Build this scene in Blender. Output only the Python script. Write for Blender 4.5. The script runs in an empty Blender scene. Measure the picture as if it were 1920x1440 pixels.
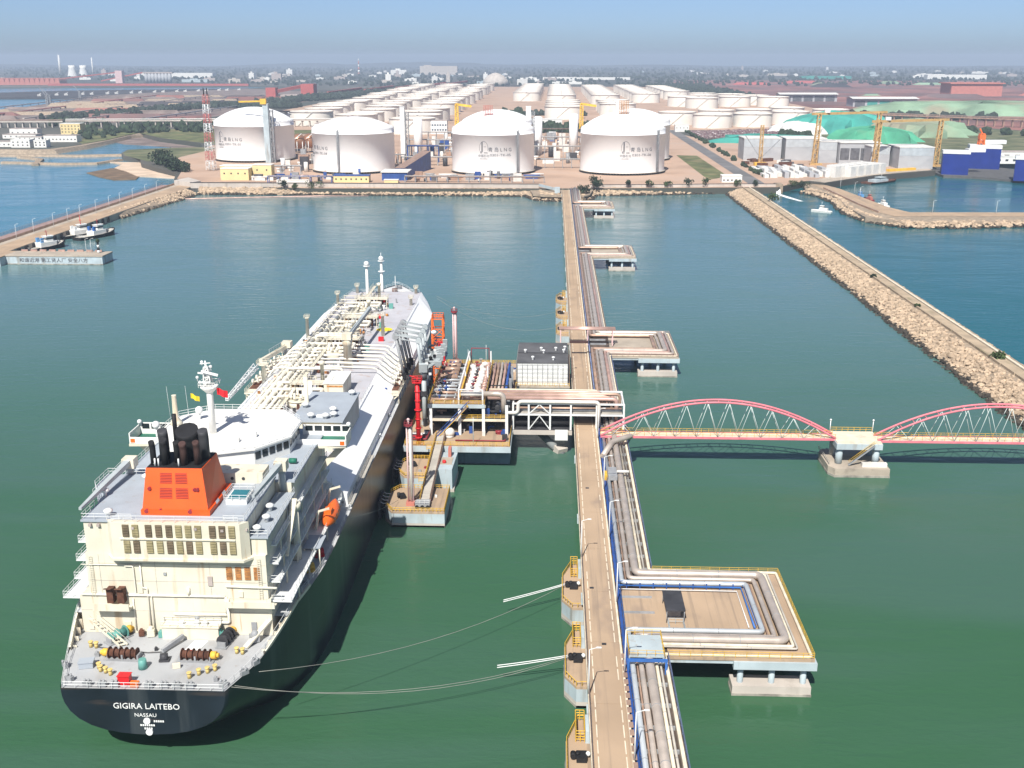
import bpy, bmesh, math, random
from mathutils import Vector, Matrix
R = math.radians
rnd = random.Random(7)
S = bpy.context.scene
C = S.collection

# ------------------------------------------------------------------ camera, sky, sun, exposure
cam = bpy.data.objects.new('camera', bpy.data.cameras.new('camera'))
C.objects.link(cam); S.camera = cam
cam.location = (0, 0, 107)
cam.rotation_euler = (R(90 - 16.96), 0, R(2.2))
cam.data.sensor_width = 36; cam.data.lens = 37.5
cam.data.clip_start = 1; cam.data.clip_end = 60000

SUN_EL, SUN_AZ = 49, 13            # elevation; shadows run this far right of +Y
w = bpy.data.worlds.new('World'); S.world = w; w.use_nodes = True
nt = w.node_tree; bg = nt.nodes['Background']
sky = nt.nodes.new('ShaderNodeTexSky'); sky.sky_type = 'NISHITA'; sky.sun_disc = False
sky.sun_elevation = R(SUN_EL); sky.sun_rotation = R(180 + SUN_AZ)
sky.air_density = 0.4; sky.dust_density = 1.0; sky.ozone_density = 6.0
tint = nt.nodes.new('ShaderNodeMix'); tint.data_type = 'RGBA'; tint.blend_type = 'MULTIPLY'; tint.inputs[0].default_value = 1; tint.inputs[7].default_value = (1.07, .99, .87, 1)
nt.links.new(sky.outputs[0], tint.inputs[6]); nt.links.new(tint.outputs[2], bg.inputs[0]); bg.inputs[1].default_value = 0.11
sl = bpy.data.lights.new('sun', 'SUN'); sl.energy = 4.6; sl.angle = R(0.5); sl.color = (1, 0.96, 0.89)
so = bpy.data.objects.new('sun', sl); C.objects.link(so); so.location = (-200, -400, 600)
d = Vector((math.sin(R(SUN_AZ)) * math.cos(R(SUN_EL)), math.cos(R(SUN_AZ)) * math.cos(R(SUN_EL)), -math.sin(R(SUN_EL))))
so.rotation_euler = d.to_track_quat('-Z', 'Y').to_euler()
S.view_settings.view_transform = 'Standard'; S.view_settings.look = 'None'
S.view_settings.exposure = 0.55; S.view_settings.gamma = 1; S.view_settings.use_curve_mapping = False
S.render.engine = 'CYCLES'
S.cycles.use_denoising = True
S.cycles.max_bounces = 6; S.cycles.diffuse_bounces = 2; S.cycles.glossy_bounces = 3
S.cycles.transmission_bounces = 3; S.cycles.volume_bounces = 0; S.cycles.transparent_max_bounces = 8
S.cycles.caustics_reflective = False; S.cycles.caustics_refractive = False

# ------------------------------------------------------------------ materials
MATS = {}
def mat(name, col, rough=.6, metal=0., var=.12, vs=.25, stain=None, sa=.35, sscale=(.5, .5, .06), st=.6, bump=0., bs=2., spec=.4, col2=None, stain2=None):
    """plain paint / concrete / earth with noise in its colour; stain = a second colour in streaks"""
    m = bpy.data.materials.new(name); m.use_nodes = True; MATS[name] = m
    n = m.node_tree.nodes; l = m.node_tree.links; p = n['Principled BSDF']
    p.inputs['Roughness'].default_value = rough; p.inputs['Metallic'].default_value = metal
    p.inputs['Specular IOR Level'].default_value = spec
    g = n.new('ShaderNodeNewGeometry')
    def noise(scale, detail=4, vec=None):
        t = n.new('ShaderNodeTexNoise'); t.inputs['Scale'].default_value = 1; t.inputs['Detail'].default_value = detail
        mp = n.new('ShaderNodeMapping'); mp.inputs['Scale'].default_value = scale
        l.new(g.outputs['Position'], mp.inputs[0]); l.new(mp.outputs[0], t.inputs[0]); return t
    a = tuple(max(0, c * (1 - var * 1.4)) for c in col); b = tuple(min(1, c * (1 + var)) for c in col)
    if col2: a = col2
    t = noise((vs, vs, vs)); r = n.new('ShaderNodeValToRGB')
    r.color_ramp.elements[0].position = .35; r.color_ramp.elements[1].position = .68
    r.color_ramp.elements[0].color = (*a, 1); r.color_ramp.elements[1].color = (*b, 1)
    l.new(t.outputs[0], r.inputs[0]); out = r.outputs[0]
    if stain:
        t2 = noise(sscale, 5); r2 = n.new('ShaderNodeValToRGB')
        r2.color_ramp.elements[0].position = st; r2.color_ramp.elements[1].position = min(.98, st + .16)
        r2.color_ramp.elements[0].color = (0, 0, 0, 1); r2.color_ramp.elements[1].color = (sa, sa, sa, 1)
        l.new(t2.outputs[0], r2.inputs[0])
        mx = n.new('ShaderNodeMix'); mx.data_type = 'RGBA'
        l.new(r2.outputs[0], mx.inputs[0]); l.new(out, mx.inputs[6]); mx.inputs[7].default_value = (*stain, 1); out = mx.outputs[2]
    if stain2:
        c2, s2, sc2, t2_ = stain2
        t4 = noise(sc2, 5); r4 = n.new('ShaderNodeValToRGB'); r4.color_ramp.elements[0].position = t2_; r4.color_ramp.elements[1].position = min(.98, t2_ + .12)
        r4.color_ramp.elements[0].color = (0, 0, 0, 1); r4.color_ramp.elements[1].color = (s2, s2, s2, 1); l.new(t4.outputs[0], r4.inputs[0])
        mx = n.new('ShaderNodeMix'); mx.data_type = 'RGBA'; l.new(r4.outputs[0], mx.inputs[0]); l.new(out, mx.inputs[6]); mx.inputs[7].default_value = (*c2, 1); out = mx.outputs[2]
    l.new(out, p.inputs['Base Color'])
    if bump:
        t3 = noise((bs, bs, bs)); bp = n.new('ShaderNodeBump'); bp.inputs['Strength'].default_value = bump; bp.inputs['Distance'].default_value = .3
        l.new(t3.outputs[0], bp.inputs['Height']); l.new(bp.outputs[0], p.inputs['Normal'])
    return m

RUST = (.25, .09, .03)
mat('white', (.80, .79, .75), .45, stain=(.45, .33, .2), sa=.12, var=.05)
mat('tank_white', (.93, .93, .92), .5, var=.01, stain=(.7, .68, .65), sa=.08, sscale=(.2, .2, .02))
mat('farm_roof', (.70, .645, .575), .7, var=.1, vs=.05, stain=(.45, .36, .28), sa=.5, sscale=(.05, .05, .05))
mat('farm_white', (.78, .745, .68), .6, var=.08, vs=.02, stain=(.42, .33, .25), sa=.35, sscale=(.06, .06, .03))
mat('cream', (.69, .645, .52), .5, var=.06, stain=(.40, .22, .08), sa=.6, sscale=(.6, .6, .045), st=.575, stain2=((.45, .24, .09), .75, (1.6, 1.6, .12), .66))
mat('cream_pipe', (.76, .72, .61), .45, var=.08, vs=.5, stain=RUST, sa=.3, sscale=(.4, .4, .4), st=.62)
mat('deck_grey', (.40, .41, .42), .6, var=.08, vs=.12, stain=(.24, .20, .17), sa=.45, sscale=(.25, .12, .2), st=.55, stain2=((.2, .12, .07), .5, (.8, .8, .8), .64))
mat('roof_grey', (.36, .40, .445), .55, var=.05, stain=(.33, .32, .32), sa=.4, sscale=(.2, .2, .2), stain2=((.3, .24, .2), .35, (.7, .7, .7), .62))
mat('side_deck', (.55, .56, .57), .6, var=.08, stain=(.3, .26, .2), sa=.4, sscale=(.3, .08, .2))
mat('trunk_grey', (.47, .465, .495), .6, var=.06, vs=.15, stain=(.34, .2, .12), sa=.55, sscale=(.35, .35, .35), st=.58)
mat('slope_white', (.92, .915, .90), .45, var=.03)
mat('navy', (.011, .017, .026), .32, var=.25, vs=.12, stain=(.075, .085, .09), sa=.55, sscale=(.25, .25, .02), st=.52, spec=.5, stain2=((.10, .07, .055), .5, (.06, .05, .5), .6))
mat('waterline', (.06, .065, .06), .6, var=.3)
mat('orange', (.80, .10, .012), .45, var=.06, vs=.3, stain=(.55, .07, .01), sa=.3, sscale=(.4, .4, .06))
mat('lifeboat', (.85, .15, .02), .4, var=.05)
mat('soot', (.015, .015, .017), .7, var=.3)
mat('dark_steel', (.05, .05, .055), .6, var=.3)
mat('brown_pipe', (.07, .035, .03), .7, var=.3)
mat('glass', (.02, .028, .032), .12, spec=.6, var=.1)
mat('louver_olive', (.28, .24, .13), .6, var=.15, vs=1)
mat('louver_brown', (.14, .105, .065), .6, var=.2, vs=1)
mat('rust', (.45, .2, .06), .8, var=.3, vs=1.2)
mat('rust_dark', (.12, .05, .03), .85, var=.3, vs=.8)
mat('green_deck', (.012, .14, .09), .55, var=.15)
mat('pool', (.02, .16, .2), .3, var=.2)
mat('teal', (.12, .33, .29), .5, var=.1)
mat('yellow', (.68, .42, .05), .55, var=.12, vs=.6, stain=(.35, .2, .06), sa=.5, sscale=(.5, .5, .3))
mat('buff', (.66, .50, .18), .55, var=.15, vs=2.)
mat('gold', (.75, .45, .06), .5)
mat('red', (.62, .015, .02), .45, var=.08)
mat('darkred', (.28, .03, .04), .5, var=.15)
mat('mast_red', (.5, .16, .15), .5, var=.1)
mat('tower_orange', (.78, .16, .03), .5, var=.1)
mat('pink', (.70, .20, .24), .6, var=.12, vs=.4, stain=(.45, .2, .18), sa=.5, sscale=(.4, .4, .4), st=.58)
mat('pink_pale', (.66, .46, .45), .55, var=.1)
mat('arm_grey', (.40, .44, .45), .5, var=.1)
mat('rail_white', (.72, .73, .72), .5, var=.05)
mat('steel_grey', (.30, .31, .32), .5, var=.15, vs=.6)
mat('rope', (.45, .42, .37), .9, var=.15)
mat('wire', (.10, .10, .10), .8)
mat('thin_rope', (.27, .27, .24), .9)
mat('pipe_deck_shaded', (.10, .075, .06), .9, var=.3, vs=.4)  # pipe way deck, darkened to paint in the shade between the pipes
mat('concrete', (.42, .36, .29), .85, var=.12, vs=.12, stain=(.16, .13, .11), sa=.6, sscale=(.3, .3, .3), st=.6)
mat('road', (.42, .305, .205), .9, var=.1, vs=.06, stain=(.25, .19, .15), sa=.6, sscale=(.22, .10, .2), st=.56, stain2=((.22, .17, .13), .5, (1.1, .02, .2), .55))
mat('kerb', (.70, .62, .48), .8, var=.1, vs=.5, stain=(.3, .22, .16), sa=.5, sscale=(.4, .4, .4))
mat('pale_blue', (.42, .49, .52), .7, var=.09, vs=.2, stain=(.22, .18, .13), sa=.6, sscale=(.35, .35, .05), st=.56, stain2=((.3, .24, .18), .5, (1.2, 1.2, .15), .62))
mat('tide', (.30, .28, .24), .9, var=.3, vs=.5)
mat('pile', (.16, .17, .17), .8, var=.3)
mat('pipe_grey', (.52, .45, .39), .40, metal=.35, var=.1, vs=.35)
mat('pipe_blue', (.56, .60, .62), .38, metal=.35, var=.08)
mat('pipe_tan', (.46, .31, .23), .42, metal=.35, var=.15, vs=.3)
mat('pipe_pink', (.56, .37, .31), .40, metal=.4, var=.12, vs=.3)
mat('pipe_white', (.74, .71, .66), .4, metal=.1, var=.08)
mat('blue', (.03, .08, .28), .5, var=.15)
mat('blue_bright', (.04, .14, .42), .5, var=.15)
mat('cap_blue_shaded', (.15, .22, .28), .8, var=.15, vs=.3, stain=(.08, .09, .1), sa=.6)  # darker pile cap blue, shade under the deck overhang put into the colour
mat('hanger_grey', (.55, .62, .60), .5, var=.05)
mat('rail_blue', (.16, .2, .34), .5, var=.2)
mat('dock_blue', (.008, .028, .21), .45, var=.1, vs=.1)
mat('panel_white', (.74, .75, .73), .4, var=.05)
mat('black_roof', (.10, .10, .105), .8, var=.2, vs=.15, stain=(.12, .12, .12), sa=.5, sscale=(.3, .3, .3))
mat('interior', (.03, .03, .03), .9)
mat('rock', (.46, .35, .245), .95, var=.25, vs=.35, stain=(.2, .15, .11), sa=.5, sscale=(.5, .5, .5), st=.58)
mat('rock_wet', (.05, .042, .032), .8, var=.4, vs=.5)
mat('core', (.33, .26, .19), .95, var=.2, vs=.4, bump=.3)
mat('track', (.42, .33, .23), .95, var=.15, vs=.15, stain=(.15, .15, .07), sa=.7, sscale=(.2, .05, .2), st=.57)
mat('seawall', (.50, .45, .40), .85, var=.1, vs=.1, stain=(.2, .17, .14), sa=.5, sscale=(.2, .2, .06))
mat('yard', (.48, .33, .24), .95, var=.15, vs=.02, stain=(.36, .28, .23), sa=.6, sscale=(.02, .02, .02), st=.5)
mat('asphalt', (.17, .165, .165), .9, var=.15, vs=.05)
mat('grass', (.125, .14, .055), .95, var=.3, vs=.06, stain=(.26, .2, .11), sa=.7, sscale=(.05, .05, .05), st=.52)
mat('olive', (.13, .145, .07), .95, var=.3, vs=.04, stain=(.2, .16, .1), sa=.6, sscale=(.04, .04, .04), st=.5)
mat('sand', (.62, .48, .36), .95, var=.12, vs=.05, stain=(.38, .28, .2), sa=.7, sscale=(.05, .08, .05), st=.52)
mat('mud', (.17, .115, .07), .9, var=.25, vs=.1)
mat('tidal', (.22, .17, .15), .8, var=.25, vs=.04)
mat('leaf', (.06, .09, .03), .9, var=.4, vs=.3)
mat('leaf_dark', (.032, .052, .026), .9, var=.4, vs=.2)
mat('leaf_far', (.035, .048, .035), .95, var=.35, vs=.03)
mat('bark', (.09, .06, .04), .95)
mat('yellow_wall', (.72, .58, .30), .8, var=.05, vs=.1)
mat('house_white', (.74, .73, .69), .8, var=.05)
mat('house_roof', (.42, .36, .33), .8, var=.15)
mat('window', (.05, .055, .06), .3)
mat('window_blue', (.09, .12, .16), .3)
mat('shed_blue', (.12, .3, .55), .6)
mat('caisson', (.40, .41, .425), .85, var=.06, vs=.08, stain=(.3, .31, .33), sa=.6, sscale=(.08, .08, .12), st=.5)
mat('caisson_dark', (.12, .12, .13), .9, var=.25)
mat('block_white', (.66, .65, .62), .85, var=.07, vs=.2)
mat('crane_yellow', (.52, .33, .13), .6, var=.12)
mat('net_teal', (.05, .30, .25), .9, var=.18, vs=.03)
mat('net_green', (.07, .33, .2), .9, var=.25, vs=.02, stain=(.2, .2, .12), sa=.5, sscale=(.02, .02, .02), st=.55)
mat('net_faded', (.22, .33, .22), .95, var=.25, vs=.015, stain=(.3, .24, .17), sa=.7, sscale=(.012, .012, .012), st=.5)
mat('ore_red', (.27, .12, .10), .95, var=.35, vs=.006, stain=(.13, .10, .10), sa=.85, sscale=(.006, .004, .01), st=.48)
mat('coal', (.055, .05, .055), .95, var=.3, vs=.01)
mat('far_land', (.105, .10, .085), .95, var=.35, vs=.002, stain=(.05, .062, .05), sa=.9, sscale=(.0012, .002, .002), st=.45)
mat('brick_red', (.42, .10, .09), .8, var=.1)
mat('coral', (.50, .18, .14), .8, var=.08)
mat('copper', (.42, .22, .13), .35, metal=.5, var=.1)
mat('scrap', (.16, .12, .12), .9, var=.7, vs=.25, stain=(.75, .70, .68), sa=1., sscale=(.22, .22, .22), st=.54, col2=(.16, .07, .08))
mat('hill', (.06, .065, .06), 1.0, var=.2, vs=.001)
mat('foam', (.8, .82, .82), .8, var=.1)
mat('lettering', (.10, .10, .11), .7, var=.1)
mat('lettering_white', (.82, .82, .80), .6, var=.05)
mat('flag_red', (.7, .02, .03), .8, var=.05)
mat('flag_yellow', (.8, .6, .03), .8, var=.05)
mat('skin_dark', (.05, .05, .07), .9)

# ------------------------------------------------------------------ mesh builder
ORG = {}
def root_org(o):
    while o is not None and o.parent is not None: o = o.parent
    return ORG.get(o.name, Vector((0, 0, 0))) if o is not None else Vector((0, 0, 0))

class MB:
    def __init__(s): s.v = []; s.f = []; s.sm = []
    def add(s, vs, fs, smooth=False):
        b = len(s.v); s.v += [tuple(p) for p in vs]
        for f in fs: s.f.append(tuple(b + i for i in f)); s.sm.append(smooth)
        return s
    def box(s, x0, x1, y0, y1, z0, z1):
        return s.add([(x0, y0, z0), (x1, y0, z0), (x1, y1, z0), (x0, y1, z0), (x0, y0, z1), (x1, y0, z1), (x1, y1, z1), (x0, y1, z1)],
                     [(0, 3, 2, 1), (4, 5, 6, 7), (0, 1, 5, 4), (1, 2, 6, 5), (2, 3, 7, 6), (3, 0, 4, 7)])
    def obox(s, c, dim, rz=0., rx=0.):
        m = Matrix.Translation(c) @ Matrix.Rotation(rz, 4, 'Z') @ Matrix.Rotation(rx, 4, 'X')
        h = [q / 2 for q in dim]
        vs = [m @ Vector((i * h[0], j * h[1], k * h[2])) for k in (-1, 1) for (i, j) in ((-1, -1), (1, -1), (1, 1), (-1, 1))]
        return s.add(vs, [(0, 3, 2, 1), (4, 5, 6, 7), (0, 1, 5, 4), (1, 2, 6, 5), (2, 3, 7, 6), (3, 0, 4, 7)])
    def prism(s, poly, z0, z1, top=None):
        """poly counter-clockwise from above; z1 may be a list; top = other xy for the upper ring"""
        n = len(poly); zt = z1 if isinstance(z1, (list, tuple)) else [z1] * n
        tp = top or poly
        vs = [(p[0], p[1], z0) for p in poly] + [(tp[i][0], tp[i][1], zt[i]) for i in range(n)]
        fs = [tuple(range(n - 1, -1, -1)), tuple(range(n, 2 * n))] + [(i, (i + 1) % n, n + (i + 1) % n, n + i) for i in range(n)]
        return s.add(vs, fs)
    def beam(s, a, b, wd=.2, ht=None):
        a = Vector(a); b = Vector(b); d = b - a
        if d.length < 1e-6: return s
        ht = ht or wd; u = Vector((0, 0, 1)) if abs(d.normalized().z) < .95 else Vector((0, 1, 0))
        x = d.cross(u).normalized() * wd / 2; y = x.cross(d).normalized() * ht / 2
        vs = [q + i * x + j * y for q in (a, b) for (i, j) in ((-1, -1), (1, -1), (1, 1), (-1, 1))]
        return s.add(vs, [(0, 1, 2, 3), (7, 6, 5, 4), (1, 0, 4, 5), (2, 1, 5, 6), (3, 2, 6, 7), (0, 3, 7, 4)])
    def tube(s, a, b, r, r2=None, n=10, caps=True):
        a = Vector(a); b = Vector(b); d = (b - a)
        if d.length < 1e-6: return s
        d.normalize(); r2 = r if r2 is None else r2
        u = Vector((0, 0, 1)) if abs(d.z) < .95 else Vector((1, 0, 0))
        x = d.cross(u).normalized(); y = d.cross(x)
        base = len(s.v)
        for q, rr in ((a, r), (b, r2)):
            for i in range(n):
                t = 2 * math.pi * i / n; s.v.append(tuple(q + x * rr * math.cos(t) + y * rr * math.sin(t)))
        for i in range(n):
            j = (i + 1) % n; s.f.append((base + i, base + n + i, base + n + j, base + j)); s.sm.append(True)
        if caps:
            s.f.append(tuple(base + i for i in range(n))); s.sm.append(False)
            s.f.append(tuple(base + n + i for i in range(n - 1, -1, -1))); s.sm.append(False)
        return s
    def path(s, pts, r, n=10, bend=0., seg=4, caps=True):
        pts = [Vector(p) for p in pts]
        if bend and len(pts) > 2:
            out = [pts[0]]
            for i in range(1, len(pts) - 1):
                p, q, t = pts[i - 1], pts[i], pts[i + 1]
                a = (p - q); b = (t - q); bb = min(bend, a.length * .48, b.length * .48)
                a.normalize(); b.normalize()
                if a.dot(b) < -.999: out.append(q); continue
                for k in range(seg + 1):
                    f = k / seg
                    out.append((q + a * bb) * (1 - f) ** 2 + q * 2 * f * (1 - f) + (q + b * bb) * f * f)
            out.append(pts[-1]); pts = out
        base = len(s.v); m = len(pts); x = None
        for i, p in enumerate(pts):
            d = (pts[min(i + 1, m - 1)] - pts[max(i - 1, 0)]).normalized()
            if x is None:
                u = Vector((0, 0, 1)) if abs(d.z) < .95 else Vector((1, 0, 0)); x = d.cross(u).normalized()
            else:
                x = (x - d * x.dot(d)).normalized()
            y = d.cross(x); k = 1.
            if 0 < i < m - 1:
                c = (pts[i] - pts[i - 1]).normalized().dot((pts[i + 1] - pts[i]).normalized()); k = 1 / max(.6, math.sqrt(max(0, (1 + c) / 2)))
            for j in range(n):
                t = 2 * math.pi * j / n; s.v.append(tuple(p + (x * math.cos(t) + y * math.sin(t)) * r * (k if k < 1.2 else 1.1)))
        for i in range(m - 1):
            for j in range(n):
                q = (j + 1) % n; s.f.append((base + i * n + j, base + (i + 1) * n + j, base + (i + 1) * n + q, base + i * n + q)); s.sm.append(True)
        if caps:
            s.f.append(tuple(base + i for i in range(n))); s.sm.append(False)
            s.f.append(tuple(base + (m - 1) * n + i for i in range(n - 1, -1, -1))); s.sm.append(False)
        return s
    def lathe(s, c, prof, n=16, cap=True, a0=0., a1=2 * math.pi):
        """prof: list of (radius, z) from bottom to top around a vertical axis at c"""
        full = abs(a1 - a0 - 2 * math.pi) < 1e-6; cols = n if full else n + 1
        base = len(s.v)
        for (r, z) in prof:
            for i in range(cols):
                t = a0 + (a1 - a0) * i / n; s.v.append((c[0] + r * math.cos(t), c[1] + r * math.sin(t), c[2] + z))
        for k in range(len(prof) - 1):
            for i in range(n):
                j = (i + 1) % cols if full else i + 1
                s.f.append((base + k * cols + i, base + k * cols + j, base + (k + 1) * cols + j, base + (k + 1) * cols + i)); s.sm.append(True)
        if cap and full:
            if prof[0][0] > 1e-4: s.f.append(tuple(base + i for i in range(n - 1, -1, -1))); s.sm.append(False)
            if prof[-1][0] > 1e-4: s.f.append(tuple(base + (len(prof) - 1) * cols + i for i in range(n))); s.sm.append(False)
        return s
    def sphere(s, c, r, n=10, m=6, sz=1.):
        return s.lathe(c, [(r * math.sin(math.pi * k / m) + (1e-3 if k in (0, m) else 0), -r * sz * math.cos(math.pi * k / m)) for k in range(m + 1)], n)
    def rock(s, c, r, rg, flat=.75):
        b = len(s.v); rz = rg.random() * 6.28; ex, ey, ez = (rg.uniform(.7, 1.25) for _ in range(3)); ez *= flat
        for (x, y, z) in ROCKV:
            k = rg.uniform(.82, 1.15); x *= ex * k * r; y *= ey * k * r; z *= ez * k * r
            s.v.append((c[0] + x * math.cos(rz) - y * math.sin(rz), c[1] + x * math.sin(rz) + y * math.cos(rz), c[2] + z))
        for f in ROCKF: s.f.append(tuple(b + i for i in f)); s.sm.append(False)
        return s
    def rail(s, pts, h=1.1, post=2.5, r=.05, bars=2, close=False, n=4):
        """hand rail: posts and bars joined, along pts"""
        pts = [Vector(p) for p in pts]
        if close: pts.append(pts[0])
        for i in range(len(pts) - 1):
            a, b = pts[i], pts[i + 1]; L = (b - a).length; k = max(1, round(L / post))
            for j in range(k + (1 if i == len(pts) - 2 and not close else 0)):
                p = a.lerp(b, j / k); s.tube(p, p + Vector((0, 0, h)), r, n=n, caps=False)
            for q in range(bars):
                z = Vector((0, 0, h * (q + 1) / bars)); s.tube(a + z, b + z, r, n=n, caps=False)
        return s
    def lattice(s, a, b, w0, w1, bays, r=.1, side=None, n=4):
        """square lattice mast from a to b, side lengths w0 -> w1"""
        a = Vector(a); b = Vector(b); d = (b - a).normalized()
        u = Vector((0, 0, 1)) if abs(d.z) < .9 else Vector((1, 0, 0))
        x = d.cross(u).normalized(); y = d.cross(x)
        def ring(t):
            c = a.lerp(b, t); w = (w0 + (w1 - w0) * t) / 2
            return [c + x * w * i + y * w * j for (i, j) in ((-1, -1), (1, -1), (1, 1), (-1, 1))]
        for k in range(bays):
            p, q = ring(k / bays), ring((k + 1) / bays)
            for i in range(4):
                j = (i + 1) % 4
                s.beam(p[i], q[i], r * 1.5); s.beam(q[i], q[j], r)
                s.beam(p[i], q[j], r) if k % 2 else s.beam(p[j], q[i], r)
        return s
    def build(s, name, m, parent=None, local=False, kind=None):
        me = bpy.data.meshes.new(name)
        vs = s.v
        if parent is not None and not local:
            o0 = root_org(parent)
            if o0.length: vs = [(x - o0.x, y - o0.y, z - o0.z) for (x, y, z) in vs]
        me.from_pydata(vs, [], s.f)
        me.polygons.foreach_set('use_smooth', s.sm)
        me.materials.append(MATS[m] if isinstance(m, str) else m)
        me.update()
        o = bpy.data.objects.new(name, me); C.objects.link(o)
        if parent is not None: o.parent = parent
        if kind: o['kind'] = kind
        return o

_p = (1 + 5 ** .5) / 2; _q = math.sqrt(1 + _p * _p)
ROCKV = [(x / _q, y / _q, z / _q) for (x, y, z) in [(-1, _p, 0), (1, _p, 0), (-1, -_p, 0), (1, -_p, 0), (0, -1, _p), (0, 1, _p), (0, -1, -_p), (0, 1, -_p), (_p, 0, -1), (_p, 0, 1), (-_p, 0, -1), (-_p, 0, 1)]]
ROCKF = [(0, 11, 5), (0, 5, 1), (0, 1, 7), (0, 7, 10), (0, 10, 11), (1, 5, 9), (5, 11, 4), (11, 10, 2), (10, 7, 6), (7, 1, 8), (3, 9, 4), (3, 4, 2), (3, 2, 6), (3, 6, 8), (3, 8, 9), (4, 9, 5), (2, 4, 11), (6, 2, 10), (8, 6, 7), (9, 8, 1)]

def thing(name, label, cat, loc=(0, 0, 0), group=None, rz=0., local=False):
    """an empty at the thing's base; parts are built in world coordinates unless local"""
    o = bpy.data.objects.new(name, None); C.objects.link(o); o.empty_display_size = .5
    o.location = loc; o.rotation_euler = (0, 0, rz)
    ORG[o.name] = Vector((0, 0, 0)) if local else Vector(loc)
    return tag(o, label, cat, group)
def tag(o, label, cat, group=None):
    o['label'] = label; o['category'] = cat
    if group: o['group'] = group
    return o
def struct(o): o['kind'] = 'structure'; return o
def dup(src, loc, label, rz=None, sc=None):
    r = src.copy(); C.objects.link(r); r.location = loc; r['label'] = label
    if rz is not None: r.rotation_euler = (0, 0, rz)
    if sc: r.scale = (sc, sc, sc)
    for ch in src.children:
        c = ch.copy(); C.objects.link(c); c.parent = r
        for g in ch.children:
            e = g.copy(); C.objects.link(e); e.parent = c
    return r
def text_mb(body, size, xform, extrude=0.02, align='CENTER', sx=1.):
    """lettering as mesh; xform maps (x, y, z) of the flat text to the place it stands"""
    cu = bpy.data.curves.new('t', 'FONT'); cu.body = body; cu.size = size; cu.align_x = align; cu.extrude = extrude; cu.resolution_u = 2
    o = bpy.data.objects.new('t', cu); C.objects.link(o)
    dg = bpy.context.evaluated_depsgraph_get(); me = bpy.data.meshes.new_from_object(o.evaluated_get(dg))
    mb = MB(); mb.add([xform(v.co.x * sx, v.co.y, v.co.z) for v in me.vertices], [tuple(p.vertices) for p in me.polygons])
    bpy.data.objects.remove(o); bpy.data.curves.remove(cu); bpy.data.meshes.remove(me)
    return mb
ORDN = ['first', 'second', 'third', 'fourth', 'fifth', 'sixth', 'seventh', 'eighth', 'ninth', 'tenth', 'eleventh', 'twelfth', 'thirteenth', 'fourteenth', 'fifteenth', 'sixteenth', 'seventeenth', 'eighteenth', 'nineteenth', 'twentieth']

# ================================================================== THE SETTING
def sheet(name, poly, z, m, kind='structure', skirt=None):
    """flat sheet from an outline (any shape), with a skirt down to z=skirt"""
    bm = bmesh.new(); vs = [bm.verts.new((x, y, z)) for (x, y) in poly]; f = bm.faces.new(vs); f.normal_update()
    if f.normal.z < 0: f.normal_flip()
    if skirt is not None:
        lo = [bm.verts.new((x, y, skirt)) for (x, y) in poly]
        for i in range(len(vs)):
            j = (i + 1) % len(vs); bm.faces.new((vs[i], vs[j], lo[j], lo[i]))
    bmesh.ops.triangulate(bm, faces=[f])
    bmesh.ops.recalc_face_normals(bm, faces=bm.faces[:]) if skirt is not None else None
    me = bpy.data.meshes.new(name); bm.to_mesh(me); bm.free(); me.materials.append(MATS[m])
    o = bpy.data.objects.new(name, me); C.objects.link(o); o['kind'] = kind
    return o

# --- water
m = bpy.data.materials.new('sea'); m.use_nodes = True; MATS['sea'] = m
n = m.node_tree.nodes; l = m.node_tree.links; p = n['Principled BSDF']
g = n.new('ShaderNodeNewGeometry'); sep = n.new('ShaderNodeSeparateXYZ'); l.new(g.outputs['Position'], sep.inputs[0])
def _map(src, a, b):
    q = n.new('ShaderNodeMapRange'); q.inputs[1].default_value = a; q.inputs[2].default_value = b; q.interpolation_type = 'SMOOTHSTEP'
    l.new(src, q.inputs[0]); return q.outputs[0]
def _noise(sc, det=4, dist=0.):
    t = n.new('ShaderNodeTexNoise'); t.inputs['Scale'].default_value = 1; t.inputs['Detail'].default_value = det; t.inputs['Distortion'].default_value = dist
    mp = n.new('ShaderNodeMapping'); mp.inputs['Scale'].default_value = sc; mp.inputs['Rotation'].default_value = (0, 0, R(-12))
    l.new(g.outputs['Position'], mp.inputs[0]); l.new(mp.outputs[0], t.inputs[0]); return t.outputs[0]
def _mix(f, a, b):
    q = n.new('ShaderNodeMix'); q.data_type = 'RGBA'; l.new(f, q.inputs[0])
    for i, c in ((6, a), (7, b)):
        if isinstance(c, tuple): q.inputs[i].default_value = (*c, 1)
        else: l.new(c, q.inputs[i])
    return q.outputs[2]
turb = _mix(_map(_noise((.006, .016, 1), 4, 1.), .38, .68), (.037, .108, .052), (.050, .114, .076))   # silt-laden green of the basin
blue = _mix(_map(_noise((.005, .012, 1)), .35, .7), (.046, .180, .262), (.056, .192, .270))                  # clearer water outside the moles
far = _mix(_map(sep.outputs['Y'], 170, 560), turb, (.086, .172, .182))  # bluer with distance, part of it sky reflection mixed into the colour
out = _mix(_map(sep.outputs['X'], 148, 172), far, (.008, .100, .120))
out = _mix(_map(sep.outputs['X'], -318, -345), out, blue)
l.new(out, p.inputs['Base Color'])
rr = n.new('ShaderNodeMapRange'); rr.inputs[1].default_value = .4; rr.inputs[2].default_value = .62; rr.inputs[3].default_value = .07; rr.inputs[4].default_value = .24; l.new(_noise((.011, .035, 1), 5, 1.5), rr.inputs[0]); l.new(rr.outputs[0], p.inputs['Roughness']); p.inputs['IOR'].default_value = 1.33; p.inputs['Specular IOR Level'].default_value = .34
w1 = _noise((.10, .30, 1), 6, .6); w2 = _noise((.55, 1.1, 1), 3)
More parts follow.
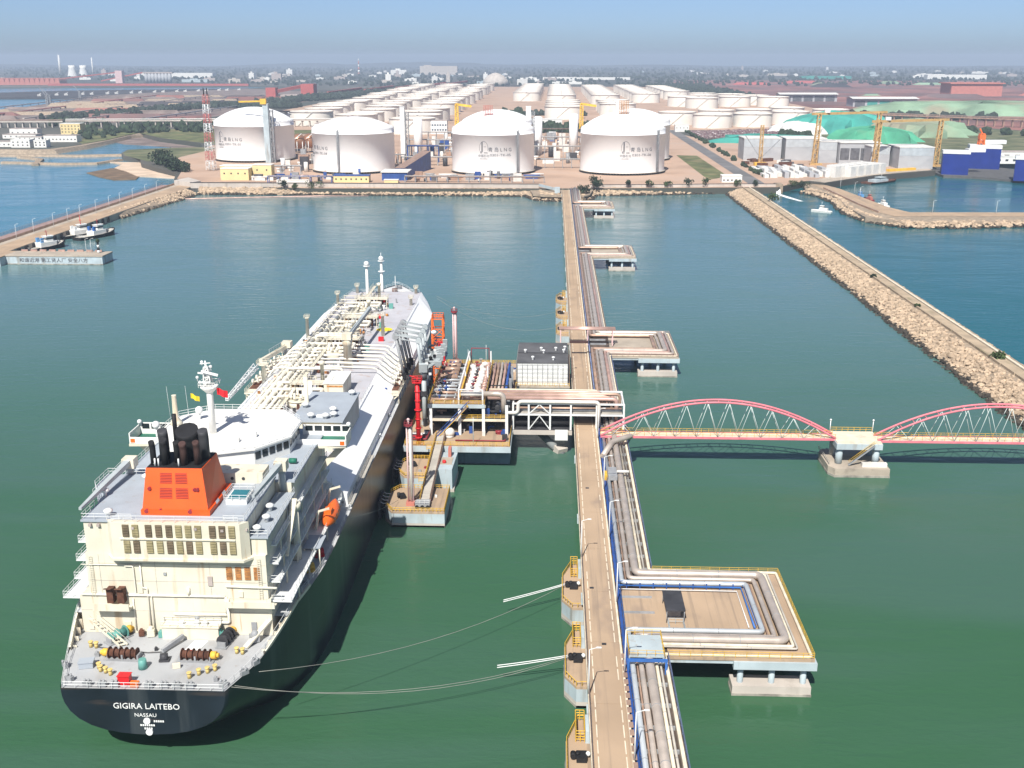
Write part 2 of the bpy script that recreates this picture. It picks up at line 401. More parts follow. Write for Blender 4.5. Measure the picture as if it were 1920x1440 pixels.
mm = n.new('ShaderNodeMath'); mm.operation = 'MULTIPLY_ADD'; l.new(w2, mm.inputs[0]); mm.inputs[1].default_value = .35; l.new(w1, mm.inputs[2])
bp = n.new('ShaderNodeBump'); bp.inputs['Strength'].default_value = .26; bp.inputs['Distance'].default_value = .7
l.new(mm.outputs[0], bp.inputs['Height']); l.new(bp.outputs[0], p.inputs['Normal'])
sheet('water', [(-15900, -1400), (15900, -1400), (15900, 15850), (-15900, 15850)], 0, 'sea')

# --- land
GZ = 5.0
coast = [(-303, 900), (-336, 945), (-353, 1000), (-385, 1040), (-420, 1090), (-440, 1140), (-471, 1173), (-489, 1213), (-499, 1257), (-469, 1281), (-425, 1298), (-428, 1314),
         (-445, 1356), (-483, 1399), (-528, 1445), (-594, 1548), (-597, 1510), (-590, 1419), (-587, 1328), (-591, 1264), (-616, 1263), (-657, 1269), (-900, 1275), (-4000, 1300),
         (-4000, 2100), (-1500, 2150), (-1163, 2267), (-1167, 2393), (-1212, 2624), (-1251, 2865), (-1297, 3153), (-1290, 3296), (-1265, 3453), (-1220, 3626), (-1134, 3818),
         (-1056, 4181), (-1096, 4343), (-1324, 4251), (-1531, 4243), (-1746, 4155), (-1929, 4148), (-2074, 4065), (-15000, 3900), (-15000, 15800), (15000, 15800), (15000, 1130),
         (600, 1130), (372, 1120), (364, 1047), (293, 998), (232, 934), (216, 944), (186, 900), (140, 895), (32, 885), (-20, 878), (-200, 876)]
sheet('ground', coast, GZ, 'far_land', skirt=-1.5)
def patch(name, poly, m, dz): return sheet(name, poly, GZ + dz, m)
patch('plant_yard', [(-303, 901), (-200, 878), (32, 887), (140, 897), (186, 902), (216, 946), (300, 1010), (362, 1050), (368, 1125), (330, 1330), (200, 1420), (168, 1620), (-330, 1600), (-420, 1330), (-418, 1302), (-400, 1120), (-350, 1005), (-334, 947)], 'yard', .10)
patch('grass_bank', [(-470, 1176), (-487, 1213), (-497, 1256), (-468, 1279), (-425, 1296), (-400, 1280), (-405, 1150), (-420, 1110)], 'olive', .12)
patch('grass_field', [(-588, 1340), (-588, 1420), (-596, 1512), (-594, 1545), (-528, 1449), (-483, 1403), (-440, 1362), (-420, 1340), (-330, 1620), (-700, 1640), (-640, 1480), (-612, 1380)], 'grass', .12)
patch('green_verge', [(136, 955), (158, 985), (157, 1200), (135, 1205)], 'grass', .16)
patch('farm_yard', [(-560, 1640), (-330, 1605), (160, 1625), (172, 1640), (560, 1650), (560, 2900), (420, 4200), (-440, 4200), (-560, 2600)], 'yard', .06)
patch('ore_field', [(560, 1920), (700, 1640), (3000, 1500), (4200, 5200), (600, 5600), (430, 4100), (560, 2500)], 'ore_red', .05)
patch('wetland', [(335, 1330), (368, 1126), (1500, 1135), (1500, 1600), (700, 1640), (470, 1900), (330, 1480)], 'olive', .05)
patch('rail_corridor', [(-1500, 2155), (-1165, 2270), (-1168, 2393), (-1213, 2624), (-1252, 2865), (-1298, 3153), (-1266, 3453), (-1100, 3900), (-640, 3400), (-600, 2300), (-640, 1800), (-1500, 1800)], 'tidal', .07)
patch('red_earth', [(-640, 1900), (-760, 1800), (-900, 2050), (-820, 2120), (-640, 2090)], 'ore_red', .11)
road = sheet('access_road', [(166, 905), (180, 912), (182, 1640), (168, 1640)], GZ + .22, 'asphalt')
sheet('harbour_apron', [(233, 937), (293, 1001), (362, 1050), (355, 1066), (285, 1022), (222, 952)], GZ + .2, 'concrete')
sheet('beach', [(-478, 1150), (-452, 1120), (-446, 1085), (-420, 1050), (-395, 1010), (-352, 992), (-340, 962), (-352, 1002), (-384, 1042), (-419, 1092), (-439, 1142)], 1.0, 'sand', skirt=-1)
sheet('mudflat', [(-450, 1085), (-456, 1040), (-430, 1005), (-403, 976), (-385, 982), (-392, 1010), (-415, 1045), (-440, 1090)], .5, 'mud', skirt=-1)
sheet('tidal_flat', [(-594, 1546), (-528, 1443), (-483, 1397), (-445, 1354), (-450, 1330), (-520, 1380), (-560, 1400), (-588, 1440)], .35, 'tidal', skirt=-1)
sheet('coal_pier', [(-1526, 2984), (-1233, 2995), (-1101, 3043), (-1053, 3375), (-1032, 3721), (-1086, 3989), (-1386, 3838), (-1546, 3765), (-1674, 3634), (-1765, 3455), (-4000, 3300), (-4000, 2960)], 4, 'coal', skirt=-1)
def dyke(pts, wd, h, label):
    """rubble dyke: a low ridge with sloped sides along pts"""
    mb = MB(); pts = [Vector((x, y, 0)) for x, y in pts]
    sec = []
    for i, q in enumerate(pts):
        d = (pts[min(i + 1, len(pts) - 1)] - pts[max(i - 1, 0)]).normalized(); nn = Vector((-d.y, d.x, 0)); e = rnd.uniform(.85, 1.15)
        sec.append([q + nn * wd * e - Vector((0, 0, 1)), q + nn * wd * .55 + Vector((0, 0, h)), q - nn * wd * .55 + Vector((0, 0, h * e)), q - nn * wd * e - Vector((0, 0, 1))])
    for i in range(len(sec) - 1): mb.add(sec[i] + sec[i + 1], [(0, 1, 5, 4), (1, 2, 6, 5), (2, 3, 7, 6)])
    mb.add(sec[0], [(0, 3, 2, 1)]); mb.add(sec[-1], [(0, 1, 2, 3)])
    return tag(mb.build('rubble_dyke', 'core'), label, 'dyke', 'rubble dykes of the fish ponds')
dyke([(-760, 1222), (-633, 1221), (-596, 1222), (-544, 1217), (-495, 1232)], 7, 2.2, 'rubble dyke farther from the sea, north side of the fish pond')
dyke([(-588, 1136), (-564, 1131), (-519, 1121), (-483, 1128), (-474, 1172)], 4, 2.2, 'long rubble dyke nearest the open water left of the beach')
dyke([(-540, 1110), (-562, 1170), (-600, 1200)], 5, 2.4, 'short slanting rubble dyke joining the two pond dykes')
dyke([(-590, 1545), (-596, 1505), (-588, 1420), (-584, 1328), (-590, 1258), (-616, 1257), (-657, 1263), (-900, 1268)], 9, 4.6, 'curved stone revetment around the white seaside houses')

# --- hills on the horizon
def hills(y, spans, zmax, seed):
    rg = random.Random(seed); mb = MB()
    for (x0, x1, hh) in spans:
        k = 40; top = []
        for i in range(k + 1):
            t = i / k; top.append((x0 + (x1 - x0) * t, GZ + hh * math.sin(math.pi * t) ** .8 * (.55 + .45 * abs(math.sin(t * 9 + seed)) ) * rg.uniform(.9, 1.1)))
        for i in range(k):
            (a, za), (b, zb) = top[i], top[i + 1]
            mb.add([(a, y - 400, GZ - 1), (b, y - 400, GZ - 1), (b, y, zb), (a, y, za), (b, y + 400, GZ - 1), (a, y + 400, GZ - 1)], [(0, 1, 2, 3), (3, 2, 4, 5)])
    return struct(mb.build('hills', 'hill'))
hills(14200, [(-9000, -5200, 35), (-4600, 900, 62), (-1500, 3600, 30)], 70, 3)
hills(13400, [(2600, 6800, 26), (5600, 11000, 38), (-9500, -3000, 18)], 40, 8)

# ================================================================== THE GAS CARRIER  (local axes: x to starboard, y forward from the transom)
ship = thing('gas_carrier', 'huge gas carrier with dark hull, cream decks and orange funnel moored at the loading platform', 'ship', (-62.8, 142, 0), local=True)
def sp(name, mb, m, parent=None): return mb.build(name, m, parent or ship, local=True)
def deckb(y):
    """half breadth of the deck edge at y"""
    t = min(1, y / 46); b = 12.9 + (21.2 - 12.9) * (1 - (1 - t) ** 2.1)
    t2 = max(0, (y - 205) / 80); return b * max(0, 1 - t2 ** 1.8) ** .75
def hull_pt(u, z):
    """deck-edge point at fraction u of the length (z kept for older callers)"""
    y = 285 * u; return deckb(y), y
def ztop(y): return 13.5 if y < 11 else (13.5 + 3.0 * ((y - 11) / 12) if y < 23 else 16.5 + max(0, (y - 225) / 60) ** 1.5 * 2.2)
US = [0, .004, .01, .018, .03, .045, .06, .08, .1, .13, .16, .2, .28, .4, .55, .66, .72, .76, .8, .84, .87, .9, .925, .945, .96, .975, .985, .993, 1]
TH = [0, .03, .08, .16, .28, .42, .56, .7, .84, .95, 1]
def hull_sec(y, k):
    """point of the section at y; k 0 = deck edge, 1 = keel"""
    zt = ztop(y); zb = 5.4 - 1.0 * y * .36 if y < 12 else max(-8, 1.08 - (y - 12) * .5)
    n_ = 2.3 + min(6, y / 9); th = k * math.pi / 2
    z = zt - (zt - zb) * math.sin(th) ** (2 / n_ * .9); b = deckb(y) * max(0, math.cos(th)) ** (2 / n_)
    if y > 190: f = (zt - z) / 18; b *= 1 - min(.75, f * ((y - 190) / 95) ** 1.2 * .55)
    return b, z
mb = MB(); grid = {}
for k, th in enumerate(TH):
    for i, u in enumerate(US):
        y = 285 * u; b, z = hull_sec(y, th)
        if y > 250: y -= max(0, (ztop(y) - z)) * (y - 250) / 35 * .4
        for sgn in (-1, 1): grid[k, i, sgn] = len(mb.v); mb.v.append((sgn * b, y, z))
for k in range(len(TH) - 1):
    for i in range(len(US) - 1):
        for sgn in (-1, 1):
            q = (grid[k + 1, i, sgn], grid[k + 1, i + 1, sgn], grid[k, i + 1, sgn], grid[k, i, sgn])
            mb.f.append(q if sgn > 0 else q[::-1]); mb.sm.append(True)
    mb.f.append((grid[k + 1, 0, -1], grid[k + 1, 0, 1], grid[k, 0, 1], grid[k, 0, -1])); mb.sm.append(False)
hull = sp('hull', mb, 'navy')
def deck_outline(ya, yb, inset, z=16.5):
    pts = []
    for u in [i / 200 for i in range(201)]:
        b, y = hull_pt(u, z)
        if ya <= y <= yb: pts.append((max(.05, b - inset), y))
    return pts
def deck(name, ya, yb, z, m, inset=.12, zl=16.5):
    pts = deck_outline(ya, yb, inset, zl); mb = MB()
    for (b, y), (b2, y2) in zip(pts, pts[1:]):
        mb.add([(-b, y, z(y)), (b, y, z(y)), (b2, y2, z(y2)), (-b2, y2, z(y2))], [(0, 1, 2, 3)])
    return sp(name, mb, m)
deck('mooring_deck', -1, 19, lambda y: 13.35, 'deck_grey', zl=13.5)
deck('main_deck', 18, 226, lambda y: 16.25, 'side_deck')
deck('forecastle_deck', 225, 285.2, lambda y: ztop(y) - .25, 'side_deck')
# bulwarks round the stern quarter
for sgn in (-1, 1):
    mb = MB(); pts = [hull_pt(i / 285, 16.5) for i in range(11, 30)]
    for (b, y), (b2, y2) in zip(pts, pts[1:]):
        za, zb = ztop(y), ztop(y2)
        mb.add([(sgn * (b - .05), y, 13.3), (sgn * (b2 - .05), y2, 13.3), (sgn * (b2 - .05), y2, zb + .5), (sgn * (b - .05), y, za + .5),
                (sgn * (b - .45), y, 13.3), (sgn * (b2 - .45), y2, 13.3), (sgn * (b2 - .45), y2, zb + .5), (sgn * (b - .45), y, za + .5)],
               [(0, 1, 2, 3), (7, 6, 5, 4), (3, 2, 6, 7)])
    o = sp('bulwark', mb, 'cream')
    for i in range(12, 28, 2):
        b, y = hull_pt(i / 285, 16.5); mb = MB().box(min(sgn * (b - 1.3), sgn * (b - .45)), max(sgn * (b - 1.3), sgn * (b - .45)), y - .06, y + .06, 13.4, ztop(y)); sp('bulwark_stay', mb, 'cream', o)
# name on the transom
def tr(cx, z0): return lambda x, y, e: (cx + x, -.12 - e, z0 + y * .93)
sp('ship_name', text_mb('GIGIRA LAITEBO', 1.55, tr(.4, 10.1), .02, sx=.92), 'lettering_white', hull)
sp('port_of_registry', text_mb('NASSAU', .95, tr(.1, 8.7), .02), 'lettering_white', hull)
for (x, z, k) in ((1.3, 7.75, 5), (-.9, 7.0, 7), (-.3, 6.4, 4)):
    mb = MB(); f = tr(0, z)
    for i in range(k): mb.add([f(x + i * .34, 0, 0), f(x + i * .34 + .24, 0, 0), f(x + i * .34 + .24, .38, 0), f(x + i * .34, .38, 0)], [(0, 1, 2, 3)])
    sp('hull_marking', mb, 'lettering_white', hull)
for (x, z) in ((.2, 7.9), (.4, 5.9)):
    mb = MB(); mb.tube((x, -.2, z), (x, .3, z), .55, n=14); sp('fender_disc', mb, 'rail_white', hull)
mb = MB()
for sgn in (-1, 1):
    mb.rail([(sgn * (b - .3), y, ztop(y) + (.0 if y < 11 or y > 30 else .5)) for (b, y) in [hull_pt(i / 100, 16.5) for i in range(0, 101, 2)]], 1.1, 3, .04)
mb.rail([(-12.6, .2, 13.4), (12.6, .2, 13.4)], 1.1, 2)
sp('deck_railing', mb, 'rail_white')

# ---- mooring deck outfit
def winch(x, y, ang, m='rust_dark', n=4, r=.75, L=4.2, gear='gold'):
    c, s_ = math.cos(ang), math.sin(ang); q = lambda t, z=0: (x + t * c, y + t * s_, 14.35 + z)
    mb = MB().tube(q(-L / 2), q(L / 2), r * .75, n=14); w_ = sp('mooring_winch', mb, m)
    mb = MB()
    for i in range(n + 1): t = -L / 2 + L * i / n; mb.tube(q(t - .06), q(t + .06), r * 1.15, n=16)
    sp('flange', mb, m, w_)
    sp('gearbox', MB().tube(q(L / 2 + .2), q(L / 2 + 1.1), r * .75, n=12).tube(q(L / 2 + 1.1), q(L / 2 + 1.5), r * .45, n=10), gear, w_)
    mb = MB()
    for t in (-L / 2 - .3, 0, L / 2 + .1): mb.obox((*q(t)[:2], 13.85), (.3, 1.5, 1.0), ang)
    mb.obox((x, y, 13.45), (L + 1.6, 2.0, .16), ang); sp('bedplate', mb, 'steel_grey', w_)
winch(-9.6, 14.8, R(55), 'teal', 2, .9, 2.8); winch(8.9, 14.6, R(80), 'dark_steel', 3, .9, 3.0)
winch(-6.4, 9.0, R(178), 'rust_dark', 5, .85, 4.6); winch(5.6, 9.0, R(-2), 'rust_dark', 5, .85, 4.6)
for (x, y) in ((-9.2, 5.8), (-8.6, 5.0), (-7.6, 4.6), (-6.6, 4.0), (7.4, 4.6), (8.6, 5.2), (9.6, 5.9), (6.2, 3.6), (11.6, 11.2), (12.6, 11.0), (-13.2, 12.2), (-12.2, 12.0)):
    mb = MB().tube((x, y, 13.4), (x, y, 14.3), .3, n=10).tube((x, y, 14.25), (x, y, 14.45), .4, n=10); sp('bollard', mb, 'buff')
for (x, y, a) in ((-9, .9, 0), (-6.6, .8, 0), (-4.6, .8, 0), (.8, .8, 0), (3.2, .8, 0), (5.2, .8, 0), (7.2, .9, 0), (12.2, 1.6, .4), (-12.4, 2.2, -.4), (14.6, 5, .8), (15.6, 8, 1), (-14.8, 6, -.9)):
    mb = MB().obox((x, y, 13.8), (1.3, .7, .8), a).tube((x - .3, y, 14.1), (x - .3, y, 14.6), .18, n=8).tube((x + .3, y, 14.1), (x + .3, y, 14.6), .18, n=8); sp('fairlead', mb, 'steel_grey')
sp('hatch', MB().obox((-11.4, 6.3, 13.9), (2.2, 1.5, 1.0), .2).obox((-11.4, 6.3, 14.45), (2.4, 1.7, .15), .2), 'roof_grey')
sp('capstan', MB().tube((-2.2, 6.2, 13.4), (-2.2, 6.2, 15.0), .75, .6, n=12), 'teal')
sp('rope_reel', MB().tube((-.1, 8.4, 14.1), (1.0, 8.6, 14.1), .6, n=12).obox((.5, 8.5, 13.6), (1.6, 1.2, .3), .1), 'dark_steel')
sp('fire_locker', MB().box(-4.2, -2.4, 1.0, 2.2, 13.4, 15.0).box(-4.3, -2.3, .9, 2.3, 15.0, 15.1), 'red')
sp('life_buoy_light', MB().box(-2.2, -.9, .7, 1.4, 13.4, 14.2), 'lifeboat')
sp('transom_fitting', MB().obox((3.2, 6.4, 13.8), (1.2, .5, .8), .3), 'cream')
mk = sp('deck_sign', MB().add([(3.4, 14.9, 13.39), (5.7, 14.9, 13.39), (4.7, 10.5, 13.39), (2.3, 10.5, 13.39)], [(3, 2, 1, 0)]), 'lettering_white')
for sg, mm_ in ((-1, 'blue_bright'), (1, 'flag_red')):
    mb = MB()
    for i in range(10):
        a = math.pi * i / 10; b = math.pi * (i + 1) / 10
        P_ = lambda t, r: (3.5 + sg * r * 1.15 * math.sin(t), 11.2 + r * .7 * math.cos(t), 13.42)
        mb.add([P_(a, 1.1), P_(b, 1.1), P_(b, .6), P_(a, .6)], [(0, 1, 2, 3) if sg < 0 else (3, 2, 1, 0)])
    sp('emblem_arc', mb, mm_, mk)
mb = MB()
for i in range(9): mb.beam((-14.4 + i * .75, 15.9 - i * .42, 15.9 - i * .28), (-13.5 + i * .75, 16.5 - i * .42, 15.9 - i * .28), .5, .08)
for k in (0, 1.1): mb.beam((-14.6 + k, 15.6 + k * .5, 16.4), (-8.4 + k, 12.3 + k * .5, 13.6), .12, .4); mb.tube((-14.6 + k, 15.6 + k * .5, 17.4), (-8.4 + k, 12.3 + k * .5, 14.6), .05, n=4)
sp('stair', mb, 'cream')
mb = MB().beam((15.8, 17.2, 16.4), (12.6, 12.6, 13.6), .9, .3); sp('stair', mb, 'cream')
sp('windlass_cover', MB().obox((13.6, 14.8, 14.2), (1.5, 1.2, 1.3), .5).sphere((13.7, 14.8, 14.9), .7), 'steel_grey')
for (x, y, z, s_, mm_) in ((-4.4, 16, 14.1, 1.2, 'cream'), (9, 16.2, 14.0, 1.0, 'teal'), (-2.6, 15.8, 13.9, .9, 'teal'), (-6, 15.9, 14, .9, 'rust_dark'), (7.4, 15.9, 14.0, 1.2, 'teal'), (-11, 9.4, 13.7, .7, 'steel_grey'), (10.6, 3.0, 13.7, .6, 'steel_grey'), (-2.0, 11.6, 13.6, .5, 'dark_steel')):
    sp('deck_fitting', MB().obox((x, y, z), (s_, s_ * .8, s_), .2).tube((x, y, z), (x, y, z + s_ * .9), s_ * .3, n=8), mm_)
sp('mooring_line_on_deck', MB().path([(-12, 12, 13.5), (-7, 11, 13.55), (-3, 10.6, 13.5), (0, 11, 13.5)], .1, 5), 'wire')
sp('deck_beam', MB().beam((-.6, 10.6, 13.9), (1.6, 14.6, 14.4), .5, .7), 'steel_grey')

# ---- aft casing
casing = sp('casing', MB().box(-16.4, 16.2, 17, 60, 13.4, 20.2), 'cream')
sp('casing_wall', MB().box(-14.6, 15.8, 17.02, 40, 20.2, 28.2), 'cream')
sp('casing_wall', MB().box(-14.2, 12.7, 17.04, 37, 28.2, 34.0), 'cream')
sp('casing_wall', MB().box(12.9, 16.0, 17.5, 36, 28.2, 31.2), 'cream')
sp('casing_roof', MB().box(-14.5, 12.9, 16.7, 37.2, 34.0, 34.3).prism([(-14.5, 24), (-14.5, 37), (-18.2, 37), (-18.0, 31)], 34.0, 34.28), 'roof_grey')
sp('casing_roof', MB().box(12.95, 16.4, 17.2, 36.4, 31.2, 31.45), 'roof_grey')
lb = sp('louver_box', MB().prism([(-10.2, 17.05), (-9.2, 15.8), (12.2, 15.8), (13.4, 17.05)], 28.0, 34.35), 'cream')
sp('ledge', MB().prism([(-10.6, 17.06), (-9.4, 15.5), (12.6, 15.5), (13.9, 17.06)], 27.6, 28.0), 'cream', lb)
sp('ledge', MB().box(-7.8, 11.4, 15.55, 15.8, 31.45, 31.62), 'cream', lb)
cols = [-7.2, -5.6, -3.4, -1.7, 0, 1.6, 3.2, 4.8, 7.2, 8.8, 10.4]
pat = ['bobbbooobbo', 'obooboboobo']
for r_, zz in ((0, 31.9), (1, 29.0)):
    for i, x in enumerate(cols):
        mb = MB().box(x, x + 1.05, 15.62, 15.8, zz, zz + 2.15)
        for k in range(7): mb.obox((x + .52, 15.58, zz + .2 + k * .29), (1.0, .12, .05), 0, R(35))
        sp('louver', mb, 'louver_brown' if pat[r_][i] == 'b' else 'louver_olive', lb)
for i in range(4):
    x = 9.0 + i * 1.55
    mb = MB()
    for k in range(8): mb.box(x, x + 1.0, 16.86, 17.02, 23.8 + k * .3, 23.8 + k * .3 + .16)
    sp('rusty_louver', mb, 'rust')
mb = MB()
for (a, b) in (((-16, 16.9, 20.6), (8.6, 16.9, 20.6)), ((8.6, 16.9, 20.6), (8.6, 16.9, 17.2)), ((8.6, 16.9, 17.2), (-.5, 16.9, 17.2)), ((2.4, 16.85, 22.2), (2.4, 16.85, 20.8)), ((8.8, 16.85, 22.6), (17.4, 16.85, 22.4))): mb.tube(a, b, .22 if a[2] > 17.5 else .3, n=8)
sp('drain_pipe', mb, 'cream_pipe')
for (pts, r) in (([(-8, 16.8, 26), (-6.6, 16.8, 26), (-6.6, 16.8, 20.8), (-4, 16.8, 20.8), (-4, 16.8, 14)], .12), ([(-5.4, 16.8, 26.6), (-5.4, 16.8, 22), (-4.6, 16.8, 22), (-4.6, 16.8, 14)], .12), ([(-15.4, 16.8, 26.2), (-5, 16.8, 26.2)], .08), ([(-7.2, 16.8, 20), (-7.2, 16.8, 14)], .1), ([(1, 16.8, 27.8), (1, 16.8, 27)], .1), ([(8.9, 16.8, 20.2), (8.9, 16.8, 15.8), (4, 16.8, 15.8)], .25)):
    sp('drain_pipe', MB().path(pts, r, 6, .3), 'cream_pipe')
for z in (17.6, 20.2, 23.2, 26.4): sp('plate_seam', MB().box(-14.4 if z > 20 else -16.3, 15.6, 16.97, 17.03, z, z + .06), 'rope')
for x in (-12.4, -3.0, 6.2): sp('plate_seam', MB().box(x, x + .05, 16.97, 17.03, 20.3, 28), 'rope')
for (x, z, w_, h) in ((-15.4, 14.0, .9, 1.9), (12.6, 14.0, .9, 1.9), (-6.2, 21.0, .8, 1.7), (5.8, 22.6, .8, 1.7), (3.0, 16.2, .7, .9), (-9.2, 14.4, 1.2, 1.2), (10.8, 20.6, .8, 1.0), (-1.6, 24.4, .5, .5), (4.2, 26.6, .5, .4)): sp('wall_fitting', MB().box(x, x + w_, 16.8, 17.03, z, z + h), rnd.choice(['cream', 'steel_grey', 'cream', 'house_roof']))
for x in (-14.0, 14.4): sp('wall_ladder', MB().rail([(x, 16.7, 20.4), (x + .5, 16.7, 20.4)], 7.4, .5, .04, 18), 'cream')
for (x, z) in ((-13, 33.4), (-11.6, 33.4), (9.4, 33.3), (13.0, 33.0), (-5.4, 33.5), (5, 33.5)): sp('floodlight', MB().obox((x, 15.7 if -9 < x < 12 else 16.8, z), (.5, .5, .4)), 'house_roof')
# small aft galleries
gal = sp('gallery', MB().box(-13.6, -7.4, 15.2, 17.03, 18.4, 18.65).box(8.8, 17.2, 15.4, 17.03, 19.3, 19.5), 'cream')
sp('gallery_parapet', MB().box(-13.6, -7.4, 15.2, 15.35, 18.65, 19.7).box(8.8, 17.2, 15.4, 15.55, 19.5, 20.4), 'cream', gal)
for x in (-11.2, -9.4): sp('vent_trunk', MB().box(x, x + 1.1, 15.7, 17.04, 19.6, 22.2).obox((x + .55, 15.5, 22.4), (1.2, 1.2, .2), 0, R(-25)), 'rust_dark')
sp('ventilator_casing', MB().box(-2.2, 7.4, 15.2, 17.0, 13.35, 15.6).box(-2.4, 7.6, 15.0, 17.0, 15.6, 15.75), 'cream')
mb = MB().rail([(-2.3, 15.1, 15.75), (7.5, 15.1, 15.75), (7.5, 16.8, 15.75), (-2.3, 16.8, 15.75)], 1, 1.5, .04, close=True); sp('casing_rail', mb, 'rail_white')
for x in (3.2, 4.6, .6): sp('roof_box', MB().box(x, x + .8, 15.6, 16.3, 15.75, 16.4), 'rail_white')
mb = MB()
mb.rail([(-14.3, 16.9, 34.3), (-6, 16.9, 34.3)], 1.1, 2, .045); mb.rail([(9.3, 16.9, 34.3), (12.7, 16.9, 34.3), (12.7, 36, 34.3)], 1.1, 2, .045)
mb.rail([(-14.3, 16.9, 34.3), (-14.4, 24, 34.3), (-17.9, 31, 34.3), (-18, 37, 34.3), (-11, 37, 34.3)], 1.1, 2, .045)
mb.rail([(13, 17.4, 31.5), (16.3, 17.4, 31.5), (16.3, 36.3, 31.5)], 1.1, 2, .045)
mb.rail([(-9, 16, 34.4), (12, 16, 34.4)], 1.1, 2, .045)
sp('roof_railing', mb, 'rail_white')
# side galleries with rails, each storey
for sgn in (-1, 1):
    for k, z in enumerate((19.4, 22.6, 25.6, 28.6)):
        x0 = 14.6 if z > 20 else 16.2; x1 = x0 + 3.4 - k * .35
        xa, xb = sorted((sgn * x0, sgn * x1)); y0 = 17.6 + k * .8
        o = sp('side_gallery', MB().box(xa, xb, y0, 62, z, z + .22), 'rail_white')
        sp('gallery_rail', MB().rail([(sgn * x0, y0, z + .2), (sgn * (x1 - .1), y0, z + .2), (sgn * (x1 - .1), 40, z + .2), (sgn * (x1 - .1), 62, z + .2)], 1.1, 2, .045), 'rail_white', o)
        mb = MB()
        for yy in (24, 32, 40, 48, 56): mb.box(*sorted((sgn * (x1 - .5), sgn * (x1 - .25))), yy, yy + .25, z - 3.1, z)
        sp('stanchion', mb, 'cream', o)
# roof vents and pool
for (x, y, z) in ((-10.4, 18.4, 34.3), (-9.8, 34, 34.3), (-14.5, 27, 34.3), (14.2, 19, 31.5), (14.0, 28, 31.5), (14.6, 23.4, 31.5), (10.2, 34.4, 34.3)):
    sp('mushroom_vent', MB().tube((x, y, z), (x, y, z + .8), .3, n=10).lathe((x, y, z + .7), [(.3, 0), (.75, .1), (.75, .45), (.3, .7), (.01, .75)], 12), 'rail_white')
pl = sp('pool_basin', MB().box(7.6, 11.2, 24, 28.6, 34.3, 35.2), 'rail_white')
sp('pool_cover', MB().box(7.9, 10.9, 24.3, 28.3, 35.2, 35.28), 'pool', pl)
sp('pool_rail', MB().rail([(7.4, 23.8, 35.1), (11.4, 23.8, 35.1), (11.4, 28.8, 35.1), (7.4, 28.8, 35.1)], 1, 1.2, .05, close=True), 'rail_white', pl)

# ---- funnel
fb = [(-5.1, 19.2), (6.2, 19.2), (5.8, 31.0), (-5.1, 31.0)]; ft = [(-4.5, 21.4), (4.9, 21.4), (5.1, 29.0), (-4.4, 29.0)]
fun = sp('funnel', MB().prism(fb, 34.3, 41.8, ft), 'orange')
def fpt(u, v):
    a = Vector((fb[0][0] + (fb[1][0] - fb[0][0]) * u, fb[0][1], 34.3)); b = Vector((ft[0][0] + (ft[1][0] - ft[0][0]) * u, ft[0][1], 41.8)); return a.lerp(b, v)
for u in (.26, .52):
    for v in (.37, .69):
        mb = MB()
        for k in range(7):
            a = fpt(u, v + k * .033); b = fpt(u + .2, v + k * .033)
            mb.beam(a + Vector((0, -.04, 0)), b + Vector((0, -.04, 0)), .14, .09)
        sp('funnel_louver', mb, 'darkred', fun)
for (u, v, r) in ((.09, .57, .3), (.83, .56, .26), (.88, .56, .3), (.07, .09, .36), (.73, .09, .36), (.28, .12, .2)):
    c = fpt(u, v); sp('funnel_lug', MB().tube(c + Vector((0, -.35, 0)), c + Vector((0, .1, 0)), r, n=12), 'darkred', fun)
sp('funnel_rim', MB().prism([(-4.4, 21.5), (4.8, 21.5), (5.0, 28.9), (-4.3, 28.9)], 41.75, 41.9), 'soot', fun)
sp('funnel_skirt', MB().prism([(-5.2, 19.1), (6.4, 19.1), (6.5, 31.3), (-5.2, 31.3)], 34.3, 35.2), 'orange', fun)
for (x, y, r, h, tl, mm_) in ((1.3, 26.4, 1.95, 4.4, -.5, 'soot'), (-2.6, 25.4, .85, 4.6, -.35, 'dark_steel'), (4.0, 26.2, .85, 4.4, -.35, 'dark_steel'), (-1.5, 28.2, .38, 6.4, 0, 'soot'), (-3.7, 23.0, .5, 3.4, -.4, 'soot'), (-1.7, 23.0, .62, 3.8, -.5, 'soot'), (1.5, 23.0, .62, 3.2, -.4, 'brown_pipe'), (3.7, 23.2, .55, 3.4, -.4, 'brown_pipe'), (0, 24.0, .5, 3.0, -.2, 'soot')):
    mb = MB().path([(x, y, 41.8), (x, y, 42.6 + h * .7), (x + (.0), y + tl, 42.6 + h)], r, 14, .6)
    e = sp('exhaust_pipe', mb, mm_, fun); 
for x in (-3.2, -2.6, .8): sp('vent_pipe', MB().tube((x, 22.2, 41.8), (x, 22.2, 43.2), .14, n=6), 'rail_white', fun)
for k in (0, 1): sp('funnel_placard', MB().add([(6.55, 22.5 + k * 3.6, 35.0), (6.55, 24.1 + k * 3.6, 35.0), (6.35, 24.1 + k * 3.6, 35.5), (6.35, 22.5 + k * 3.6, 35.5)], [(0, 1, 2, 3)]), 'rail_white', fun)

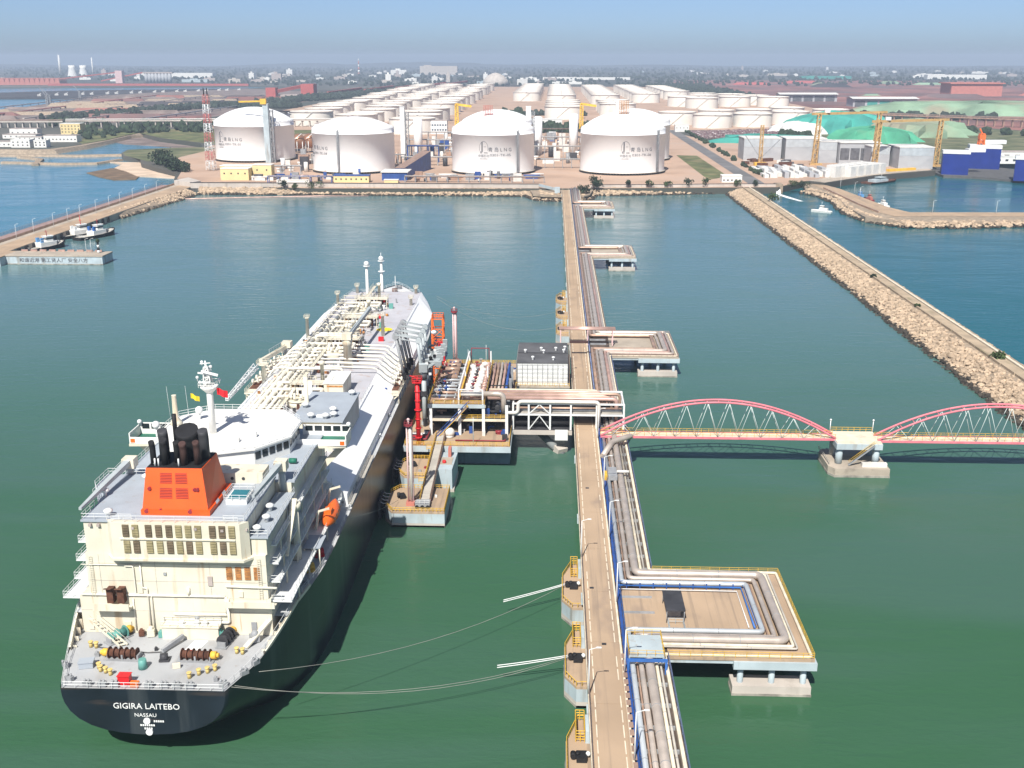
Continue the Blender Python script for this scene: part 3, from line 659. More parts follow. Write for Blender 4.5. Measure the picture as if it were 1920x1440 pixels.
# ---- stores cranes
def crane(name, base, h, tip, m='arm_grey', r=.75, cab=True):
    b = Vector(base); top = b + Vector((0, 0, h)); t = Vector(tip)
    o = sp(name, MB().tube(b, top, r, r * .85, n=12).tube(top - Vector((0, 0, .6)), top + Vector((0, 0, .5)), r * 1.35, n=12), m)
    d = (t - top).normalized(); sd = Vector((d.y, -d.x, 0)).normalized()
    s0 = top + Vector((0, 0, .4))
    q = [s0 + sd * .6, s0 - sd * .6, t - sd * .25, t + sd * .25]; up = Vector((0, 0, 1.0)); up2 = Vector((0, 0, .45))
    sp('jib', MB().add([*q, q[0] + up, q[1] + up, q[2] + up2, q[3] + up2], [(0, 1, 2, 3), (7, 6, 5, 4), (0, 4, 5, 1), (1, 5, 6, 2), (2, 6, 7, 3), (3, 7, 4, 0)]), m, o)
    sp('jib_walkway', MB().rail([s0 + sd * .9, s0.lerp(t, .7) + sd * .5], 1.0, 1.6, .04), 'rail_white', o)
    if cab: sp('winch_house', MB().box(b.x - 1.1, b.x + 1.1, b.y - 1.1, b.y + 1.1, b.z + h - .3, b.z + h + 1.5), 'cream', o)
crane('stores_crane', (-14.0, 37.5, 34.2), 1.7, (-15.0, 18.2, 35.4)); crane('stores_crane', (13.9, 37.5, 31.4), 4.4, (12.4, 24.0, 35.6))
crane('provision_crane', (16.8, 33.5, 19.6), 10.5, (17.4, 24.5, 24.5), 'cream', .9, False)

# ---- accommodation and bridge
sp('accommodation', MB().box(-15.6, 15.6, 37.2, 66, 20.2, 33.0), 'cream')
sp('accommodation_roof', MB().box(-16.2, 16.2, 37.3, 66.2, 33.0, 33.25), 'roof_grey')
sp('deckhouse', MB().box(2.6, 11.5, 33.5, 38, 34.3, 36.2), 'cream')
for x in (4.2, 6.0, 8.0): sp('porthole', MB().tube((x, 33.42, 35.2), (x, 33.6, 35.2), .3, n=10), 'window')
br = [(-13.5, 52), (-9.5, 43.5), (-2, 41), (7, 44.5), (12, 51.5), (12, 60), (7, 66.8), (-7, 66.8), (-13, 62)]
bh = sp('bridge_house', MB().prism(br, 33.25, 36.6), 'white')
sp('bridge_roof', MB().prism([(x * 1.05, 54 + (y - 54) * 1.05) for x, y in br], 36.6, 36.95), 'white')
for i in range(3, len(br)):
    a, b = Vector((*br[i], 0)), Vector((*br[(i + 1) % len(br)], 0)); nn = Vector((b.y - a.y, a.x - b.x, 0)).normalized(); k = max(1, round((b - a).length / 1.9))
    for j in range(k):
        p0, p1 = a.lerp(b, (j + .12) / k) + nn * .06, a.lerp(b, (j + .88) / k) + nn * .06
        sp('bridge_window', MB().add([(p0.x, p0.y, 34.5), (p1.x, p1.y, 34.5), (p1.x, p1.y, 36.0), (p0.x, p0.y, 36.0)], [(0, 1, 2, 3)]), 'glass', bh)
sp('bridge_rail', MB().rail([(x * 1.02, 54 + (y - 54) * 1.02, 36.95) for x, y in br], 1.1, 1.8, .045, close=True), 'rail_white')
for sgn in (-1, 1):
    xa, xb = sorted((sgn * 12, sgn * 21.9))
    wg = sp('bridge_wing', MB().prism([(xa, 56.5), (xb, 57.2), (xb, 62.6), (xa, 64)] , 32.4, 32.9), 'cream')
    sp('wing_deck', MB().prism([(xa + .15, 56.8), (xb - .2, 57.4), (xb - .2, 62.4), (xa + .15, 63.7)], 32.9, 32.95), 'green_deck', wg)
    sp('wing_bulwark', MB().box(xa, xb, 57.0 - .12, 57.12, 32.9, 34.2).box(xa, xb, 62.6, 62.8, 32.9, 35.4).box(sgn * 21.9 - .1, sgn * 21.9 + .1, 57.1, 62.6, 32.9, 35.0), 'white', wg)
    mb = MB()
    for i in range(5): x = xa + .6 + i * 1.9; mb.add([(x, 62.55, 34.1), (x + 1.5, 62.55, 34.1), (x + 1.5, 62.55, 35.2), (x, 62.55, 35.2)], [(0, 1, 2, 3)])
    sp('wing_window', mb, 'glass', wg)
    sp('wing_bracket', MB().prism([(sgn * 15.4, 59.4), (sgn * 21, 59.4), (sgn * 21, 60.2), (sgn * 15.4, 60.2)] if sgn > 0 else [(-21, 59.4), (-15.4, 59.4), (-15.4, 60.2), (-21, 60.2)], 27 if False else 32.0, 32.4).beam((sgn * 15.5, 59.8, 26.5), (sgn * 21, 59.8, 32.2), .8, 1.2), 'cream', wg)
    sp('navigation_light', MB().sphere((sgn * 21.6, 62.2, 35.7), .5), 'rail_white', wg)
    sp('wing_marking', MB().box(sgn * 21.2 - .45, sgn * 21.2 + .45, 56.84, 56.88, 33.1, 33.9), 'lifeboat', wg)
mast = sp('radar_mast', MB().lathe((-3.2, 52.5, 36.9), [(.7, 0), (.62, 9.5), (.5, 10)], 12), 'white')
sp('mast_platform', MB().lathe((-3.2, 52.5, 46.2), [(.6, -1), (1.8, .2), (1.8, .45)], 10).rail([(-4.8, 51, 46.6), (-1.6, 51, 46.6), (-1.6, 54, 46.6), (-4.8, 54, 46.6)], 1, 1.2, .05, close=True), 'white', mast)
sp('mast_top', MB().tube((-3.2, 52.5, 46.5), (-3.6, 52.5, 51.6), .35, .15, n=8).beam((-5.2, 52.5, 49.2), (-1.4, 52.5, 48.6), .25).beam((-4.6, 52.5, 51), (-2.6, 52.5, 51.2), .15), 'white', mast)
sp('radar_scanner', MB().beam((-4.2, 51.6, 49.8), (-1.0, 51.6, 49.0), .35, .4), 'rail_white', mast)
sp('mast_frame', MB().lattice((-3.3, 52.5, 46.6), (-3.5, 52.5, 50.4), 1.5, .8, 4, .1), 'white', mast)
for (x, y, z) in ((-5.2, 52, 48.4), (-1.2, 52.8, 47.8), (-4.4, 53, 51.2), (-2.4, 52, 50.6), (-5.4, 53.8, 46.9)): sp('mast_light', MB().sphere((x, y, z), .32, 8, 5).tube((x, y, z - .8), (x, y, z), .08, n=5), 'rail_white', mast)
sp('radar_scanner', MB().beam((-4.8, 51.4, 47.6), (-2.6, 51.4, 47.6), .3, .3), 'rail_white', mast)
for (x, y, z, h, r) in ((-16.6, 58, 32.9, 3.0, .8), (-8.4, 60.5, 36.9, 1.4, .8)):
    sp('radome', MB().tube((x, y, z), (x, y, z + h), .22, n=8).sphere((x, y, z + h + r * .8), r, 12, 8), 'rail_white')
sp('signal_post', MB().lathe((-12.2, 57.5, 36.9), [(1.3, 0), (1.1, .6), (.55, 1.4), (.45, 6.0), (.5, 6.1)], 10), 'cream')
for (x, y) in ((-13.6, 58.5), (-10, 59), (-6.2, 62)): sp('whip_antenna', MB().tube((x, y, 36.9), (x - .3, y, 44.5), .05, .02, n=4), 'rail_white')
sp('bridge_equipment', MB().box(2, 3.4, 47, 48.2, 36.95, 37.8).box(5, 6, 50, 51, 36.95, 38), 'white')
sp('life_raft', MB().tube((13.2, 46, 33.9), (14.6, 46, 33.9), .5, n=10), 'green_deck')
for x in (-16, 16): sp('deck_rail', MB().rail([(x, 37.8, 33.3), (x, 56, 33.3)], 1.1, 2, .045), 'rail_white')
sp('crew_boat_davit', MB().beam((17.2, 46, 16.5), (18.2, 46, 23.5), .4).beam((18.2, 46, 23.5), (20.4, 46, 24.2), .35).beam((17.2, 57, 16.5), (18.2, 57, 23.5), .4).beam((18.2, 57, 23.5), (20.4, 57, 24.2), .35).beam((17.4, 46, 20), (17.4, 57, 20), .4), 'cream')

# ---- trunk
def trunk_sec(y):
    if y > 232: k = (y - 232) / 24; return (14.0 - .9 * k, 23 - .6 * k, 19.8 - 4.8 * k)
    return (14.0, 23, 19.8)
ys = [66, 90, 120, 150, 180, 210, 232, 244, 253]
mb = MB(); mt = MB(); sec = []
for y in ys:
    a, z, b = trunk_sec(y); zb = 18.7; sec.append([(b, y, zb), (a, y, z), (-a, y, z), (-b, y, zb), (b + .05, y, 16), (-b - .05, y, 16)])
for s0, s1 in zip(sec, sec[1:]):
    mb.add(s0 + s1, [(0, 6, 7, 1), (2, 8, 9, 3), (4, 10, 6, 0), (3, 9, 11, 5)]); mt.add(s0 + s1, [(1, 7, 8, 2)])
e = sec[-1]; mb.add(e + [(11, 256.5, 17.4), (-11, 256.5, 17.4)], [(0, 6, 1), (1, 6, 7, 2), (2, 7, 3), (4, 6, 0), (3, 7, 5)]); mb.add(sec[0], [(4, 0, 1, 2, 3, 5)])
sp('trunk', mb, 'slope_white'); sp('trunk_deck', mt, 'trunk_grey')
mb = MB()
mb.rail([(14.4, 68, 23), (14.4, 131, 23)], 1.1, 3, .045); mb.rail([(14.4, 170, 23), (14.4, 232, 23)], 1.1, 3, .045); mb.rail([(-14.4, 68, 23), (-14.4, 232, 23), (-12.6, 252, 22.5), (12.6, 252, 22.5)], 1.1, 3, .045)
sp('trunk_railing', mb, 'rail_white')
ch = sp('compressor_house', MB().box(4.2, 15.4, 84.5, 106, 23, 28.4), 'cream')
sp('compressor_house_shaded_side', MB().box(15.4, 15.55, 84.4, 106.1, 22.5, 28.45), 'arm_grey', ch)  # grey panel paints the shade on the starboard face of the cream house
sp('compressor_house_roof', MB().box(3.9, 15.9, 84, 106.4, 28.4, 28.65), 'roof_grey', ch)
sp('compressor_house_annex', MB().box(6, 14.2, 80, 84.4, 23, 26.6), 'cream', ch)
for (x, y) in ((8.2, 86.4), (12.4, 91), (13.2, 87.5), (5.2, 94), (11.6, 86.2), (14.4, 104)): sp('mushroom_vent', MB().tube((x, y, 28.6), (x, y, 29.3), .35, n=10).lathe((x, y, 29.2), [(.35, 0), (.9, .1), (.9, .5), (.3, .8), (.01, .85)], 12), 'rail_white', ch)
sp('roof_hatch', MB().box(9.2, 12.0, 87, 88.2, 28.65, 29.0), 'rail_white', ch)
sp('vent_mast', MB().lathe((4.6, 98, 23), [(.9, 0), (.9, 5), (.55, 6), (.5, 12)], 10), 'cream')
sp('crane_post', MB().lathe((3.4, 107, 23), [(1.0, 0), (1.0, 2.4), (.7, 3), (.6, 8)], 10), 'white')
mh = sp('motor_house', MB().box(4.4, 9.4, 118, 129, 23, 27.2), 'cream')
sp('motor_house_roof', MB().box(4.2, 9.6, 117.8, 129.2, 27.2, 27.35), 'white', mh)
sp('motor_house_stain', MB().box(5.2, 9.3, 117.9, 118.02, 26.3, 26.7), 'rust', mh)
for x in (5, 6.6, 8.2): sp('motor_house_door', MB().box(x, x + .8, 117.86, 118.02, 23.4, 25.0), 'house_roof', mh)
# long pipes on the trunk
for (x, z, r, y0, y1) in ((-11.6, 24.4, .32, 68, 200), (-9.9, 25.0, .62, 72, 192), (-8.2, 25.0, .62, 72, 206), (-6.8, 24.6, .42, 74, 240), (-5.6, 24.3, .3, 74, 236), (-12.4, 23.6, .22, 70, 232)):
    mb = MB().tube((x, y0, z), (x, y1, z), r, n=12)
    for k in range(int((y1 - y0) / 6)): yy = y0 + 3 + k * 6; mb.tube((x, yy, z), (x, yy + .25, z), r * 1.28, n=12)
    sp('cargo_pipe', mb, 'cream_pipe')
mb = MB()
for k in range(29):
    y = 70 + k * 6; mb.box(-13.4, -4.8, y, y + .25, 23.9, 24.15).box(-13.4, -13.2, y, y + .25, 23, 24).box(-9.4, -9.2, y, y + .25, 23, 24).box(-5, -4.8, y, y + .25, 23, 24)
sp('pipe_support', mb, 'cream')
mb = MB().box(-4.4, -3.2, 70, 250, 25.2, 25.3).rail([(-4.4, 70, 25.3), (-4.4, 250, 25.3)], 1.1, 3, .04).rail([(-3.2, 70, 25.3), (-3.2, 250, 25.3)], 1.1, 3, .04)
for k in range(30): mb.box(-4.3, -4.1, 71 + k * 6, 71.2 + k * 6, 23, 25.2).box(-3.5, -3.3, 71 + k * 6, 71.2 + k * 6, 23, 25.2)
sp('catwalk', mb, 'cream')
# cross-over pipes by the manifolds
for i, y in enumerate((141, 145, 149, 153, 157, 161, 165)):
    r = .34 if i % 2 else .24
    sp('manifold_pipe', MB().path([(-20.4, y, 20.4), (-16.5, y, 21.6), (-14.4, y, 24.6), (-6, y, 24.9), (2, y, 25.2), (14.2, y, 24.8), (16.6, y, 21.8), (20.6, y, 20.6)], r, 10, 1.2), 'cream_pipe')
for sgn in (-1, 1):
    xa, xb = sorted((sgn * 15.6, sgn * 21.3))
    mp_ = sp('manifold_platform', MB().box(xa, xb, 134, 170, 19.0, 19.3), 'cream')
    xa, xb = sorted((sgn * 17, sgn * 21))
    sp('drip_tray', MB().box(xa, xb, 137.5, 168, 19.3, 19.45), 'rust_dark', mp_)
    mb = MB()
    for y in range(135, 171, 5): mb.box(*sorted((sgn * 20.9, sgn * 21.2)), y, y + .3, 16.3, 19)
    sp('platform_leg', mb, 'cream', mp_)
    sp('platform_rail', MB().rail([(sgn * 15.8, 134.2, 19.3), (sgn * 21.2, 134.2, 19.3), (sgn * 21.2, 169.8, 19.3)], 1.1, 2, .05), 'cream', mp_)
    for i, y in enumerate((141, 145, 149, 153, 157, 161, 165)):
        sp('manifold_flange', MB().tube((sgn * 20.4, y, 20.6), (sgn * 20.9, y, 20.6), .7, n=12), 'cream_pipe', mp_)
        sp('manifold_valve', MB().tube((sgn * 19, y, 20.9), (sgn * 19.4, y, 20.9), .75, n=12).tube((sgn * 19.2, y, 20.9), (sgn * 18.1, y, 21.1), .3, n=8).tube((sgn * 18.2, y, 21), (sgn * 18.2, y, 22.6), .15, n=6).tube((sgn * 18.2, y, 22.5), (sgn * 18.2, y, 22.6), .5, n=10), 'cream_pipe', mp_)
    sp('platform_brace', MB().beam((sgn * 18, 134.3, 16.4), (sgn * 21, 134.3, 19), .3).beam((sgn * 15.6, 134.2, 19), (sgn * 18, 133, 16.4), .3), 'cream', mp_)
sp('drum', MB().tube((17.4, 136, 19.45), (17.4, 136, 20.6), .45, n=10), 'blue')
# domes: one group of fittings per cargo tank
rg = random.Random(5)
for (cx, cy) in ((-1, 112), (-1, 158), (-1, 186), (-2, 214)):
    o = sp('liquid_dome', MB().tube((cx, cy, 23), (cx, cy, 24.6), 2.6, n=18).tube((cx, cy, 24.6), (cx, cy, 24.9), 2.8, n=18), 'cream')
    for k in range(7):
        a = k * .9; x, y = cx + math.cos(a) * 1.7, cy + math.sin(a) * 1.7
        sp('pump_column', MB().tube((x, y, 24.8), (x, y, 26 + rg.random()), .3, n=8).tube((x, y, 25.6), (x, y, 25.75), .5, n=8), 'cream_pipe', o)
    sp('dome_pipe', MB().path([(cx - 1, cy, 25.6), (cx - 5, cy, 25.6), (cx - 5, cy + 1, 24.8), (-9.4, cy + 1, 25)], .4, 10, .6), 'cream_pipe', o)
    sp('dome_pipe', MB().path([(cx + 1, cy + 2, 25.4), (cx + 5, cy + 2, 25.4), (cx + 5, cy + 7, 25.4), (-9.4, cy + 7, 25.2)], .45, 10, .8), 'cream_pipe', o)
    pf = sp('dome_platform', MB().box(cx - 4, cx + 7, cy + 8, cy + 12, 26.2, 26.35), 'cream', o)
    sp('dome_platform_rail', MB().rail([(cx - 4, cy + 8, 26.35), (cx + 7, cy + 8, 26.35), (cx + 7, cy + 12, 26.35), (cx - 4, cy + 12, 26.35)], 1.1, 1.5, .05, close=True), 'cream', o)
    mb = MB()
    for x in (-3.8, 0, 3.4, 6.8):
        for y in (8.2, 11.8): mb.box(cx + x - .1, cx + x + .1, cy + y - .1, cy + y + .1, 23, 26.2)
    sp('dome_platform_leg', mb, 'cream', o)
    for k in range(9): sp('relief_valve', MB().tube((cx - 3.4 + k * 1.2, cy + 9 + k % 3, 23), (cx - 3.4 + k * 1.2, cy + 9 + k % 3, 25.6), .32, n=8).sphere((cx - 3.4 + k * 1.2, cy + 9 + k % 3, 25.6), .42, 8, 5), 'rust' if k % 3 == 0 else 'rust_dark', o)
    sp('control_cabinet', MB().box(cx + 7.6, cx + 9, cy + 8, cy + 9, 23, 24.8), 'teal', o)
    sp('vent_mast', MB().lathe((cx + 3.4, cy + 14, 23), [(.55, 0), (.5, 7), (.8, 7.1), (.8, 7.9), (.2, 8.1)], 10), 'cream')
for k in range(230):
    y = rg.uniform(70, 232); x = rg.choice([rg.uniform(-4, 3.5), rg.uniform(-14, -5), rg.uniform(-3, 7)])
    if 80 < y < 132 and x > 2: x -= 6
    h = rg.uniform(.5, 1.7); s_ = rg.uniform(.25, .7); q = k % 4
    mb = MB()
    if q == 0: mb.tube((x, y, 23), (x, y, 23 + h), s_ * .5, n=8).tube((x - s_, y, 23 + h), (x + s_, y, 23 + h), s_ * .35, n=8)
    elif q == 1: mb.obox((x, y, 23 + h / 2), (s_ * 1.6, s_ * 1.2, h), rg.random())
    elif q == 2: mb.path([(x, y, 23), (x, y, 23 + h), (x + s_ * 3, y, 23 + h), (x + s_ * 3, y + 1, 23.1)], s_ * .3, 6, .3)
    else: mb.sphere((x, y, 23 + h * .6), s_ * .8, 8, 5).tube((x, y, 23), (x, y, 23 + h), .12, n=6)
    sp('deck_valve', mb, rg.choice(['cream_pipe', 'cream_pipe', 'cream_pipe', 'rust', 'rail_white', 'steel_grey', 'teal', 'rust_dark', 'dark_steel', 'rust']))
for (x, y) in ((9, 177), (1.4, 232), (-4.6, 146.5), (3.8, 207)): sp('hydrant_locker', MB().box(x, x + 1.6, y, y + 1.1, 23, 24.3), 'red')
for (x0, x1, y, z, r) in ((-9, 6, 134.5, 26.4, .35), (-9, 3, 176, 25.6, .4), (-8, 2, 204, 25.4, .3), (-9, 1, 96, 25.6, .35), (-9, 1.5, 124, 25.6, .4), (-9, 3.4, 171, 26.2, .5)):
    sp('cross_pipe', MB().path([(x0, y, 24.2), (x0, y, z), (x1, y, z), (x1, y, 23.2)], r, 10, .7), 'cream_pipe')
# helicopter circle painted on the trunk deck
mb = MB()
for i in range(28):
    if 4 < i < 24:
        a, b = 2 * math.pi * i / 28, 2 * math.pi * (i + 1) / 28
        mb.add([(5.2 + r * math.cos(t), 196 + r * math.sin(t), 23.03) for (t, r) in ((a, 6.2), (b, 6.2), (b, 5.9), (a, 5.9))], [(3, 2, 1, 0) if False else (0, 1, 2, 3)])
sp('winching_circle', mb, 'lettering_white')
mb = MB()
for i in range(20): a, b = 2 * math.pi * i / 20, 2 * math.pi * (i + 1) / 20; mb.add([(8.6, 192, 23.04), (8.6 + 2.6 * math.cos(a), 192 + 2.6 * math.sin(a), 23.04), (8.6 + 2.6 * math.cos(b), 192 + 2.6 * math.sin(b), 23.04)], [(0, 1, 2)])
sp('winching_spot', mb, 'flag_yellow')
# hose-handling cranes amidships and their posts
def hose_crane(x, y, tip):
    o = sp('hose_crane', MB().lathe((x, y, 23 if abs(x) < 15 else 16.3), [(1.3, 0), (1.2, 6), (1.5, 6.2), (1.5, 7.6), (.9, 8.2)], 14), 'steel_grey' if x < 0 else 'cream')
    z = 31 if abs(x) < 15 else 24.2
    a = Vector((x, y, z)); t = Vector(tip)
    sp('jib', MB().beam(a, t, .9, 1.1).beam(a + Vector((0, 0, .9)), t + Vector((0, 0, .3)), .15), 'arm_grey' if x > 0 else 'cream', o)
    sp('crane_house', MB().box(x - 1.4, x + 1.4, y - 1.6, y + 1.6, z - .2, z + 1.4), 'cream', o)
    sp('crane_walkway', MB().rail([a + Vector((-1.2, 0, .4)), a.lerp(t, .55) + Vector((-1.0, 0, .4))], 1.0, 2, .05), 'rail_white', o)
hose_crane(-16.9, 166, (-19.6, 146, 25)); hose_crane(4.6, 150, (5.2, 186, 31.5))
mb = MB().lattice((-18, 136, 26.5), (-18.5, 110, 25.2), 1.3, .6, 9, .12); sp('lattice_jib', mb, 'rail_white')
sp('manifold_crane_post', MB().lathe((-17.2, 140, 16.4), [(.7, 0), (.6, 9), (1.6, 9.4), (1.6, 9.7)], 10).rail([(-18.7, 138.6, 26), (-15.7, 138.6, 26), (-15.7, 141.4, 26), (-18.7, 141.4, 26)], 1.2, 1, .05, close=True), 'cream')
for (x, y, h) in ((-14.2, 182, 6.5), (-13.4, 227, 4.5), (-10.6, 250, 2.6), (12.6, 228, 3), (11.6, 250, 2), (9.4, 184, 7)):
    sp('light_post', MB().lathe((x, y, 22.4), [(.6, 0), (.5, h), (.75, h + .1), (.75, h + .3)], 8).rail([(x - .8, y - .8, 22.7 + h), (x + .8, y - .8, 22.7 + h), (x + .8, y + .8, 22.7 + h), (x - .8, y + .8, 22.7 + h)], .9, 1, .05, close=True), 'cream')
# fore masts
for (x, y, h) in ((-6.2, 247, 12), (-2.0, 255, 12.5)):
    o = sp('foremast', MB().lathe((x, y, 21.5), [(.9, 0), (.6, 2), (.42, h)], 10), 'white')
    sp('mast_lantern', MB().sphere((x, y, 21.5 + h + .8), 1.0, 10, 6).lathe((x, y, 21.5 + h - .4), [(.5, 0), (1.3, .2), (1.3, .4)], 10), 'rail_white', o)
    if y > 250: sp('mast_lantern', MB().lathe((x, y, 21.5 + h - 4.4), [(.5, 0), (1.3, .2), (1.3, .4)], 10).tube((x, y, 21.5 + h), (x, y, 21.5 + h + 3), .1, n=5), 'rail_white', o)
# forecastle outfit
for k, (x, y) in enumerate(((-5, 262), (5, 262), (-3, 268), (4, 269), (0, 274), (-8, 259), (8, 258), (1, 279))):
    z = ztop(y) - .2
    sp('anchor_windlass', MB().obox((x, y, z + .5), (1.8, 1.4, 1.0), k).tube((x - 1, y, z + .9), (x + 1, y, z + .9), .6, n=10), rg.choice(['steel_grey', 'rust_dark', 'cream_pipe']))
sp('bow_mast', MB().tube((0, 276, 17.6), (0, 276, 24), .25, .1, n=6).beam((-1.2, 276, 21.5), (1.2, 276, 21.5), .12), 'rail_white')
for k in range(20): sp('deck_ventilator', MB().lathe((19.3 + (k % 2) * .7, 68 + k * 8, 16.25), [(.25, 0), (.25, .7), (.45, .75), (.45, 1.05)], 8), rg.choice(['teal', 'steel_grey', 'rail_white']))
sp('side_pipe', MB().tube((17.6 + 1.2, 66, 16.8), (18.8, 132, 16.8), .3, n=8), 'pipe_white'); sp('side_pipe', MB().tube((-18.8, 66, 16.8), (-18.8, 226, 16.8), .3, n=8), 'cream_pipe')
sp('accommodation_ladder', MB().beam((20.9, 64, 17.4), (20.9, 92, 17.6), .9, .25).rail([(20.5, 64, 17.5), (20.5, 92, 17.7)], 1, 2, .05), 'rope')
sp('deck_canopy', MB().box(17.2, 20.4, 36.5, 42, 20.2, 20.4), 'roof_grey')
for (x, y) in ((17.4, 36.7), (20.2, 36.7), (18.8, 36.7)): sp('canopy_post', MB().tube((x, y, 16.3), (x, y, 20.2), .12, n=6), 'cream')
for (x, y, mm_) in ((16.9, 27.4, 'red'), (18.2, 30.4, 'steel_grey'), (17.5, 30.0, 'steel_grey'), (18.6, 35.2, 'gold'), (16.8, 34, 'darkred'), (19, 41.5, 'red')): sp('side_winch', MB().tube((x - .5, y, 17.1), (x + .7, y + .5, 17.1), .7, n=12).obox((x, y, 16.5), (1.8, 1.4, .5), .4), mm_)
# lifeboat (hung in its davits: a thing of its own)
lbt = thing('lifeboat', 'orange enclosed lifeboat hanging in davits on the gas carrier', 'lifeboat', (-43.4, 193.5, 19.2))
prof = [(-4.6, .25, .9), (-4.0, .9, .45), (-2.5, 1.35, .1), (0, 1.5, 0), (2.5, 1.35, .1), (4.0, .9, .45), (4.7, .2, 1.0)]
def boat_shell(cx, cy, cz, prof, hw, up):
    mb = MB(); n_ = 12; base = 0
    for (t, b, kz) in prof:
        for i in range(n_):
            a = 2 * math.pi * i / n_; zz = math.sin(a); mb.v.append((cx + b * hw * math.cos(a), cy + t, cz + 1.3 + (zz * up if zz > 0 else zz * (1.3 - kz))))
    for k in range(len(prof) - 1):
        for i in range(n_): j = (i + 1) % n_; mb.f.append((k * n_ + i, k * n_ + j, (k + 1) * n_ + j, (k + 1) * n_ + i)); mb.sm.append(True)
    mb.f.append(tuple(range(n_ - 1, -1, -1))); mb.sm.append(False); mb.f.append(tuple((len(prof) - 1) * n_ + i for i in range(n_))); mb.sm.append(False)
    return mb
boat_shell(-43.4, 193.5, 19.2, prof, 1.05, 1.5).build('boat_hull', 'lifeboat', lbt)
MB().box(-44.1, -42.7, 190.4, 192.4, 21.3, 22.6).build('conning_hood', 'lifeboat', lbt)
mb = MB()
for y in (190, 192, 194, 196): mb.box(-41.98, -41.9, y, y + .7, 20.8, 21.2)
mb.build('window_strip', 'window', lbt)
# flags flown from the bridge mast
def flag(x, y, z, m, label, wd=1.8, ht=1.2):
    mb = MB(); k = 6; pts = [(x + wd * i / k, y + .25 * math.sin(i * 1.3), z - .12 * i) for i in range(k + 1)]
    for a, b in zip(pts, pts[1:]): mb.add([(a[0], a[1], a[2] - ht), (b[0], b[1], b[2] - ht), b, a], [(0, 1, 2, 3)], True)
    return tag(mb.build('flag', m), label, 'flag')
flag(-64.4, 194, 46.4, 'flag_red', 'red flag hanging at the right of the bridge mast', 2.0, 1.4)
flag(-69.6, 194, 45.2, 'flag_yellow', 'small yellow and red flag hanging at the left of the bridge mast', 1.6, 1.0)

# ================================================================== THE JETTY
DZ = 7.5
RX0, RX1, PX1 = 6.9, 12.6, 20.9                 # roadway and pipe way, in X
jet = thing('jetty', 'long straight concrete jetty with tan roadway running to the shore', 'jetty', (9.5, 130, 0))
ys = list(range(112, 872, 19))
for a, b in zip(ys, ys[1:]):
    MB().box(RX0, RX1, a + .06, b - .06, DZ - .9, DZ).build('road_slab', 'road', jet)
for x0, x1 in ((RX0 - .35, RX0), (RX1, RX1 + .35)):
    for a, b in zip(ys, ys[1:]): MB().box(x0, x1, a + .1, b - .1, DZ - .9, DZ + .45).build('kerb', 'kerb', jet)
for x in (RX0 + .75, RX1 - .75):
    mb = MB()
    for y in range(113, 868, 4):
        if rnd.random() < .88: mb.box(x - .09, x + .09, y, y + 3.3, DZ + .004, DZ + .012)
    mb.build('lane_line', 'kerb', jet, kind='stuff')
MB().box(RX1 + .35, PX1, 112, 862, DZ - 1.0, DZ - .55).build('pipeway_deck', 'pipe_deck_shaded', jet)
MB().box(RX1 + 1.5, PX1 + .3, 173.2, 190, DZ - .54, DZ - .28).build('loop_floor', 'road', jet)
for k, y in enumerate(ys[::2]):
    MB().box(RX0 - .6, PX1 + .3, y - 1.2, y + 1.2, DZ - 2.4, DZ - 1.0).build('crosshead', 'pale_blue', jet)
    for x in (RX0 + .8, 13.2, PX1 - 1): MB().tube((x, y, -2), (x, y, DZ - 2.3), .65, n=10).build('pile', 'pale_blue', jet)
MB().box(RX0 - .3, PX1, 112, 862, DZ - 1.4, DZ - 1.0).build('girder', 'concrete', jet)
mb = MB().rail([(RX0 - .2, 112, DZ + .4), (RX0 - .2, 862, DZ + .4)], .8, 3, .05); mb.build('road_railing', 'pipe_tan', jet)
# outer edge walkway and blue railing (broken where the loops leave the line)
LOOPS = [(165, 197.5, 46.3), (361, 394, 44.4), (556, 588, 43.6), (749, 779, 42.6)]      # y from, y to, outer X
segs = []; y = 112
for (a, b, _) in LOOPS: segs.append((y, a)); y = b
segs.append((y, 862))
for (a, b) in segs:
    MB().box(PX1 - .9, PX1 - .35, a, b, DZ - .55, DZ + .35).build('edge_beam', 'kerb', jet)
    MB().rail([(PX1, a, DZ - .5), (PX1, b, DZ - .5)], 1.3, 2.2, .035, 3).build('edge_railing', 'rail_blue' if a < 300 else 'pipe_tan', jet)
mb = MB(); 
for k in range(0, 285 - 112, 3): mb.box(RX1 + .6, RX1 + 1.2, 112 + k, 112 + k + .15, DZ - .5, DZ + .1)
mb.box(RX1 + .65, RX1 + 1.15, 112, 285, DZ + .1, DZ + .22); mb.build('cable_tray', 'blue', jet)
MB().rail([(RX1 + 1.3, 112, DZ - .4), (RX1 + 1.3, 285, DZ - .4)], 1.5, 2.2, .032, 2).build('cable_tray_rail', 'blue_bright', jet)
MB().box(RX1 + .7, RX1 + .95, 285, 860, DZ + .1, DZ + .3).build('cable_tray', 'rail_blue', jet)
# pipe sleepers
mb = MB()
for y in range(114, 860, 6): mb.box(RX1 + 1.5, PX1 - 1.0, y, y + .35, DZ - .55, DZ + .05)
mb.build('pipe_sleeper', 'steel_grey', jet, kind='stuff')
# stains and small boxes on the roadway
for (x, y) in ((8, 189), (9.5, 168), (8.6, 240), (10.4, 300), (7.8, 345)): MB().box(x, x + .8, y, y + .6, DZ, DZ + .1).build('drain_cover', 'dark_steel', jet)
for y in range(115, 165, 2): MB().box(RX1 + .05, RX1 + .75, y, y + 1.4, DZ + .46, DZ + .56).build('cover_plate', 'pipe_tan', jet)

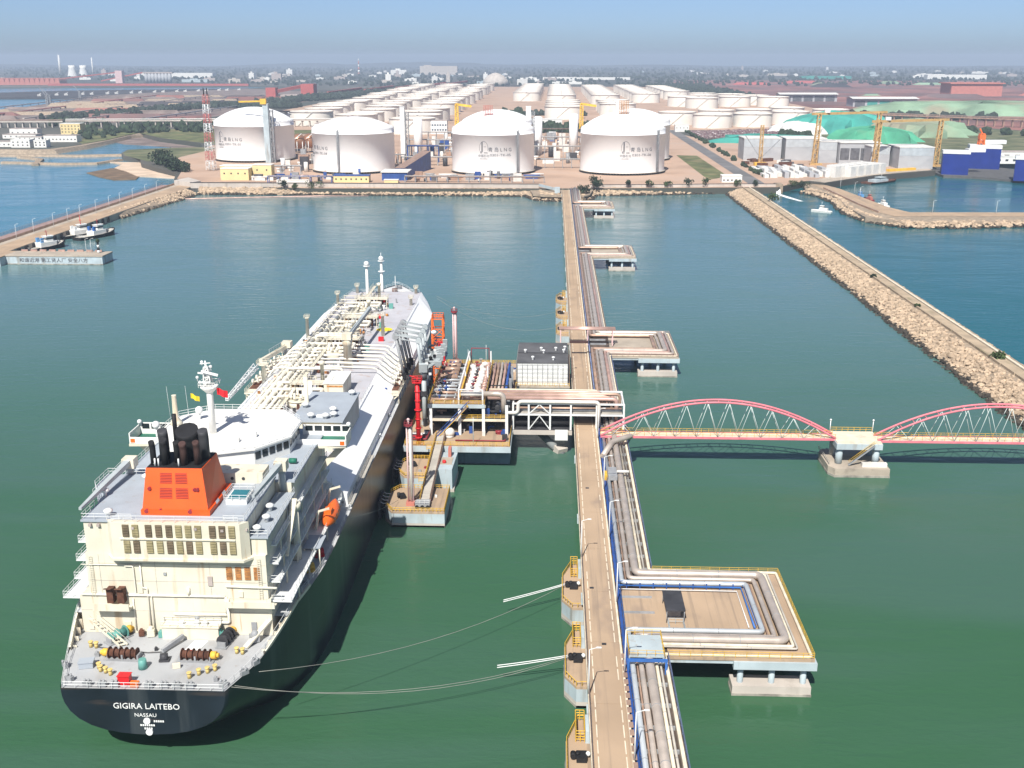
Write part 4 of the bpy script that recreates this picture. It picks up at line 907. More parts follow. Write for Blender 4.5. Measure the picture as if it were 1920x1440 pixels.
# ---- the expansion loop platforms
def loop_platform(i, a, b, xo, label):
    t = thing('pipe_loop_platform', label, 'platform', ((xo + PX1) / 2, (a + b) / 2, 0), 'pipe loop platforms beside the jetty')
    MB().box(PX1 + .1, xo, a, b, DZ - .8, DZ - .3).build('slab', 'road' if i == 0 else 'concrete', t)
    MB().box(xo - 14, xo + .4, a - .4, a + 1.6, DZ - 2.3, DZ - .82).build('crosshead', 'pale_blue', t)
    MB().box(xo - 14, xo + .4, b - 2, b, DZ - 2.3, DZ - .82).build('crosshead', 'pale_blue', t)
    MB().box(PX1 + .2, xo - 14, a + .2, a + .8, DZ - 1.5, DZ - .82).build('edge_girder', 'pale_blue', t)
    for x in (xo - 12.5, xo - 7, xo - 1.5):
        for y in (a + 1.2, b - 2): MB().tube((x, y, -1), (x, y, DZ - 2.2), .55, n=10).build('column', 'pale_blue', t)
    MB().box(xo - 14, xo - .3, a - .3, a + 3.4, -1, 1.9).build('pile_cap', 'seawall', t)
    MB().box(xo - 14, xo - .3, b - 4, b - .4, -1, 1.9).build('pile_cap', 'seawall', t)
    MB().box(xo - 14.1, xo - .2, a - .4, a + 3.5, -1, .45).build('tide_mark', 'tide', t)
    MB().path([(PX1 - .6, b, DZ), (xo - .5, b - .4, DZ), (xo - .5, a + .4, DZ), (PX1 - .6, a + .4, DZ)], .3, 8, .6).build('edge_pipe', 'kerb', t)
    MB().rail([(PX1, b - .1, DZ - .3), (xo - .1, b - .1, DZ - .3), (xo - .1, a + .1, DZ - .3), (PX1, a + .1, DZ - .3)], 1.2, 2, .05, 3).build('railing', 'yellow' if i == 0 else 'pipe_pink', t)
    return t
LBL = ['large pipe loop platform nearest the camera with tan floor and small shelter', 'pipe loop platform just beyond the black roofed substation', 'pipe loop platform third out from the foreground, smaller and paler', 'pipe loop platform closest to the shore']
for i, (a, b, xo) in enumerate(LOOPS): loop_platform(i, a, b, xo, LBL[i])
lp0 = bpy.data.objects['pipe_loop_platform']
MB().path([(13.6, 190.2, DZ + .25), (37.6, 190.0, DZ + .25), (37.6, 174.6, DZ + .25)], .2, 4).path([(13.6, 190.8, DZ + .9), (37.9, 190.6, DZ + .9), (37.9, 174.6, DZ + .9)], .07, 4).build('cable_tray', 'blue_bright', lp0)
for k in range(9): MB().box(15.2 + k * 2.6, 15.4 + k * 2.6, 190.0, 190.4, DZ - .4, DZ + .9).build('tray_post', 'blue', lp0)
MB().path([(13.4, 189.0, DZ + .1), (36.6, 188.8, DZ + .1), (36.6, 175, DZ + .1)], .1, 5).build('drain_line', 'rail_white', lp0)
sh = thing('pipe_loop_shelter', 'small dark roofed shelter standing on the nearest pipe loop platform', 'shelter', (23.4, 180, DZ))
MB().box(21.6, 25.2, 176.6, 184.4, DZ + 2.2, DZ + 2.4).build('roof', 'dark_steel', sh)
for (x, y) in ((21.8, 176.8), (25, 176.8), (21.8, 184.2), (25, 184.2)): MB().tube((x, y, DZ - .3), (x, y, DZ + 2.2), .08, n=6).build('post', 'steel_grey', sh)
MB().box(22.4, 24.6, 179, 183, DZ - .3, DZ + 1.3).build('cabinet', 'steel_grey', sh)
MB().rail([(22, 172.5, DZ - .3), (24.8, 172.5, DZ - .3), (24.8, 176.4, DZ - .3), (22, 176.4, DZ - .3)], 1.2, 1.4, .06, close=True).build('guard_rail', 'arm_grey', sh)

# ---- pipelines: one thing each
def pipeline(name, x, r, m, label, y0, y1, z=None, off=0., loops=True, joints=True):
    """runs along X=x and goes round every loop platform, nested by off"""
    z = z or DZ + r + .1
    pts = [(x, y0, z)]
    for (a, b, xo) in LOOPS:
        if loops and a > y0 and b < y1:
            ya, yb, xx = a + 2.2 + off, b - 1.2 - off, xo - 2.2 - off
            pts += [(x, ya, z), (xx, ya, z), (xx, yb, z), (x, yb, z)]
    pts.append((x, y1, z))
    t = thing(name, label, 'pipeline', (x, y0, z), 'pipelines on the jetty')
    MB().path(pts, r, 12 if r > .3 else 8, max(.5, r * 2)).build('pipe', m, t)
    if joints:
        mb = MB(); P3 = [Vector(q) for q in pts]
        for p_, q_ in zip(P3, P3[1:]):
            L = (q_ - p_).length; k = int(L / 7); dd = (q_ - p_).normalized() if L > 0 else None
            for i in range(1, k): c = p_.lerp(q_, i / k); mb.tube(c, c + dd * .12, r * 1.06, n=12)
        mb.build('joint_band', 'steel_grey', t, kind='stuff')
pipeline('pipeline', 14.4, .48, 'pipe_blue', 'pale blue grey pipeline innermost beside the blue cable tray', 112, 284, off=5.4)
pipeline('pipeline', 15.25, .16, 'pipe_tan', 'thin rusty pipeline between the pale blue and grey pipes', 112, 862, off=4.6)
pipeline('pipeline', 15.9, .46, 'pipe_grey', 'medium grey insulated pipeline, second large one from the roadway', 112, 862, off=3.6)
pipeline('pipeline', 17.3, .78, 'pipe_grey', 'thickest grey insulated pipeline in the middle of the pipe way', 112, 862, off=2.0)
pipeline('pipeline', 18.55, .3, 'kerb', 'thin cream pipeline just outside the thickest grey one', 112, 284, off=.9)
pipeline('pipeline', 19.25, .2, 'rope', 'thin outermost buff pipeline near the edge beam', 112, 284, off=.3)
pipeline('pipeline', 14.4, .5, 'pipe_tan', 'brown insulated pipeline nearest the roadway beyond the pipe bridge', 300, 862, off=5.4)
pipeline('pipeline', 18.75, .5, 'pipe_pink', 'pinkish insulated pipeline outside the thickest one beyond the pipe bridge', 290, 862, off=.8)
pipeline('pipeline', 19.7, .45, 'pipe_grey', 'outermost thick grey pipeline beyond the pipe bridge', 284, 862, off=-.4)
pipeline('pipeline', 13.6, .14, 'rail_blue', 'thin bluish line of pipe hugging the roadway beyond the pipe bridge', 290, 862, loops=False)

# pipe gantry near the near loop (blue bridge frame and grey walkway)
pg = thing('pipe_walkway', 'pale grey stepover walkway with blue frame crossing the pipes below the near loop', 'walkway', (17, 168, DZ))
MB().box(13.8, 19.8, 161.5, 168.5, DZ + 1.6, DZ + 1.9).build('deck', 'pale_blue', pg)
MB().rail([(13.8, 161.5, DZ + 1.9), (13.8, 168.5, DZ + 1.9), (19.8, 168.5, DZ + 1.9), (19.8, 161.5, DZ + 1.9)], 1.1, 1.4, .05, close=True).build('rail', 'yellow', pg)
for (x, y) in ((13.9, 161.7), (19.7, 161.7), (13.9, 168.3), (19.7, 168.3)): MB().box(x - .12, x + .12, y - .12, y + .12, DZ - .5, DZ + 1.6).build('leg', 'pale_blue', pg)
fr = thing('pipe_portal', 'bright blue portal frame over the pipes in the foreground', 'portal', (17, 160, DZ))
for x in (13.6, 20): MB().box(x - .2, x + .2, 159.6, 160.0, DZ - .5, DZ + 1.9).build('post', 'blue_bright', fr)
MB().box(13.4, 20.2, 159.55, 160.05, DZ + 1.9, DZ + 2.3).build('beam', 'blue_bright', fr)
vb = thing('valve_station', 'grey valve box with white cylinder on the pipe way below the pink bridge', 'valve box', (15.5, 246, DZ))
MB().box(14.2, 16.4, 243, 249, DZ + 1.0, DZ + 2.2).build('cabinet', 'steel_grey', vb); MB().tube((16.4, 246, DZ + 2.2), (19.4, 246, DZ + 2.2), .35, n=10).build('cylinder', 'pipe_white', vb)
MB().box(13.3, 14.1, 245, 249, DZ, DZ + 1.2).build('side_box', 'yellow', vb)
bp_ = thing('branch_pipe', 'thick grey branch pipe slanting over the pipelines under the pink bridge end', 'pipe', (17, 268, DZ))
MB().path([(13.6, 260, DZ + .9), (16.4, 267, DZ + 2.4), (20.5, 270, DZ + 2.6), (21.6, 272, DZ + 2.2), (21.4, 275, DZ + .8)], .75, 12, 1.2).build('pipe', 'pipe_grey', bp_)

# ---- road lamps
lam = thing('street_lamp', 'x', 'street lamp', (RX0 - .25, 133, DZ + .4), 'lamps along the jetty road')
ORG[lam.name] = Vector((0, 0, 0))
MB().lathe((0, 0, 0), [(.14, 0), (.12, 4), (.07, 8.2)], 6).build('pole', 'rail_white', lam, local=True)
MB().beam((0, 0, 8.2), (1.2, 0, 8.6), .09).build('bracket', 'rail_white', lam, local=True)
MB().obox((1.5, 0, 8.62), (.8, .28, .14)).build('lantern', 'rail_white', lam, local=True)
LP = [(RX0 - .25, 152, 'near left side of the jetty road by the lowest dolphins'), (RX0 - .25, 202, 'left side of the jetty road level with the pipe loop'),
      (RX1 + .3, 135, 'right side of the jetty road at the bottom edge'), (RX1 + .3, 158.5, 'right side of the jetty road beside the blue frame'), (RX1 + .3, 183, 'right side of the jetty road facing the tan loop floor'),
      (RX1 + .3, 212, 'right side of the jetty road above the pipe loop'), (RX1 + .3, 239, 'right side of the jetty road by the valve box'), (RX1 + .3, 275, 'right side of the jetty road at the pink bridge end'), (RX0 - 4.5, 314, 'standing in front of the white substation wall')]
lam.location = (LP[0][0], LP[0][1], DZ + .4); lam['label'] = 'white street lamp on the ' + LP[0][2]
for (x, y, s_) in LP[1:]:
    dup(lam, (x, y, DZ + .4), 'white street lamp ' + ('' if s_.startswith('standing') else 'on the ') + s_, rz=math.pi if x < 0 else 0)

# ---- mooring dolphins left of the road
def dolphin(name, cx, cy, label, hl=9.4):
    t = thing(name, label, 'mooring dolphin', (cx, cy, 0), 'mooring dolphins beside the jetty road')
    x1 = RX0 + .2; x0 = cx; zt = 4.2
    poly = [(x0, cy - hl + 3.4), (x0 + 2.0, cy - hl), (x1, cy - hl), (x1, cy + hl), (x0 + 2.0, cy + hl), (x0, cy + hl - 6)]
    MB().prism(poly, -1, 1.2).build('base', 'seawall', t); MB().prism(poly, 1.2, zt - .5).build('body', 'pale_blue', t); MB().prism(poly, zt - .5, zt).build('cap', 'road', t)
    MB().prism([(x - .06, y) for x, y in poly], -1, .45).build('tide_mark', 'tide', t)
    MB().rail([(x1 - .3, cy - hl + .15, zt), (x0 + 2.0, cy - hl + .15, zt), (x0 + .15, cy - hl + 3.4, zt), (x0 + .15, cy + hl - 6, zt), (x0 + 2.0, cy + hl - .15, zt), (x1 - .3, cy + hl - .15, zt)], .95, .9, .07, 1).build('railing', 'yellow', t)
    MB().rail([(x1 - 2.6, cy + 3.4, zt), (x1 - 2.6, cy + hl - .4, zt), (x1 - 1.2, cy + hl - .4, zt), (x1 - 1.2, cy + 3.4, zt)], 2.0, .9, .08, 4, close=True).build('access_frame', 'yellow', t)
    MB().box(x1 - 1.1, x1 - .2, cy + 3, cy + 7.5, zt, zt + 2.2).build('control_box', 'pale_blue', t)
    h = MB().obox((x0 + 2.4, cy - 1, zt + .5), (1.6, 1.9, .9)).tube((x0 + 1.1, cy - 1.5, zt + .8), (x0 + 1.1, cy - .5, zt + .8), .45, n=10).tube((x0 + 1.8, cy - 1, zt + .8), (x0 + 1.8, cy - 1, zt + 1.4), .35, n=8).build('mooring_hook', 'soot', t)
    MB().sphere((x0 + 3.4, cy - .8, zt + .9), .4, 8, 6).build('hook_motor', 'rail_white', h)
    return t
dolphin('mooring_dolphin', 2.6, 196.6, 'pale blue mooring dolphin level with the near pipe loop')
dolphin('mooring_dolphin', 2.9, 169.2, 'middle pale blue mooring dolphin in the foreground with rope to the stern')
dolphin('mooring_dolphin', 2.9, 141, 'pale blue mooring dolphin at the bottom edge of the photo')
dolphin('mooring_dolphin', 1.6, 468, 'farthest of the three dolphins beyond the substation')
dolphin('mooring_dolphin', 1.6, 440, 'middle one of the three dolphins beyond the substation')
dolphin('mooring_dolphin', 1.6, 412, 'dolphin just behind the black roofed substation')
def rope(a, b, label, sag=2., r=.045, m='thin_rope', cat='mooring rope'):
    a, b = Vector(a), Vector(b); pts = [a.lerp(b, i / 12) - Vector((0, 0, sag * 4 * (i / 12) * (1 - i / 12))) for i in range(13)]
    return tag(MB().path(pts, r, 5).build('mooring_rope', m), label, cat, 'mooring ropes of the gas carrier')
rope((3.6, 195.6, 5), (-46, 147.5, 13.6), 'upper mooring rope from the stern to the dolphin near the pipe loop', 3.5)
rope((3.8, 168.2, 5), (-49.2, 143.2, 13.5), 'lower mooring rope from the stern corner to the middle foreground dolphin', 3.5)
rope((3.8, 167.8, 5), (-48.8, 143.6, 13.5), 'second rope running beside the lower one to the middle foreground dolphin', 3.9)
rope((2.4, 440, 5), (-45, 408, 18), 'mooring rope from the bow to the middle far dolphin', 5)
rope((2.4, 412, 5), (-44.5, 404, 18), 'mooring rope from the bow to the dolphin behind the substation', 5.5)
rope((-41.9, 200, 16.8), (-36.8, 238, 4.6), 'short rope from the quarter deck to the near breasting dolphin', .8)
for (y, y2, nm) in ((195.6, 189.5, 'the dolphin by the pipe loop'), (168.2, 165.6, 'the middle foreground dolphin')):
    for k in (0, 1): rope((3.6, y - .2 + k * .5, 5.0), (-9.0, y2 + k * .7, 4.0), ('upper' if k else 'lower') + ' pale taut rope tail leaving ' + nm, .1, .085, 'rail_white')

# ---- pink tied-arch footbridges
def arch_bridge(x0, x1, yc, label):
    t = thing('arch_bridge', label, 'footbridge', (x0, yc, 0), 'pink arch footbridges over the basin')
    wd = 2.0; z0 = 8.6; L = x1 - x0; rise = 9.6; N = 11
    MB().box(x0, x1, yc - wd + .3, yc + wd - .3, z0 - .1, z0 + .15).build('deck', 'kerb', t)
    MB().rail([(x0, yc - wd + .4, z0 + .15), (x1, yc - wd + .4, z0 + .15)], 1.1, 2, .05).build('handrail', 'yellow', t)
    MB().rail([(x0, yc + wd - .4, z0 + .15), (x1, yc + wd - .4, z0 + .15)], 1.1, 2, .05).build('handrail', 'yellow', t)
    def az(s_): return z0 + .2 + rise * (1 - (2 * s_ - 1) ** 2)
    for sg in (-1, 1):
        MB().beam((x0, yc + sg * wd, z0 - .1), (x1, yc + sg * wd, z0 - .1), .4, .55).build('tie_beam', 'pink', t)
        lean = .75
        pts = [(x0 + L * i / 40, yc + sg * (wd - lean * (az(i / 40) - z0) / rise), az(i / 40)) for i in range(41)]
        MB().path(pts, .29, 8).build('arch_rib', 'pink', t)
        for i in range(N):
            if 0 < i:
                s0 = i / N; p0 = (x0 + L * (i - .5) / N, yc + sg * wd, z0 + .2); s1 = i / N; p1 = (x0 + L * s1, yc + sg * (wd - lean * (az(s1) - z0) / rise), az(s1) - .2)
                p2 = (x0 + L * (i + .5) / N, yc + sg * wd, z0 + .2)
                if 0 < i < N:
                    MB().tube(p0, p1, .075, n=5).build('hanger', 'hanger_grey', t); MB().tube(p1, p2, .075, n=5).build('hanger', 'hanger_grey', t)
    for i in range(1, 20):
        s0 = i / 20; z = az(s0); h = wd - .75 * (z - z0) / rise
        if z > z0 + 3.4: MB().tube((x0 + L * s0, yc - h, z), (x0 + L * s0, yc + h, z), .1, n=6).build('arch_strut', 'pink', t)
    return t
arch_bridge(13.6, 77, 276.6, 'left pink arch footbridge from the jetty to the concrete pier')
arch_bridge(88, 151.5, 275.6, 'right pink arch footbridge from the concrete pier to the breakwater')
pr = thing('bridge_pier', 'concrete pier with round columns standing in the water between the pink bridges', 'pier', (82, 276, 0))
MB().prism([(74.6, 271), (76, 268.6), (90.4, 268.6), (90.4, 284), (76, 284), (74.6, 281.6)], -1, 2.4).build('pile_cap', 'concrete', pr)
MB().prism([(74.5, 270.9), (75.9, 268.5), (90.5, 268.5), (90.5, 284.1), (75.9, 284.1), (74.5, 281.7)], -1, .6).build('tide_mark', 'tide', pr)
for (x, y) in ((77.8, 273), (77.8, 279.6), (87.6, 273), (87.6, 279.6)): MB().tube((x, y, 2.2), (x, y, 6.8), .95, n=14).build('column', 'pale_blue', pr)
MB().box(76.6, 88.8, 271.4, 281.2, 6.8, 8.4).build('cap_beam', 'pale_blue', pr); MB().box(76.8, 88.6, 271.6, 281, 8.4, 8.7).build('deck', 'kerb', pr)
MB().rail([(77, 280.9, 8.7), (88.4, 280.9, 8.7)], 1.2, 1.6, .06).build('railing', 'yellow', pr)
st_ = MB().beam((80, 271, 2.6), (86.4, 270.4, 8.4), .9, .15); st_.build('stair', 'steel_grey', pr); MB().tube((80, 270.5, 3.6), (86.4, 269.9, 9.4), .07, n=5).tube((80, 271.5, 3.6), (86.4, 270.9, 9.4), .07, n=5).build('stair_rail', 'yellow', pr)
MB().box(83.4, 90, 270, 271.2, 2.4, 3.5).build('switch_box', 'pipe_white', pr)
MB().rail([(75, 283.6, 2.4), (75, 271.4, 2.4)], 1.1, 1.6, .06).build('cap_railing', 'rope', pr)
for x in (76.9, 88.5): MB().tube((x, 280.6, 8.7), (x, 280.6, 12), .12, n=6).sphere((x, 280.6, 12.1), .3, 8, 5).build('lamp_post', 'rail_white', pr)

# ================================================================== LOADING PLATFORM AND WHAT STANDS ON IT
PZ = 7.0
pf = thing('loading_platform', 'concrete loading platform beside the ship crowded with pipes, frames and railings', 'platform', (-25, 310, 0))
MB().box(-39.6, -10.9, 269.5, 352, PZ - .6, PZ).build('deck', 'road', pf)
MB().box(-39.8, -10.7, 269.2, 270.2, PZ - 1.6, PZ - .02).build('edge_beam', 'pale_blue', pf)
MB().box(-39.8, -38.9, 270.2, 352, PZ - 1.6, PZ - .02).build('edge_beam', 'pale_blue', pf); MB().box(-11.6, -10.7, 270.2, 352, PZ - 1.6, PZ - .02).build('edge_beam', 'pale_blue', pf)
MB().box(-28.5, -11.2, 275, 350, -.5, 5.3).build('pile_cap', 'cap_blue_shaded', pf); MB().box(-38.6, -29, 279, 350, 1.6, 5.3).build('pile_cap', 'cap_blue_shaded', pf)
for x in (-37, -31, -25, -19, -13):
    for y in (280, 296, 312, 328, 346): MB().tube((x, y, -2), (x, y, 6.2), .8, n=10).build('pile', 'pile', pf)
MB().rail([(-39.4, 352, PZ), (-39.4, 269.8, PZ), (-11.1, 269.8, PZ), (-11.1, 283, PZ)], 1.15, 1.8, .06, 3).build('railing', 'yellow', pf)
MB().rail([(-39.4, 351.6, PZ), (-11.1, 351.6, PZ), (-11.1, 298, PZ)], 1.15, 1.8, .06, 3).build('railing', 'yellow', pf)
# columns and beams of the process frame
for x in (-33.2, -25.2, -18.6, -12.2):
    for y in (279, 292, 305, 318):
        MB().box(x - .4, x + .4, y - .4, y + .4, PZ, 15.6).build('column', 'rail_white' if y < 280 else 'steel_grey', pf)
for y in (279, 292, 305, 318): MB().box(-33.6, -11.8, y - .3, y + .3, 11.0, 11.6).build('floor_beam', 'kerb', pf); MB().box(-33.6, -18, y - .35, y + .35, 15.0, 15.6).build('floor_beam', 'kerb', pf)
MB().box(-33.4, -12.2, 279.4, 320, 11.6, 11.75).build('floor_plate', 'dark_steel', pf)
MB().box(-34, -18.2, 278.6, 320, 15.6, 15.9).build('upper_floor', 'pipe_tan', pf)
MB().box(-34, -18.2, 278.4, 278.6, 14.9, 15.95).build('fascia', 'pale_blue', pf)
MB().rail([(-33.9, 319.8, 15.9), (-33.9, 278.7, 15.9), (-18.3, 278.7, 15.9), (-18.3, 319.8, 15.9)], 1.15, 1.6, .06, 3, close=True).build('upper_railing', 'yellow', pf)
MB().rail([(-25, 278.8, 11.75), (-12.3, 278.8, 11.75)], 1.15, 1.6, .06, 3).build('middle_railing', 'yellow', pf)
rg = random.Random(11)
for k in range(11):                                       # silencers / insulated pipes lying across the upper floor
    y = 283.0 + k * 3.25
    dx = rg.uniform(-.5, .5)
    o = MB().lathe((0, 0, 0), [(.05, 0)], 3).build('valve_run', 'pipe_grey', pf) if False else MB().tube((-24.6, y, 16.8), (-19.6, y, 16.8), .38, n=10).build('valve_run', 'pipe_pink', pf)
    for (c_, r_) in ((-23.4 + dx, .72), (-20.9 + dx, .66)):
        if rg.random() < .85: MB().sphere((c_, y, 17.0), r_ * 1.25, 12, 7).tube((c_ - .9, y, 17), (c_ + .9, y, 17), r_, n=12).build('valve_jacket', 'pipe_white', o)
    MB().tube((-22.2 + dx, y, 17), (-22.2 + dx, y, 18.6), .22, n=6).tube((-22.2 + dx, y, 18.5), (-22.2 + dx, y, 18.7), .6, n=8).build('hand_wheel', rg.choice(['dark_steel', 'darkred', 'steel_grey']), o)
    MB().path([(-20, y, 17.0), (-18.8, y, 17.0), (-18.8, y + 1.6, 17.0), (-20, y + 1.6, 17.0)], .3, 8, .5).build('bend', 'pipe_pink', o)
for k in range(12):
    y = 281.5 + k * 3.1
    MB().tube((-33, y, 16.5), (-26.4, y, 16.5), .35, n=8).build('header_pipe', rg.choice(['pipe_blue', 'steel_grey', 'pipe_tan', 'pipe_blue']), pf)
    MB().tube((-31, y, 16.4), (-31, y, 17.6), .2, n=6).tube((-31, y, 17.5), (-31, y, 17.65), .45, n=8).build('valve', rg.choice(['steel_grey', 'blue', 'dark_steel']), pf)
for x in (-32.5, -29.5, -27): MB().tube((x, 280, 16.15), (x, 318, 16.15), .22, n=8).build('header_pipe', rg.choice(['steel_grey', 'pipe_blue']), pf)
MB().box(-25.6, -25.2, 279, 319, 15.9, 17.2).build('pipe_screen', 'yellow', pf)
for (x, y) in ((-25.4, 279), (-18.8, 279), (-25.4, 302), (-18.8, 302), (-25.4, 319), (-18.8, 319)): MB().box(x - .2, x + .2, y - .2, y + .2, 15.9, 20.2).build('post', 'rail_white', pf)
MB().box(-25.6, -18.6, 278.9, 279.2, 19.9, 20.2).build('gantry_beam', 'rail_white', pf); MB().box(-25.6, -25.2, 279.2, 319, 19.9, 20.2).build('gantry_beam', 'rail_white', pf)
MB().tube((-25, 280.6, 18.4), (-19, 280.6, 18.4), .7, n=12).build('condenser', 'pipe_white', pf)
MB().path([(-19, 282, 18.0), (-13.2, 282, 18.0), (-13.2, 282, 12.5)], .75, 12, 1.5).build('riser_pipe', 'pipe_grey', pf)
for k in range(5): MB().path([(-17.6 + k * 1.1, 326, 9), (-17.6 + k * 1.1, 326, 14.6), (-17.6 + k * 1.1, 322, 14.6), (-17.6 + k * 1.1, 298, 14.4)], .38, 10, 1).build('process_pipe', ['pipe_pink', 'pipe_tan', 'pipe_grey', 'pipe_pink', 'blue'][k], pf)
MB().path([(-25, 321, 15.9), (-25, 321, 20.6), (-19.5, 321, 20.6), (-19.5, 321, 15.9)], .16, 6).build('hoist_frame', 'darkred', pf)
MB().beam((-31.4, 275.4, PZ + .2), (-22.8, 277.6, 15.9), 1.0, .2).build('stair', 'yellow', pf)
MB().tube((-31.6, 274.8, 8.3), (-23.0, 277, 17), .08, n=5).tube((-31.2, 276, 8.3), (-22.6, 278.2, 17), .08, n=5).beam((-31.6, 274.9, 7.2), (-23, 277.1, 15.7), .12, .5).build('stair_rail', 'blue', pf)
MB().sphere((-27.9, 276.6, 8.5), 1.5, 14, 8, .9).tube((-27.9, 276.6, PZ), (-27.9, 276.6, 7.8), 1.2, n=12).build('tank', 'pipe_white', pf)
for k in range(6): MB().path([(-38.6, 273.5 + k * .9, 7.5), (-34, 273.5 + k * .9, 7.5), (-33.4, 279, 8.2)], .22, 6, .5).build('small_pipe', rg.choice(['dark_steel', 'steel_grey', 'darkred', 'rail_white']), pf)
for k in range(95):
    x, y = rg.uniform(-38, -12), rg.uniform(273, 349); h = rg.uniform(.6, 2.4); s_ = rg.uniform(.4, 1.1)
    mb = MB(); q = k % 3
    if q == 0: mb.obox((x, y, PZ + h / 2), (s_ * 1.5, s_, h), rg.random())
    elif q == 1: mb.tube((x, y, PZ), (x, y, PZ + h), s_ * .4, n=8).tube((x, y, PZ + h), (x + s_ * 2, y, PZ + h), s_ * .3, n=8)
    else: mb.tube((x - s_, y, PZ + .7), (x + s_, y, PZ + .7), s_ * .5, n=10).box(x - s_ * .6, x + s_ * .6, y - .3, y + .3, PZ, PZ + .5)
    mb.build('equipment', rg.choice(['steel_grey', 'darkred', 'pipe_white', 'dark_steel', 'pipe_tan', 'blue']), pf)
for k in range(7):
    x = -32.4 + k * 2.9; MB().tube((x, 284, 9.2), (x, 316, 9.2), 1.1, n=10).build('dark_filler_pipe', 'soot', pf); MB().tube((x, 283, 13.4), (x, 316, 13.4), .7, n=10).build('dark_filler_pipe', 'dark_steel', pf)  # dark pipes added to imitate deep shade under the upper floor
MB().box(-32.8, -12.6, 300, 301, PZ, 14.8).build('dark_backdrop', 'interior', pf)  # added dark backdrop, stands in for shade inside the frame
for k in range(40):
    x, y = rg.uniform(-32, -13), rg.uniform(280, 316); h = rg.uniform(.8, 2.6); s_ = rg.uniform(.4, 1.0)
    (MB().obox((x, y, 11.75 + h / 2), (s_ * 2, s_, h), rg.random()) if k % 2 else MB().tube((x - s_ * 2, y, 12.6), (x + s_ * 2, y, 12.6), s_ * .5, n=8).box(x - .3, x + .3, y - .3, y + .3, 11.75, 12.4)).build('equipment', rg.choice(['steel_grey', 'dark_steel', 'pipe_grey', 'blue', 'soot', 'pipe_tan']), pf)
for k in range(34):
    x, y = rg.uniform(-33, -26.6), rg.uniform(281, 318); s_ = rg.uniform(.25, .6)
    MB().tube((x, y, 15.9), (x, y, 17.2 + s_), s_ * .5, n=6).obox((x, y, 17.0), (s_ * 2.4, s_, s_ * .8), rg.random()).build('valve', rg.choice(['dark_steel', 'soot', 'blue', 'steel_grey', 'pipe_tan', 'darkred']), pf)
for k in range(5): MB().tube((-32.6 + k * .3, 301 + k * 4.0, 17.2), (-27.6, 301 + k * 4.0, 17.2), .8, n=10).build('brown_vessel', 'pipe_tan', pf)
MB().path([(-26, 273.2, 7.4), (-12.4, 273.2, 7.4), (-12.4, 280, 7.4)], .18, 6, .4).build('fire_main', 'darkred', pf)
MB().lathe((-20.8, 269.9, PZ), [(.12, 0), (.1, 6), (.06, 8.2)], 6).build('light_pole', 'rail_white', pf)
for (x, y) in ((-37, 330), (-36.4, 344), (-27.6, 340), (-22, 346)): MB().lathe((x, y, PZ), [(.1, 0), (.06, 8)], 6).build('light_pole', 'rail_white', pf)

# ---- loading arms
def loading_arm(y, label, px=-36.0, mx=-42.2):
    t = thing('marine_loader', label, 'loading arm', (px, y, PZ), 'marine loading arms')
    MB().box(px - .9, px + .9, y - .9, y + .9, PZ, PZ + .8).tube((px, y, PZ), (px, y, 20.6), .66, n=12).build('riser', 'arm_grey', t)
    MB().box(px - .85, px + .85, y - .85, y + .85, 15.6, 17.0).tube((px, y, 20.4), (px, y, 22), .9, n=12).build('swivel', 'dark_steel', t)
    piv = Vector((px - .4, y, 22.0)); top = Vector((px - 1.6, y + .3, 31.6)); apex = Vector((mx - 1.6, y + .9, 32.6)); low = Vector((mx + .5, y, 22.2))
    MB().tube(piv, top, .5, .4, n=10).build('inboard_arm', 'arm_grey', t)
    for (dy, dz) in ((.5, .5), (-.5, .5), (0, -.5)): MB().tube(top + Vector((0, dy, dz)), apex + Vector((0, dy, dz)), .14, n=6).build('pantograph_link', 'arm_grey', t)
    MB().tube(top + Vector((.4, -.6, 0)), top + Vector((.4, .6, 0)), .8, n=14).build('sheave', 'arm_grey', t); MB().tube((apex.x, apex.y - .6, apex.z), (apex.x, apex.y + .6, apex.z), .95, n=14).build('sheave', 'steel_grey', t)
    MB().tube(apex, low, .42, .36, n=10).build('outboard_arm', 'steel_grey', t); MB().tube(apex + Vector((.5, .4, -.4)), low + Vector((.6, .4, .6)), .12, n=5).build('hose', 'soot', t)
    MB().path([low, low + Vector((-.3, 0, -1.0)), (mx + .2, y, 20.7)], .45, 8, .4).tube((mx + 1.2, y, 20.7), (mx - .2, y, 20.7), .65, n=10).obox((mx + .6, y, 21.6), (1.2, 1.2, 1.0), .3).build('triple_swivel', 'soot', t)
    MB().obox((px - .1, y - .2, 23.8), (2.3, 1.0, 2.6), .15, .25).build('counterweight', 'arm_grey', t)
    MB().beam((px, y, 23), (px + 4.6, y + .8, 26.4), .5, .7).build('counterweight_beam', 'arm_grey', t)
    MB().obox((px + 3.2, y + .6, 24.9), (3.6, .4, 1.5), .1, .3).obox((px + 4.5, y + .8, 26.2), (1.3, .35, 3.6), .1, .3).build('counterweight_plate', 'arm_grey', t)
    for k in range(5): MB().obox((px + rg.uniform(.2, 2.6), y + rg.uniform(-.9, .9), rg.uniform(21.8, 27.5)), (.7, .6, .6), rg.random()).build('actuator', rg.choice(['dark_steel', 'soot', 'rail_white', 'steel_grey']), t)
    for k in range(3): MB().tube((px + .8, y + .5 - k * .5, 9), (px + .8, y + .5 - k * .5, 20), .08, n=5).build('hydraulic_line', 'dark_steel', t)
    return t
names = ['nearest grey loading arm reaching over the ship manifold', 'second nearest grey loading arm joined to the ship manifold', 'third grey loading arm from the near end of the row', 'farthest grey loading arm beside the orange tower']
for i, nm in enumerate(names): loading_arm(287.5 + i * 5.2, nm)
